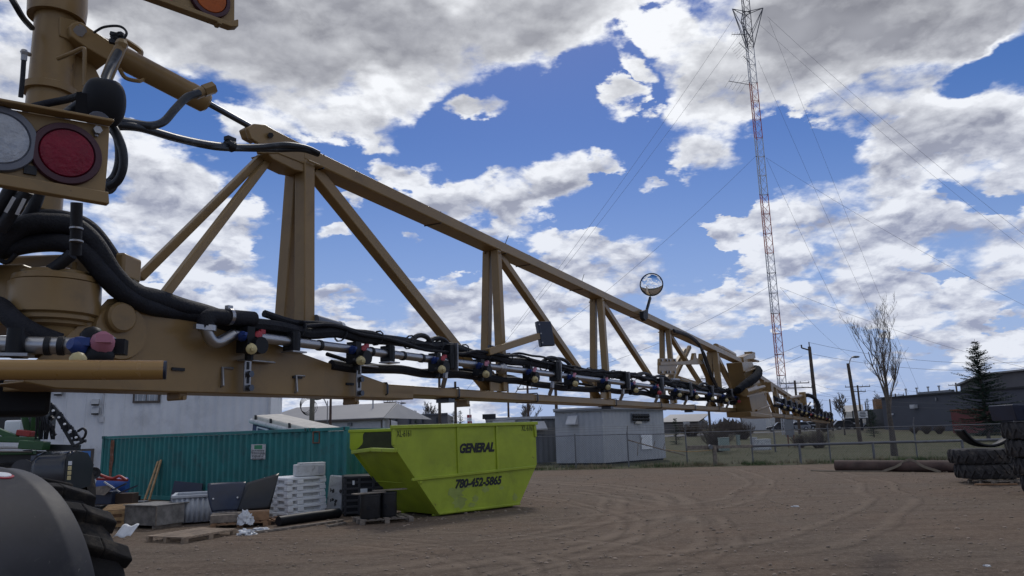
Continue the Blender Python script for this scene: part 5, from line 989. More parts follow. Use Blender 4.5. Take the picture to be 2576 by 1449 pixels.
for z in (.28, .17, .06, -.05): mb = MB(); mb.box(c+Vector((.50, -.47, z)), (.07, .03, .09)); Pg(mb, 'marker_strip', CAP_CREAM if z < .2 else BAG)
mb = MB(); cw = Vector((c.x, c.y+.45, .95)); mb.lathe([(.45, -.25), (.85, -.26), (.95, -.2), (.95, .2), (.85, .26), (.45, .25)], cw, Vector((1, .1, 0)), 36); Pg(mb, 'tyre', TYRE)
mb = MB(); cw = Vector((gw(60, 1200).x-.4, cw.y, .95)); mb.lathe([(.45, -.25), (.85, -.26), (.95, -.2), (.95, .2), (.85, .26), (.45, .25)], cw, Vector((1, .1, 0)), 36); Pg(mb, 'tyre', TYRE)
mb = MB(); mb.cyl(gw(55, 1180, -.6), gw(60, 1180, -.3), .22, n=18); mb.cyl(gw(60, 1205, -.6), gw(62, 1205, -.3), .10, n=12); Pg(mb, 'wheel_motor', mat('motor_black', (.03, .03, .035), .35), bevel=.02)
mb = MB(); mb.box(gw(100, 1152, -.2), (.3, .2, .12)); Pg(mb, 'lamp_box', RIM_GREY)
# ------------------------------------------------------------------ fence line, shed, barrier
FAZ = atan2(FD.x, FD.y); FL = Loc(FA, FAZ)
def fk(px, py=1120, off=0.0): p = FL.pix(px, py, off); return (p-FA).dot(FD)
FE = thing('chain_link_fence', 'grey chain link fence with barbed wire arms between the dirt yard and the lawn', 'fence', FL(12, 0))
Pf = lambda mb, n, m, **k: mb.build(n, m, FE, **k)
ks = [fk(px) for px in (1315, 1447, 1579, 1726, 1891, 2086, 2304, 2560)]; ks = [ks[0]-14, ks[0]-7]+ks+[ks[-1]+6]
FH = 1.92
for i, k in enumerate(ks):
    mb = MB(); mb.cyl(FL(k, 0, 0), FL(k, 0, FH+.06), .042, n=8); mb.sph(FL(k, 0, FH+.08), .05, 6)
    if k > 2: mb.tube([FL(k, 0, FH+.02), FL(k+.04, -.12, FH+.5)], .028, 6)
    Pf(mb, 'fence_post', FENCE)
for i in range(len(ks)-1):
    k0, k1 = ks[i], ks[i+1]
    sag = -.10 if i == 4 else 0
    mb = MB(); mb.tube(spline([FL(k0, 0, FH), FL((k0+k1)/2, 0, FH+sag*.4), FL(k1, 0, FH)], 3), .030, 6); Pf(mb, 'top_rail', FENCE)
    mb = MB(); pit = .14; n = int((k1-k0)/pit); hh = FH-.06
    for q in range(-int(hh/pit*1.0)-1, n+1):
        for sg in (1, -1):
            x0, x1 = (q*pit, q*pit+hh) if sg > 0 else (q*pit+hh, q*pit); z0, z1 = .03, hh
            xa, za, xb, zb_ = x0, z0, x1, z1
            def clip(xa, za, xb, zb_):
                L = k1-k0
                if max(xa, xb) <= 0 or min(xa, xb) >= L: return None
                f = lambda x: za+(zb_-za)*(x-xa)/(xb-xa)
                na, nb = min(max(xa, 0), L), min(max(xb, 0), L); return na, f(na), nb, f(nb)
            c_ = clip(xa, za, xb, zb_)
            if not c_: continue
            xa, za, xb, zb_ = c_; a, b = FL(k0+xa, 0, za), FL(k0+xb, 0, zb_); w_ = .0055; d_ = Vector((0, 0, w_))
            mb.add([a-d_, b-d_, b+d_, a+d_], [(0, 1, 2, 3)])
    Pf(mb, 'chain_link_mesh', FENCE)
for z_, o_ in ((FH+.20, -.05), (FH+.35, -.085), (FH+.48, -.115)):
    mb = MB(); k0 = ks[2]
    while k0 < ks[5]-.1: mb.tube([FL(k0, o_, z_+.01), FL(k0+2.2, o_, z_)], .007, 3); k0 += 2.2
    Pf(mb, 'barbed_wire', WIRE)
a, b = FL.pix(1580, 1107, -.25), FL.pix(1723, 1145, -.5); mb = MB(); mb.tube(spline([a, a.lerp(b, .5)+ZUP*-.02, b], 4), .04, 6)
for q in (.22, .45, .62): c = a.lerp(b, q); mb.tube([c-ZUP*.02, c+ZUP*.34+FD*.12], .022, 5)
c = a.lerp(b, .18); mb.tube([c, c-ZUP*.75-FD*.08], .022, 5); solo(mb, 'fallen_rail', WOOD, 'broken grey rail fallen aslant before the white panel of the shed', 'rail')
mb = MB(); mb.tube(spline([FL.pix(1660, 1130, -.4), FL.pix(1700, 1134, -.4), FL.pix(1745, 1136, -.4), FL.pix(1790, 1132, -.4)], 5), .022, 5); solo(mb, 'hanging_cable', WOOD_Y, 'pale cable sagging between the fallen rail and the barrier post', 'cable')
GR = thing('barrier_rail', 'weathered timber and pipe barrier rail running just before the chain link fence', 'barrier', FL(18, -.3))
o_ = -.32; zr = FL.pix(1830, 1124, o_).z
for x0, x1, w_, nm, m_ in ((1728, 1800, .24, 'timber_rail', WOOD), (1800, 1893, .17, 'timber_rail', WOOD), (1893, 2300, .15, 'pipe_rail', WIRE), (2300, 2620, .15, 'pipe_rail', FENCE)):
    mb = MB(); a, b = FL(fk(x0, 1120, o_), o_, zr), FL(fk(x1, 1120, o_), o_, zr+(.02 if x0 > 1850 else 0))
    (mb.bar(a, b, .10, w_) if 'timber' in nm else mb.cyl(a, b, w_*.5, n=10)); mb.build(nm, m_, GR, bevel=.01 if 'timber' in nm else 0)
for x in (1796, 2010, 2195, 2420):
    mb = MB(); k = fk(x, 1120, o_); mb.cyl(FL(k, o_-.05, 0), FL(k, o_-.05, zr+.05), .13 if x < 1800 else .07, n=10); mb.build('rail_post', WOOD if x < 1800 else FENCE, GR)
mb = MB(); k = fk(1786, 1120, o_); mb.cyl(FL(k, o_-.35, zr+.02), FL(k, o_+.2, zr+.02), .13, n=12); mb.build('pipe_end', FENCE, GR)
# shed of two joined units
def gxy(px, Z): p = W(px, 1080, Z); return Vector((p.x, p.y, 0))
def block(par, name, m, pts, h, z0=.0): mb = MB(); mb.prism([p+ZUP*z0 for p in pts], ZUP*(h-z0)); return mb.build(name, m, par)
S0, S1, S2 = gxy(1397, 50.2), gxy(1516, 48.6), gxy(1671, 53.5); S3 = S2+(S0-S1)*1.2
SH = thing('grey_shed', 'pale grey metal clad shed with a sloping vent hood and white panel behind the fence', 'shed', S1)
def wallrib(par, a, b, z0, z1, m, pitch=.42, dep=.045, name='wall'):
    l_ = Loc(a, atan2((b-a).x, (b-a).y)); mb = MB(); corrugate(mb, lambda l, w, z: l_(l, w, z), 0, (b-a).length, pitch, z0, z1, dep); mb.build(name, m, par); return l_
sa = wallrib(SH, S0, S1, .12, 3.45, SHED); sb = wallrib(SH, S1, S2, .12, 3.45, SHED); wallrib(SH, S2, S3, .12, 3.45, SHED)
block(SH, 'skirt', INK, [S0+sa.b*.1+sa.a*.1, S1+sa.b*.1-sa.a*.1, S2+sb.b*.15-sb.a*.1, S3], .12)
mb = MB(); e = .22; mb.prism([S0-sa.b*e+ZUP*3.45, S1-sa.b*e*.8-sb.b*e*.5+ZUP*3.45, S2-sb.b*e+sb.a*.1+ZUP*3.45, S3+ZUP*3.45], ZUP*.14); mb.build('roof', SHED_D, SH)
mb = MB(); mb.bar(S0-sa.b*.24+ZUP*3.62, S1-sa.b*.2-sb.b*.13+ZUP*3.62, .06, .12); mb.bar(S1-sa.b*.2-sb.b*.13+ZUP*3.62, S2-sb.b*.24+ZUP*3.62, .06, .12); mb.build('fascia', SHED, SH)
def hood(par, l_, x0, y0, x1, y1):
    a, b = l_.pix(x0, y0, -.02), l_.pix(x1, y1, -.02); la, lb = (a-l_.o).dot(l_.a), (b-l_.o).dot(l_.a); mb = MB()
    mb.prism([l_(la, -.02, b.z), l_(la, -.02, a.z), l_(la, -.12, a.z), l_(la, -.55, b.z+.08), l_(la, -.55, b.z)], l_.a*(lb-la)); h_ = mb.build('vent_hood', PALEWALL, par); return h_
hood(SH, sa, 1430, 1046, 1455, 1068)
a, b = sb.pix(1612, 1094, -.03), sb.pix(1641, 1129, -.03); mb = MB(); mb.prism([Vector((a.x, a.y, a.z)), Vector((b.x, b.y, a.z)), Vector((b.x, b.y, b.z)), Vector((a.x, a.y, b.z))], -sb.b*.03); mb.build('white_panel', WHITE_P, SH)
a, b = sb.pix(1588, 1039, -.03), sb.pix(1604, 1062, -.03); mb = MB(); mb.prism([a, Vector((sb.pix(1632, 1040, -.03).x, sb.pix(1632, 1040, -.03).y, a.z)), Vector((sb.pix(1632, 1040, -.03).x, sb.pix(1632, 1040, -.03).y, b.z)), Vector((a.x, a.y, b.z))], -sb.b*.05); pn_ = mb.build('shed_panel', SHED_D, SH)
for x0, x1 in ((1594, 1613), (1616, 1630)):
    for y in (1046, 1055):
        mb = MB(); p, q = sb.pix(x0, y, -.12), sb.pix(x1, y, -.12); mb.tube([p, q], .10, 8); n_ = int((q-p).length/.22)
        for i in range(n_+1): mb.sph(p.lerp(q, i/max(1, n_)), .135, 8)
        mb.build('black_mark', INK, pn_)  # plain dark lobes standing for illegible writing on the panel
mb = MB(); p, q = sb.pix(1599, 1063, -.1), sb.pix(1613, 1063, -.1); mb.bar(p, q, .12, .16); mb.build('wall_lamp', CREAM, SH)
Q0, Q1, Q2 = gxy(1222, 52.5), gxy(1333, 52), gxy(1400, 53); Q3 = Q0+Vector((0, 6, 0))
SH2 = thing('dark_shed', 'darker grey ribbed shed with a pale vent hood behind the skip bin', 'shed', Q1)
qa = wallrib(SH2, Q0, Q1, .1, 3.1, SHED); qb = wallrib(SH2, Q1, Q2, .1, 3.1, SHED_D)  # second wall is a darker grey than the first
mb = MB(); mb.prism([Q0-qa.b*.2+ZUP*3.1, Q1-qa.b*.2+ZUP*3.1, Q2-qb.b*.2+ZUP*3.1, Q2+Vector((0, 5, 3.2)), Q3+ZUP*3.2], ZUP*.16); mb.build('roof', SHED, SH2)
hood(SH2, qb, 1338, 1060, 1368, 1081); mb = MB(); mb.bar(qa.pix(1240, 1061, -.1), qa.pix(1296, 1059, -.1), .2, .14); mb.build('awning', PALEWALL, SH2); mb = MB(); mb.box(qa(.3, -.2, 3.35), (.9, .3, .34), qa.ax); mb.build('roof_unit', INK, SH2)
# rusted pipe with a strap, loose litter on the dirt
pa, pb_ = G(2108, 1185), G(2460, 1190); pr_ = .25; pa = pa+Vector((0, .2, pr_)); pb_ = pb_+Vector((0, .6, pr_)); mb = MB(); mb.cyl(pa, pb_, pr_, n=20); solo(mb, 'rusted_pipe', PIPE_RUST, 'long thick rust red pipe lying along the foot of the fence', 'pipe')
pd = (pb_-pa).normalized(); k1_ = (G(2300, 1185)-pa).dot(pd); pp = Vector((pd.y, -pd.x, 0)); c = pa+pd*k1_
mb = MB(); pts = [c-pd*1.1+pp*.42-ZUP*(pr_-.02), c-pd*.55+pp*.33-ZUP*.02, c-pd*.08+pp*.08+ZUP*(pr_+.03), c+pd*.08+pp*.1+ZUP*(pr_+.03), c+pd*.6+pp*.34-ZUP*.02, c+pd*1.25+pp*.45-ZUP*(pr_-.02)]
for i in range(len(pts)-1): mb.bar(pts[i], pts[i+1], .11, .02, pp)
mb.tube(spline([pts[0]-pd*3.2+pp*.1, pts[0]-pd*2.0+pp*.25, pts[0]-pd*.9+pp*.1, pts[0]], 4), .035, 5); solo(mb, 'tie_strap', STRAP, 'tan webbing strap looped over the rusted pipe', 'strap')
rag(G(2000, 1275)+ZUP*.0, .10, .05, .03, 'tiny white litter on the bare dirt in the right half', 'litter', seed=21)
rag(G(2483, 1425), .045, .035, .03, 'tiny white scrap on the dirt at the lower right', 'litter', seed=25)
# ------------------------------------------------------------------ old tyres at the right
def old_tyre(c, r_, w_, lab, group, tilt=0.0, n=20):
    t_ = thing('tractor_tyre', lab, 'tyre', c, group); ax = Vector((sin(tilt), 0, cos(tilt))); o = Vector(c)+ax*(w_/2); mb = MB(); h = w_/2
    mb.lathe([(r_*.60, -h*.55), (r_*.66, -h*.85), (r_*.80, -h*.98), (r_*.90, -h*.86), (r_*.94, -h*.5), (r_*.945, 0), (r_*.94, h*.5), (r_*.90, h*.86), (r_*.80, h*.98), (r_*.66, h*.85), (r_*.60, h*.55), (r_*.58, 0), (r_*.60, -h*.55)], o, ax, 56); mb.build('carcass', TYRE_OLD, t_)
    mb = MB(); x, y = frame(ax)
    for i in range(n):
        for sg in (-1, 1):
            a = 2*pi*(i+(.5 if sg > 0 else 0))/n
            def q(k, da, rr): aa = a+da; return o+(x*cos(aa)+y*sin(aa))*rr+ax*(k*sg)
            st_ = [(-.06, 0, .945, 1.0), (h*.5, .11, .94, .995), (h*.93, .17, .88, .95)]
            for j in range(2):
                (ka, da, la_, ha), (kb, db, lb_, hb) = st_[j], st_[j+1]; wq = .052
                mb.add([q(ka, da-wq, r_*la_), q(ka, da+wq, r_*la_), q(kb, db+wq, r_*lb_), q(kb, db-wq, r_*lb_), q(ka, da-wq*.7, r_*ha), q(ka, da+wq*.7, r_*ha), q(kb, db+wq*.7, r_*hb), q(kb, db-wq*.7, r_*hb)], [(0, 1, 2, 3), (4, 5, 6, 7), (0, 1, 5, 4), (1, 2, 6, 5), (2, 3, 7, 6), (3, 0, 4, 7)])
    mb.build('tread_lugs', TYRE_OLD, t_); return t_
def gz(px, Z): p = W(px, 1150, Z); return p.x, p.y
x_, y_ = gz(2474, 27.2); TG = 'tractor tyres stacked at the right edge'
old_tyre((x_+.05, y_, .15), 1.04, .52, 'worn tractor tyre lying on the pallet, lower one of the pair', TG)
old_tyre((x_-.05, y_+.1, .67), 1.05, .52, 'worn tractor tyre right under the curved black mudguard', TG)
pallet(Vector((x_-.55, y_-1.25, 0)), radians(80), 1.5, 1.2, 'broken grey pallet under the pair of tractor tyres', WOOD, 5)
mb = MB(); mb.bar(Vector((x_-1.2, y_-1.3, .05)), Vector((x_+.1, y_-1.5, .04)), .14, .05); solo(mb, 'plank', WOOD_B, 'splintered board lying before the tyre pallet', 'plank')
for i, (dx_, lab) in enumerate(((.22, 'lowest of the tall tyre stack at the right edge'), (.06, 'second from the ground in the tall tyre stack'), (-.10, 'third from the ground in the tall tyre stack'), (-.16, 'topmost of the tall tyre stack, paler shoulder'))):
    x2, y2 = gz(2640, 22.8); old_tyre((x2+dx_, y2, .01+i*.535), 1.03, .53, 'tractor tyre, '+lab, TG)
c = Vector((x_, y_, 1.20)); mb = MB()
def fen(u, v):
    a = radians(200+125*u); rx = 1.05; return c+Vector((rx*cos(a)+.05, -.55+.55*v, 1.02+.98*sin(a)+.10*(u > .5)*(u-.5)-.10*sin(pi*v)*0))
mb.grid(fen, 26, 4); mb.grid(lambda u, v: fen(u, 0)+Vector((0, .0, 0))+(Vector((c.x, fen(u, 0).y, 2.2))-fen(u, 0)).normalized()*(.10*v), 26, 1)
solo(mb, 'mudguard', PLASTIC, 'curved black mudguard lying like a cradle on the pair of tractor tyres', 'mudguard', solid=.03, loc=(c.x, c.y, 1.20))
x2, y2 = gz(2622, 22.8); mb = MB(); c = Vector((x2, y2, 2.16)); mb.prism([c+Vector((-1.05, -.6, .50)), c+Vector((1.2, -.6, .40)), c+Vector((1.1, -.5, .02)), c+Vector((-.92, -.5, .02))], Vector((0, 1.2, 0))); mb.box(c+Vector((.1, -.63, .32)), (1.6, .05, .10)); solo(mb, 'black_trough', DKBLUE, 'dark plastic trough lying on top of the tall tyre stack', 'trough', bevel=.03, loc=c)
# ------------------------------------------------------------------ lattice mast with its guys
TZ_ = 108.0; tb = W(1974, 1050, TZ_); TB = Vector((tb.x, tb.y, 0))
def tz(py, px=1900): d = ray(px, py); return EYE+d.z*math.hypot(TB.x, TB.y)/math.hypot(d.x, d.y)
TW = thing('radio_mast', 'tall red and white guyed lattice radio mast against the clouds', 'mast', TB)
Pt = lambda mb, n, m, **k: mb.build(n, m, TW, **k)
ht = tz(-70, 1865); hs = 3.05; tri = [Vector((cos(a), sin(a), 0))*.66 for a in (radians(200), radians(-20), radians(90))]
nsec = int(ht/hs)+1
for i in range(nsec):
    z0 = i*hs; mb = MB()
    for p in tri: mb.cyl(TB+p+ZUP*z0, TB+p+ZUP*(z0+hs), .066, n=5)
    for k in range(3):
        p, q = tri[k], tri[(k+1) % 3]; mb.cyl(TB+p+ZUP*z0, TB+q+ZUP*z0, .040, n=4)
        for h0 in (0, .5): a_, b_ = (p, q); mb.cyl(TB+a_+ZUP*(z0+h0*hs), TB+b_+ZUP*(z0+(h0+.5)*hs), .024, n=3); mb.cyl(TB+b_+ZUP*(z0+h0*hs), TB+a_+ZUP*(z0+(h0+.5)*hs), .024, n=3)
    ph = (i//3) % 2; Pt(mb, 'lattice_section', TWR_D if z0 > ht*.80 else (TWR_R if ph else TWR_W))  # top sections coloured dark: a backlit silhouette put into their colour
for i in range(2, nsec, 2):
    mb = MB()
    for p in tri: mb.sph(TB+p+ZUP*(i*hs), .10, 6)
    Pt(mb, 'flange_joint', TWR_D)
zs = tz(30, 1893); zl = tz(118, 1893); mb = MB(); arms = []
for p in tri:
    e = TB+p.normalized()*2.6+ZUP*(zs+.3); arms.append(e); mb.cyl(TB+p+ZUP*zl, e, .07, n=5)
    for q in tri:
        if q is not p: mb.cyl(TB+q+ZUP*(zs), e, .06, n=5); mb.cyl(TB+q+ZUP*(zl+.6), e, .05, n=5)
mb.v = mb.v; Pt(mb, 'star_mount', TWR_D)
dirs = [Vector((-1, -.15, 0)).normalized(), Vector((1.0, -.02, 0)).normalized(), Vector((.45, .9, 0)).normalized()]
def guy(a, b): mb = MB(); k = 8; mb.tube([a.lerp(b, i/k)-ZUP*(4*(i/k)*(1-i/k)*.9) for i in range(k+1)], .017, 4); Pt(mb, 'guy_wire', WIRE)
def gnd_at(px, py, Z): p = W(px, py, Z); return p
for x0, y0, x1, y1, Z1 in ((1854, 30, 1285, 835, 104), (1856, 90, 1150, 1010, 106), (1932, 32, 2576, 590, 104), (1908, 55, 2620, 660, 112), (1936, 40, 2320, 1000, 150), (1906, 150, 2290, 1000, 160), (1898, 395, 1340, 880, 104), (1926, 395, 2620, 790, 110), (1926, 395, 2160, 880, 150), (1932, 722, 1480, 930, 105), (1962, 722, 2620, 935, 109), (1962, 722, 2150, 905, 140)):
    hz = tz(y0, x0); guy(Vector((W(x0, y0, TZ_).x, W(x0, y0, TZ_+hz*.0).y, 0))*0+Vector((TB.x+(x0-(1974-.0985*(1050-y0)))/FPX*TZ_, TB.y, hz)), gnd_at(x1, y1, Z1))
def yagi(py, L, n_, el_len, dir_, slope=0.0):
    z = tz(py, 1890); mb = MB(); a = TB+dir_*.3+ZUP*z; b = TB+dir_*L+ZUP*(z+slope); mb.cyl(a, b, .05, n=5); e = Vector((-dir_.y, dir_.x, 0))
    for i in range(n_): c = a.lerp(b, .25+.75*i/(n_-1)); l_ = el_len*(1.15-.25*i/(n_-1)); mb.cyl(c-e*l_-ZUP*.35*l_, c+e*l_+ZUP*.35*l_, .018, n=3)
    mb.cyl(TB+dir_*.3+ZUP*(z+.9), a.lerp(b, .55), .025, n=4); Pt(mb, 'yagi_antenna', TWR_D)
yagi(215, 4.2, 5, 1.5, Vector((-.97, -.25, 0)).normalized(), .3); yagi(133, 2.6, 5, 1.6, Vector((-.8, -.6, 0)).normalized(), 1.0); yagi(85, 2.6, 5, .45, Vector((-1, 0, 0)), .1); yagi(160, 1.8, 5, .5, Vector((-.8, -.6, 0)).normalized(), .8)
# ------------------------------------------------------------------ poles and wires
def pole(px, ytop, Z, r_, lab, name='utility_pole', arms_=(), m=POLE, cat='pole', lamp=None, trafo=False, lean=0.0, group='poles along the road'):
    p = W(px, ytop, Z); g = Vector((p.x, p.y, terrain(p.y)-.3)); t_ = thing(name, lab, cat, (g.x, g.y, terrain(p.y)), group)
    d = Vector((lean, 0, 1)); top = p; mb = MB(); base = Vector((p.x-lean*(p.z-g.z), p.y, g.z)); mb.tube([base, top], [r_*1.25, r_*.85], 10); mb.build('pole_shaft', m, t_)
    for dy_, w_ in arms_:
        c = W(px, ytop+dy_, Z); c = Vector((top.x-lean*(top.z-c.z), top.y, c.z)); mb = MB(); mb.box(c, (w_, .12, .13)); ca = mb.build('cross_arm', m, t_)
        for q in (-.48, -.2, .2, .48): mb = MB(); mb.cyl(c+Vector((q*w_, 0, .06)), c+Vector((q*w_, 0, .32)), .05, .035, 6); mb.build('insulator', GALV, ca)
    if lamp:
        mb = MB(); a, b = top-ZUP*.5, W(lamp[0], lamp[1], Z); mb.tube(spline([a, a.lerp(b, .5)+ZUP*.3, b], 4), .05, 6); la_ = mb.build('lamp_arm', GALV, t_)
        mb = MB(); e = Vector((1 if b.x > a.x else -1, 0, 0)); mb.sph(b+e*.3, .2, 8, (2.2, 1, .6)); mb.build('lamp_head', FENCE, la_)
    if trafo:
        for q in (-.75, 0.5, .95): mb = MB(); c = top+Vector((q, -.1, -3.6)); mb.cyl(c-ZUP*.5, c+ZUP*.5, .33, n=12); mb.cyl(c+ZUP*.5, c+ZUP*.8, .07, n=6); mb.build('transformer_can', FENCE, t_)
    return t_, top
pole(787, 940, 58, .19, 'thick greenish wooden pole with coiled cable left of the grey warehouse', m=POLE_G)
mb = MB(); cc = W(769, 1017, 57.6)
for k in range(5): mb.tube([cc+Vector((.45*cos(a)*(1+.1*k)+.06*k, .03*k, .62*sin(a)-.06*k)) for a in [2*pi*j/14 for j in range(15)]], .018, 4)
solo(mb, 'cable_coil', BLACK_RUB, 'loose coil of black cable hanging on the greenish pole', 'cable')
pole(833, 940, 62, .10, 'slim rust brown pole before the grey warehouse roof', m=PIPE_RUST); pole(824, 1008, 64, .04, 'thin pale lamp standard beside the rust brown pole', name='street_lamp', lamp=(806, 1003), m=FENCE, cat='street lamp')
pole(981, 1010, 95, .14, 'wooden pole with a lamp arm over the dark brick building', lamp=(1008, 1014), arms_=((2, 1.6),)); pole(1105, 940, 75, .15, 'dark wooden pole by the bare tree right of the dark brick building'); pole(1145, 960, 80, .15, 'wooden pole with a cross arm above the dark spruces', arms_=((45, 2.0),))
pole(1277, 960, 70, .10, 'thin rust pole rising behind the dark shed', m=PIPE_RUST); pole(1326, 945, 78, .13, 'rust brown pole with a lamp arm above the skip bin', arms_=((34, 2.2),), lamp=(1296, 990), m=PIPE_RUST)
L1_ = pole(1395, 911, 80, .16, 'utility pole with one cross arm behind the sensor box', arms_=((10, 3.4),))[1]; L2_ = pole(1518, 934, 88, .15, 'utility pole with one cross arm behind the middle uprights', arms_=((6, 4.2),))[1]
L3_ = pole(1776, 941, 105, .15, 'utility pole with a cross arm behind the hook bracket', arms_=((12, 3.0), (22, 3.0)))[1]; L4_ = pole(1999, 957, 110, .17, 'utility pole with two cross arms and grey transformers behind the boom tip', arms_=((7, 4.2), (19, 5.0)), trafo=True)[1]
L5_ = pole(2036, 872, 72, .17, 'tall plain wooden pole right of the radio mast', lean=-.005)[1]; mb = MB(); mb.cyl(L5_-ZUP*.35, L5_+Vector((-.75, 0, -.1)), .07, n=6); mb.cyl(L5_+Vector((-.75, 0, -.1)), L5_+Vector((-.75, 0, .2)), .07, n=6); mb.cyl(L5_, L5_+ZUP*.45, .05, n=6); solo(mb, 'pole_insulator', POLE, 'insulator bracket on the top of the tall plain pole', 'insulator')
L6_ = pole(2133, 914, 75, .17, 'leaning wooden lamp pole left of the bare tree', name='street_lamp', lamp=(2145, 898), cat='street lamp', lean=-.045)[1]; L7_ = pole(2157, 969, 120, .15, 'utility pole with cross arms right of the leaning lamp pole', arms_=((4, 4.0), (16, 2.4)))[1]
pole(2404, 963, 170, .2, 'distant pole with a cross arm above the charcoal building', arms_=((6, 3.4),)); pole(2087, 1004, 120, .12, 'short dark pole left of the sign board'); pole(2252, 990, 130, .12, 'distant pole behind the bare tree', arms_=((4, 3.0),))
pole(2176, 1010, 160, .12, 'far thin pole behind the sign board'); pole(1945, 1070, 62, .06, 'thin fence stake behind the white cabinet', m=FENCE)
def wire(a, b, sag, lab, r_=.014): mb = MB(); k = 12; mb.tube([a.lerp(b, i/k)-ZUP*(4*(i/k)*(1-i/k)*sag) for i in range(k+1)], r_, 4); solo(mb, 'power_line', WIRE, lab, 'power line', 'power lines over the yard', loc=a)
for i, dz_ in enumerate((0, -.9)):
    h_ = ('upper', 'lower')[i]
    wire(L1_+Vector((-1.5, 0, -.1+dz_)), W(840, 905+i*12, 62), .8, h_+' wire from the pole behind the sensor box to the left'); wire(L1_+Vector((1.5, 0, -.1+dz_)), L2_+Vector((1.8, 0, dz_)), .6, h_+' wire between the two poles behind the uprights'); wire(L2_+Vector((1.8, 0, dz_)), L3_+Vector((1.2, 0, dz_)), .9, h_+' wire from the middle uprights to the hook bracket pole')
    wire(L3_+Vector((1.2, 0, dz_)), L4_+Vector((1.8, 0, dz_)), .9, h_+' wire between the hook bracket pole and the transformer pole'); wire(L4_+Vector((1.8, 0, dz_)), L7_+Vector((1.6, 0, dz_)), 1.2, h_+' wire from the transformer pole to the pole by the lamp'); wire(L7_+Vector((1.6, 0, dz_)), W(2640, 975+i*8, 115), 1.2, h_+' wire running right from the pole by the lamp over the charcoal building')
    wire(L5_+ZUP*(.4+dz_*1.2), W(2640, 905+i*14, 78), 1.0, h_+' wire running right from the tall plain pole'); wire(L5_+Vector((-.75, 0, .2+dz_*1.2)), W(1480, 1010+i*24, 84), 1.0, h_+' wire falling left from the tall plain pole')
    wire(W(1990, 985+i*10, 115), W(2640, 1006+i*14, 95), 1.0, h_+' low wire crossing before the bare tree')
# ------------------------------------------------------------------ buildings further off
def px_block(name, lab, cat, pts, zt, m, roof=None, z0=0.0, par=None):
    P3 = [gxy(x, Z) for x, Z in pts]; t_ = thing(name, lab, cat, P3[0]); mb = MB(); mb.prism([Vector((p.x, p.y, z0)) for p in P3], ZUP*(zt-z0)); mb.build('wall', m, t_, bevel=0); return t_, P3
t_, P3 = px_block('charcoal_building', 'long charcoal walled workshop with flat dark roof behind the bare tree', 'building', [(2226, 118), (2640, 88), (2900, 130), (2400, 170)], 5.75, DKWALL)
Lc = Loc(P3[0], atan2((P3[1]-P3[0]).x, (P3[1]-P3[0]).y)); mb = MB(); mb.bar(Lc(-.2, -.1, 5.8), Lc((P3[1]-P3[0]).length+.2, -.1, 5.8), .4, .22); mb.build('parapet', INK, t_)
mb = MB(); mb.prism([Lc(15, 2, 5.8), Lc(15, 2, 6.9), Lc(20, 2, 7.9), Lc(48, 2, 7.9), Lc(48, 2, 5.8)], Lc.b*12); mb.build('upper_storey', BRICK, t_); mb = MB(); mb.bar(Lc(8, .8, 6.05), Lc(15, .8, 6.05), .5, .4); mb.build('roof_unit', SHED_D, t_)
mb = MB(); mb.prism([Lc(14.6, 1.4, 6.9), Lc(20, 1.4, 8.1), Lc(48, 1.4, 8.1), Lc(48, 1.4, 7.9), Lc(20, 1.4, 7.9), Lc(14.8, 1.4, 6.7)], Lc.b*13); mb.build('roof', ROOFM, t_)
for l in (4.5, 7, 9.5, 11.8): mb = MB(); mb.cyl(Lc(l, 1.2, 5.8), Lc(l, 1.2, 6.9 if l > 5 else 7.0), .10, n=6); mb.cyl(Lc(l, 1.2, 6.8), Lc(l, 1.2, 7.0), .18, n=6); mb.build('roof_vent', SHED, t_)
def wallbox(l_, t_, x0, y0, x1, y1, dep, name, m): a, b = l_.pix(x0, y0, -.05), l_.pix(x1, y1, -.05); mb = MB(); c = (a+b)/2; mb.box(Vector((c.x, c.y, c.z))-l_.b*dep/2, (abs((b-a).dot(l_.a)), dep, abs(a.z-b.z)), l_.ax); return mb.build(name, m, t_)
wallbox(Lc, t_, 2297, 1018, 2309, 1027, .6, 'wall_vent', PALEWALL); wallbox(Lc, t_, 2243, 1040, 2248, 1044, .2, 'wall_lamp', WHITE_P); wallbox(Lc, t_, 2355, 1000, 2358, 1008, .2, 'wall_pipe', SHED_D)
t_, P3 = px_block('red_container', 'dark red shipping container standing before the charcoal building', 'container', [(2397, 92), (2486, 88), (2500, 96), (2412, 100)], 3.25, REDW, z0=.5); mb = MB(); mb.bar(P3[0]+ZUP*3.3, P3[1]+ZUP*3.3, .2, .14); mb.build('top_rail', RUST, t_)
t_, P3 = px_block('low_dark_building', 'low black walled building with a brick chimney left of the charcoal building', 'building', [(2181, 130), (2238, 122), (2245, 132), (2190, 140)], 4.2, INK, z0=.6); mb = MB(); p = gxy(2219, 127); mb.box(p+ZUP*4.9, (1.6, 1.2, 2.0)); mb.build('chimney', WOOD_B, t_)
t_, P3 = px_block('pale_house', 'small pale gabled house behind the sign board', 'building', [(2126, 150), (2176, 146), (2182, 160), (2132, 164)], 4.2, CREAM, z0=.6); a, b = P3[0], P3[1]; mb = MB(); mb.prism([a+ZUP*4.2, a.lerp(P3[3], .5)+ZUP*5.6, P3[3]+ZUP*4.2], b-a); mb.build('roof', ROOFM, t_)
sg = thing('sign_board', 'white reader board with black lines of lettering on a black frame by the road', 'sign', gxy(2164, 112)+ZUP*.9); c = W(2164, 1043, 112); mb = MB(); mb.box(c, (2.3, .25, 1.2)); mb.build('board_frame', INK, sg); mb = MB(); mb.box(c-Vector((0, .14, 0)), (2.1, .04, 1.02)); mb.build('board_face', WHITE_P, sg)
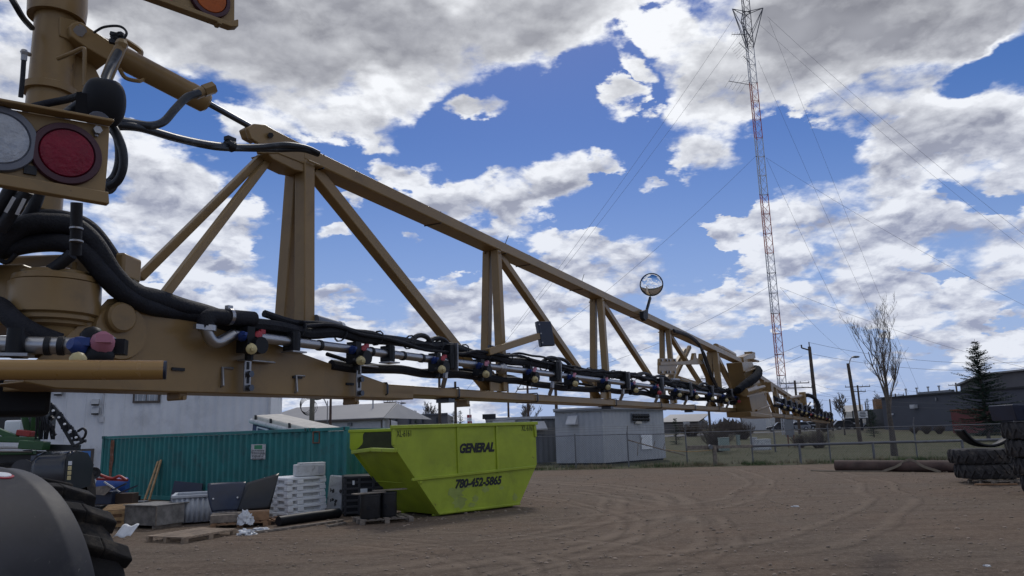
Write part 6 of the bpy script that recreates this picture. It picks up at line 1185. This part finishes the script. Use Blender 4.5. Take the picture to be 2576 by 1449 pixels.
for k in range(4): mb = MB(); mb.box(c+Vector((.3, -.175, .35-.22*k)), (.75+.12*((k*7) % 3), .02, .10)); mb.build('lettering_line', INK, sg)
mb = MB(); mb.box(c-ZUP*1.4, (.3, .2, 1.9)); mb.build('board_post', INK, sg)
t_, P3 = px_block('grey_warehouse', 'grey roofed white warehouse right of the white metal building', 'building', [(640, 92), (964, 84), (1000, 110), (700, 118)], 4.15, PALEWALL); a, b, c_, d_ = P3
la = Loc(a, atan2((b-a).x, (b-a).y)); rl = (b-a).length; mb = MB(); mb.prism([la(-.4, -.5, 4.1), la(rl+.4, -.5, 4.1), la(rl-3.6, 8, 6.1), la(-.4, 8, 6.1)], ZUP*.12); mb.prism([la(rl+.35, -.4, 4.15), la(rl-3.4, 8, 6.1), la(rl-3.4, 16, 4.15)], -la.a*.2); mb.build('roof', ROOFM, t_)
mb = MB(); mb.bar(la(-.4, -.55, 4.05), la(rl+.4, -.55, 4.05), .2, .18); mb.build('eave', BROWNTRIM, t_); mb = MB(); mb.box(la(rl-4.5, -.1, 3.6), (.5, .3, .35), la.ax); mb.build('wall_lamp', SHED_D, t_); mb = MB(); mb.cyl(la(rl-5, 5, 5.5), la(rl-5, 5, 6.6), .1, n=6); mb.build('roof_vent', SHED, t_); mb = MB(); mb.cyl(la(rl-.1, -.2, 0), la(rl-.1, -.2, 4.0), .08, n=6); mb.build('downpipe', BROWNTRIM, t_)
t_, P3 = px_block('brick_building', 'flat roofed dark brick building between the warehouse and the sheds', 'building', [(950, 118), (1126, 108), (1140, 130), (960, 140)], 5.0, BRICK); la = Loc(P3[0], atan2((P3[1]-P3[0]).x, (P3[1]-P3[0]).y)); mb = MB(); mb.bar(la(0, -.1, 5.05), la((P3[1]-P3[0]).length, -.1, 5.05), .3, .25); mb.build('parapet', DKWALL, t_)
for x in (995, 1030, 1062, 1098): wallbox(la, t_, x, 1050, x+3, 1090, .3, 'pilaster', DKWALL)
t_, P3 = px_block('low_bungalow', 'low grey roofed bungalow right of the pale shed', 'building', [(1664, 165), (1757, 168), (1765, 180), (1668, 178)], 3.4, BRICK, z0=.8); a, b, c_, d_ = P3; mb = MB(); mb.prism([a+ZUP*3.3-Vector((1, 1, 0)), a.lerp(d_, .5)+ZUP*5.0+Vector((2, 0, 0)), d_+ZUP*3.3], b-a+Vector((1, 0, 0))); mb.build('roof', ROOFM, t_); mb = MB(); mb.box(P3[0]+Vector((5.5, -.3, 2.4)), (1.4, .2, 1.6)); mb.build('garage_door', PALEWALL, t_)
t_, P3 = px_block('pale_storehouse', 'long pale low storehouse far beyond the parked cars', 'building', [(1868, 175), (2010, 172), (2012, 188), (1870, 190)], 4.2, PALEWALL, z0=.8); mb = MB(); mb.bar(P3[0]+ZUP*4.25, P3[1]+ZUP*4.25, .4, .25); mb.build('parapet', ROOFM, t_)
for x0, x1, m_ in ((1934, 1946, WHITE_OLD), (1947, 1966, BROWNTRIM), (1967, 1974, WHITE_OLD)): a, b = gxy(x0, 160), gxy(x1, 160); mb = MB(); mb.box((a+b)/2+ZUP*2.3, ((b-a).length, 3, 3.0)); mb.build('bay', m_, t_)
# flag
fp = W(1182, 1028, 100); t_ = thing('flagpole', 'white flagpole with a red and white flag above the skip bin', 'flagpole', Vector((fp.x, fp.y, 0))); mb = MB(); mb.cyl(Vector((fp.x, fp.y, 0)), fp, .06, n=8); mb.build('pole_shaft', PALEWALL, t_)
for k, m_ in enumerate((CAP_RED, WHITE_P, CAP_RED)): mb = MB(); mb.box(fp+Vector((-.10+.02*k, 0, -1.0-.42*k)), (.62, .05, .40)); mb.build('flag_band', m_, t_)
# cabinets on the lawn
def cab(x0, y0, x1, y1, Z, dep, name, m, lab, cat): a, b = W(x0, y0, Z), W(x1, y1, Z); w_, h_ = abs(b.x-a.x), abs(a.z-b.z); g = Vector(((a.x+b.x)/2, a.y, min(a.z, b.z))); t_ = thing(name, lab, cat, g); mb = MB(); mb.box(g+Vector((0, dep/2, h_/2)), (w_, dep, h_)); mb.build('cabinet_body', m, t_, bevel=.03); mb = MB(); mb.box(g+Vector((0, dep/2, h_+.03)), (w_+.06, dep+.06, .06)); mb.build('cabinet_lid', m, t_); mb = MB(); mb.box(g+Vector((0, -.012, h_*.5)), (w_*.86, .02, h_*.8)); mb.build('cabinet_door', m, t_); return t_
cab(1811, 1103, 1835, 1134, 61, .7, 'green_cabinet', UTIL_G, 'pale green transformer cabinet behind the barrier rail', 'cabinet'); cab(1853, 1096, 1862, 1124, 66, .3, 'pedestal_box', UTIL_G, 'narrow pale green pedestal between the two cabinets', 'cabinet'); cab(1891, 1102, 1905, 1133, 62, .5, 'meter_box', SHED, 'grey meter box left of the white unit', 'cabinet'); cab(1903, 1107, 1940, 1132, 60, .8, 'white_unit', WHITE_OLD, 'white boxy cooling unit standing low on the lawn', 'cooling unit')
sp2 = thing('panel_sign', 'grey sign panel seen from behind on thin red legs', 'sign', gxy(1985, 72)); a, b = W(1974, 1050, 72), W(1997, 1099, 72); mb = MB(); mb.box((a+b)/2, (abs(b.x-a.x), .10, abs(a.z-b.z))); mb.build('panel', SHED_D, sp2)
for q in (.15, .85): x = a.x+(b.x-a.x)*q; mb = MB(); mb.cyl(Vector((x, a.y, 0)), Vector((x, a.y, b.z+.2)), .06, n=6); mb.build('panel_leg', RUST, sp2)
mb = MB(); mb.bar(Vector((a.x+.15, a.y, b.z-.05)), Vector((b.x-.15, a.y, .35)), .07, .05); mb.build('leg_brace', RUST, sp2)
# parked cars beyond the road
def car(px, Z, lab, m, kind='car', L=4.5, flip=0):
    p = gxy(px, Z); z0 = terrain(p.y); t_ = thing('parked_car' if kind == 'car' else 'parked_van', lab, kind, (p.x, p.y, z0), 'cars parked beyond the road'); h1, h2 = (.95, 1.55) if kind == 'car' else (1.1, 2.0)
    e = Vector((.97, -.22, 0)).normalized()*(-1 if flip else 1); f = Vector((-e.y, e.x, 0)); o = Vector((p.x, p.y, z0)); q = lambda l, w, z: o+e*l+f*w+ZUP*z
    mb = MB(); mb.prism([q(-L/2, -.9, .35), q(L/2, -.9, .35), q(L/2, -.9, .75), q(L*.22, -.9, h1), q(L*.08, -.9, h2), q(-L*.34, -.9, h2), q(-L*.47, -.9, h1), q(-L/2, -.9, .8)], f*1.8); mb.build('body', m, t_, bevel=.08)
    mb = MB(); mb.prism([q(L*.19, -.915, h1+.02), q(L*.075, -.915, h2-.1), q(-L*.33, -.915, h2-.1), q(-L*.43, -.915, h1+.02)], f*1.83); mb.build('side_window', INK, t_)
    for l in (-L*.31, L*.31):
        for w in (-.86, .86): mb = MB(); mb.lathe([(0, -.12), (.22, -.12), (.33, -.1), (.33, .1), (.22, .12), (0, .12)], q(l, w, .33), f, 16); wh = mb.build('wheel', TYRE, t_); mb = MB(); mb.lathe([(0, .13), (.2, .13), (.21, .1)], q(l, w, .33), f*(1 if w > 0 else -1), 12); mb.build('rim', STEEL, wh)
for a_ in ((1963, 128, 'black pickup shape parked left of the grey sign panel', CARK), (2005, 132, 'silver car parked just right of the grey sign panel', CARG), (2024, 140, 'black car between the silver and the white ones', CARK), (2048, 146, 'white car parked under the boom tip', CARW), (2112, 132, 'pale silver car right of the boom tip', CARG), (2132, 128, 'dark grey car before the white van', CARK)): car(*a_, flip=a_[0] % 2)
car(2152, 134, 'white van parked right of the dark grey car', CARW, 'van', 5.2)
# ------------------------------------------------------------------ trees
def bare_tree(o, H, spread, lab, seed, depth=5, group='bare trees', lean=0.0, r0=None, first=.32, name='bare_tree', n1=9, twr=.012):
    rr = random.Random(seed); t_ = thing(name, lab, 'tree', o, group); o = Vector(o); r0 = r0 or H*.022; tr = MB(); cr = MB()
    def grow(p, d, L, r, lev):
        k = 4; pts = [p]; q = p.copy(); dd = d.copy()
        for i in range(k): dd = (dd+Vector((rr.uniform(-.24, .24), rr.uniform(-.24, .24), .10))).normalized(); q = q+dd*(L/k); pts.append(q.copy())
        cr.tube(pts, [max(twr, r*(1-.65*i/k)) for i in range(k+1)], 5 if lev < 2 else 3, cap=False)
        if lev >= depth: return
        nb = rr.randint(3, 5) if lev < 3 else rr.randint(2, 4)
        for j in range(nb):
            u = rr.uniform(.28, 1.0); c = pts[0].lerp(pts[-1], u) if False else pts[min(k, int(u*k))]; a = rr.uniform(0, 2*pi); sd_ = Vector((cos(a), sin(a), 0)); nd = (dd*.75+sd_*rr.uniform(.35, .75)*spread+ZUP*.22).normalized(); grow(c, nd, L*rr.uniform(.42, .68), max(twr, r*.45), lev+1)
    pts = [o-ZUP*.2]+[o+Vector((lean*H*q+rr.uniform(-.03, .03), rr.uniform(-.03, .03), H*q)) for q in (.1, .22, .36, .5, .66, .82)]; rs = [r0*1.2, r0, r0*.9, r0*.75, r0*.55, r0*.38, r0*.2]
    tr.tube(spline(pts, 3), [r0*(1.2-1.05*i/18) for i in range(19)], 9, cap=False)
    for j in range(n1):
        q = first+(.80-first)*j/(n1-1); a = j*2.4+rr.uniform(-.4, .4); p = Vector((o.x+lean*H*q, o.y, o.z+H*q)); L = H*(.62-.42*q)*rr.uniform(.8, 1.15); grow(p, Vector((cos(a)*.50*spread, sin(a)*.50*spread, .95)).normalized(), L, r0*.45*(1.15-q), 1)
    tr.build('trunk', BARK, t_); cr.build('crown', TWIG, t_); return t_
q = W(2251, 1150, 49); bare_tree((q.x, q.y, 0), 8.2, .74, 'tall leafless upright tree standing behind the fence at the right', 4, 5, r0=.20, n1=9, twr=.0055, first=.30)
for px, yb, Z, H, lab, sd_ in ((1079, 1068, 120, 5.4, 'leafless spreading tree above the dark brick building', 2), (1328, 1040, 100, 4.8, 'small leafless tree behind the dark shed', 3), (2124, 1062, 100, 4.6, 'small leafless tree left of the sign board', 5), (1002, 1052, 190, 8.0, 'far thin tree right of the lamp pole', 6), (1040, 1052, 200, 7.0, 'far thin tree above the middle of the brick building', 7), (2062, 1060, 200, 6.5, 'far leafless tree left of the boom tip poles', 8), (2218, 1060, 150, 6.0, 'leafless tree before the low black building', 9)):
    q = gxy(px, Z); bare_tree((q.x, q.y, terrain(q.y)), H, .9, lab, sd_, 4 if Z < 130 else 3, twr=.02 if Z < 130 else .03)
def spruce(o, H, R, lab, seed, group='spruces', dens=1.0, top=.12):
    rr = random.Random(seed); t_ = thing('spruce_tree', lab, 'tree', o, group); o = Vector(o); mb = MB(); mb.tube([o, o+ZUP*H], [H*.016+.03, .012], 7); mb.build('trunk', BARK, t_); mb = MB(); n = int(15*dens+H*2.2)
    for i in range(n):
        f = (i/n)**.9; z = H*(.06+.94*f*(1-top*.2)); Rz = R*(1-f)**.75*rr.uniform(.72, 1.12)+.10; nb = rr.randint(5, 8)
        for j in range(nb):
            a = rr.uniform(0, 2*pi); L = Rz*rr.uniform(.65, 1.15); d = Vector((cos(a), sin(a), rr.uniform(-.18, .12)+.35*f)); p0 = o+ZUP*z; k = max(3, int(L/.11))
            for s_ in range(k):
                u = (s_+.5)/k; c = p0+d*(L*u)+ZUP*(.10*L*u*u-.06*L*u); w_ = .17*(1.05-.5*u)*(R/1.6)**.5
                for m_ in range(3):
                    sd2 = Vector((-d.y, d.x, 0)).normalized()*rr.choice((-1, 1)); v = (d*.55+sd2*rr.uniform(.3, 1.0)+ZUP*rr.uniform(-.45, .25)).normalized(); e = c+v*w_*rr.uniform(.8, 1.7); n_ = v.cross(ZUP).normalized()*.028*(1+R*.25) if abs(v.z) < .98 else Vector((.03, 0, 0)); mb.add([c-n_, c+n_, e+ZUP*.01], [(0, 1, 2)])
                    if s_ % 2 == 0: up_ = ZUP*.03; mb.add([c-up_, c+up_, e], [(0, 1, 2)])
    mb.build('crown', NEEDLE, t_); return t_
q = gxy(2484, 74); spruce((q.x, q.y, terrain(q.y)), 10.1, 3.6, 'dark spruce with a thin leader behind the tyre stacks', 1, dens=1.7)
for px, Z, H, R, lab, sd_ in ((1699, 88, 3.1, 1.0, 'small dark spruce right of the pale shed', 2), (2197, 92, 3.4, 1.3, 'dark spruce left of the bare tree', 3), (1046, 105, 4.3, 1.3, 'spruce in front of the dark brick building', 4), (1142, 108, 4.8, 1.3, 'left one of two dark spruces above the skip bin', 5), (1158, 110, 4.9, 1.4, 'right one of two dark spruces above the skip bin', 6), (2190, 125, 5.2, 1.0, 'narrow spruce behind the sign board', 7)):
    q = gxy(px, Z); spruce((q.x, q.y, terrain(q.y)), H, R, lab, sd_, dens=.8)
def bush(o, R, H, n, lab, seed, m=BUSH, w_=.011, group='bare bushes'):
    rr = random.Random(seed); mb = MB(); o = Vector(o)
    for i in range(n):
        a = rr.uniform(0, 2*pi); l_ = rr.uniform(.4, 1.0); e = o+Vector((cos(a)*R*rr.uniform(.1, 1), sin(a)*R*.7*rr.uniform(.1, 1), H*l_)); b0 = o+Vector((cos(a)*R*.2, sin(a)*R*.15, 0)); mid = b0.lerp(e, .5)+Vector((rr.uniform(-.2, .2)*R, 0, .1*H)); mb.tube([b0, mid, e], [w_*1.5, w_, w_*.7], 3, cap=False)
        for k in range(3): c = mid.lerp(e, rr.uniform(0, .9)); mb.tube([c, c+Vector((rr.uniform(-.35, .35)*R*.5, rr.uniform(-.2, .2), rr.uniform(.1, .35)*H))], [w_*.8, w_*.5], 3, cap=False)
    return solo(mb, 'bare_bush', m, lab, 'bush', group, loc=o)
for px, Z, R, H, n, lab, sd_ in ((1803, 66, 1.8, 2.1, 300, 'big leafless bush behind the pale green cabinet', 1), (1868, 96, 2.0, 2.0, 160, 'brown bush behind the meter box', 2), (2010, 70, 1.0, 1.2, 120, 'low brown bush right of the grey sign panel', 3), (2055, 68, 1.6, 1.5, 170, 'brown twiggy bush under the boom tip', 4), (1740, 112, 3.0, 1.9, 170, 'wide brown bush along the road by the bungalow', 5), (2330, 96, .9, 1.0, 90, 'low bush left of the red container', 6), (2362, 95, .9, 1.0, 90, 'low bush touching the red container', 7), (2300, 97, .8, .9, 80, 'low bush under the wall vent', 8), (1205, 80, 1.6, 1.4, 120, 'brown shrub top showing over the skip bin', 9), (1830, 118, 3.2, 2.2, 170, 'wide brown bush beyond the road behind the boom', 10), (2075, 116, 1.6, 1.6, 120, 'bush by the roadside left of the parked silver car', 11)):
    q = gxy(px, Z); bush((q.x, q.y, terrain(q.y)), R, H, n, lab, sd_, w_=.011 if Z < 80 else .02)
mb = MB(); rr = random.Random(77)
for i in range(1500):
    px = rr.uniform(-200, 2800); Z = rr.uniform(260, 420); q = gxy(px, Z); h = rr.uniform(2.0, 4.8)*(1 if noise.noise(Vector((px*.011, 0, 0))) > -.1 else .55); a = Vector((q.x, q.y, .9)); w_ = rr.uniform(.5, 1.6); mb.tube([a, a+Vector((rr.uniform(-.8, .8), 0, h*.6)), a+Vector((rr.uniform(-1.2, 1.2), 0, h))], [w_, w_*.8, .05], 4, cap=False)
o = mb.build('far_woods', mat('far_twigs', (.10, .092, .085), .95)); o['kind'] = 'stuff'
# dry and green weeds along the fence
mb = MB(); mb2 = MB(); rr = random.Random(31)
def tuft(mb, p, h, n_, sp_):
    for j in range(n_):
        a = rr.uniform(0, 2*pi); e = p+Vector((cos(a)*sp_*rr.uniform(.3, 1), sin(a)*sp_*rr.uniform(.3, 1), h*rr.uniform(.5, 1.1))); w_ = Vector((-sin(a), cos(a), 0))*.012; mb.add([p-w_, p+w_, e], [(0, 1, 2)])
for i in range(5200):
    k = rr.uniform(-16, 46); off = rr.gauss(-.5, .65); 
    if off < -1.95 or off > 1.8: off = rr.uniform(-1.8, .6)
    p = FL(k, off, 0); dense = noise.noise(Vector((k*.5, off*.6, 0)))
    if dense < -.25: continue
    tuft(mb if noise.noise(Vector((k*.35, off, 5))) > -.05 else mb2, p, rr.uniform(.08, .34)*(1+.5*max(0, dense)), 5, .16)
for i in range(3800):
    p = FL(rr.uniform(-10, 60), rr.uniform(1.5, 30), 0); (tuft(mb2, p, rr.uniform(.05, .14), 4, .12) if rr.random() < .6 else tuft(mb, p, rr.uniform(.05, .12), 4, .12))
o = mb.build('dry_grass', mat('dry_grass_blades', (.22, .185, .115), .9, var=.3, vs=.8)); o['kind'] = 'stuff'
o = mb2.build('green_grass', mat('green_grass_blades', (.065, .10, .035), .9, var=.3, vs=.8)); o['kind'] = 'stuff'
mb = MB()
for i in range(2600):
    y = 9+rr.random()**1.8*30; x = rr.uniform(-.45, .85)*y+rr.uniform(-3, 3); s_ = rr.uniform(.012, .034)*(1+y*.015); 
    if (Vector((x, y, 0))-FA).dot(FN) > -2.1: continue
    mb.sph((x, y, s_*.2), s_, 5, (rr.uniform(.7, 1.5), rr.uniform(.7, 1.3), rr.uniform(.4, .8)))
o = mb.build('gravel', mat('gravel_stone', (.26, .205, .155), .95, var=.35, vs=1.3)); o['kind'] = 'stuff'
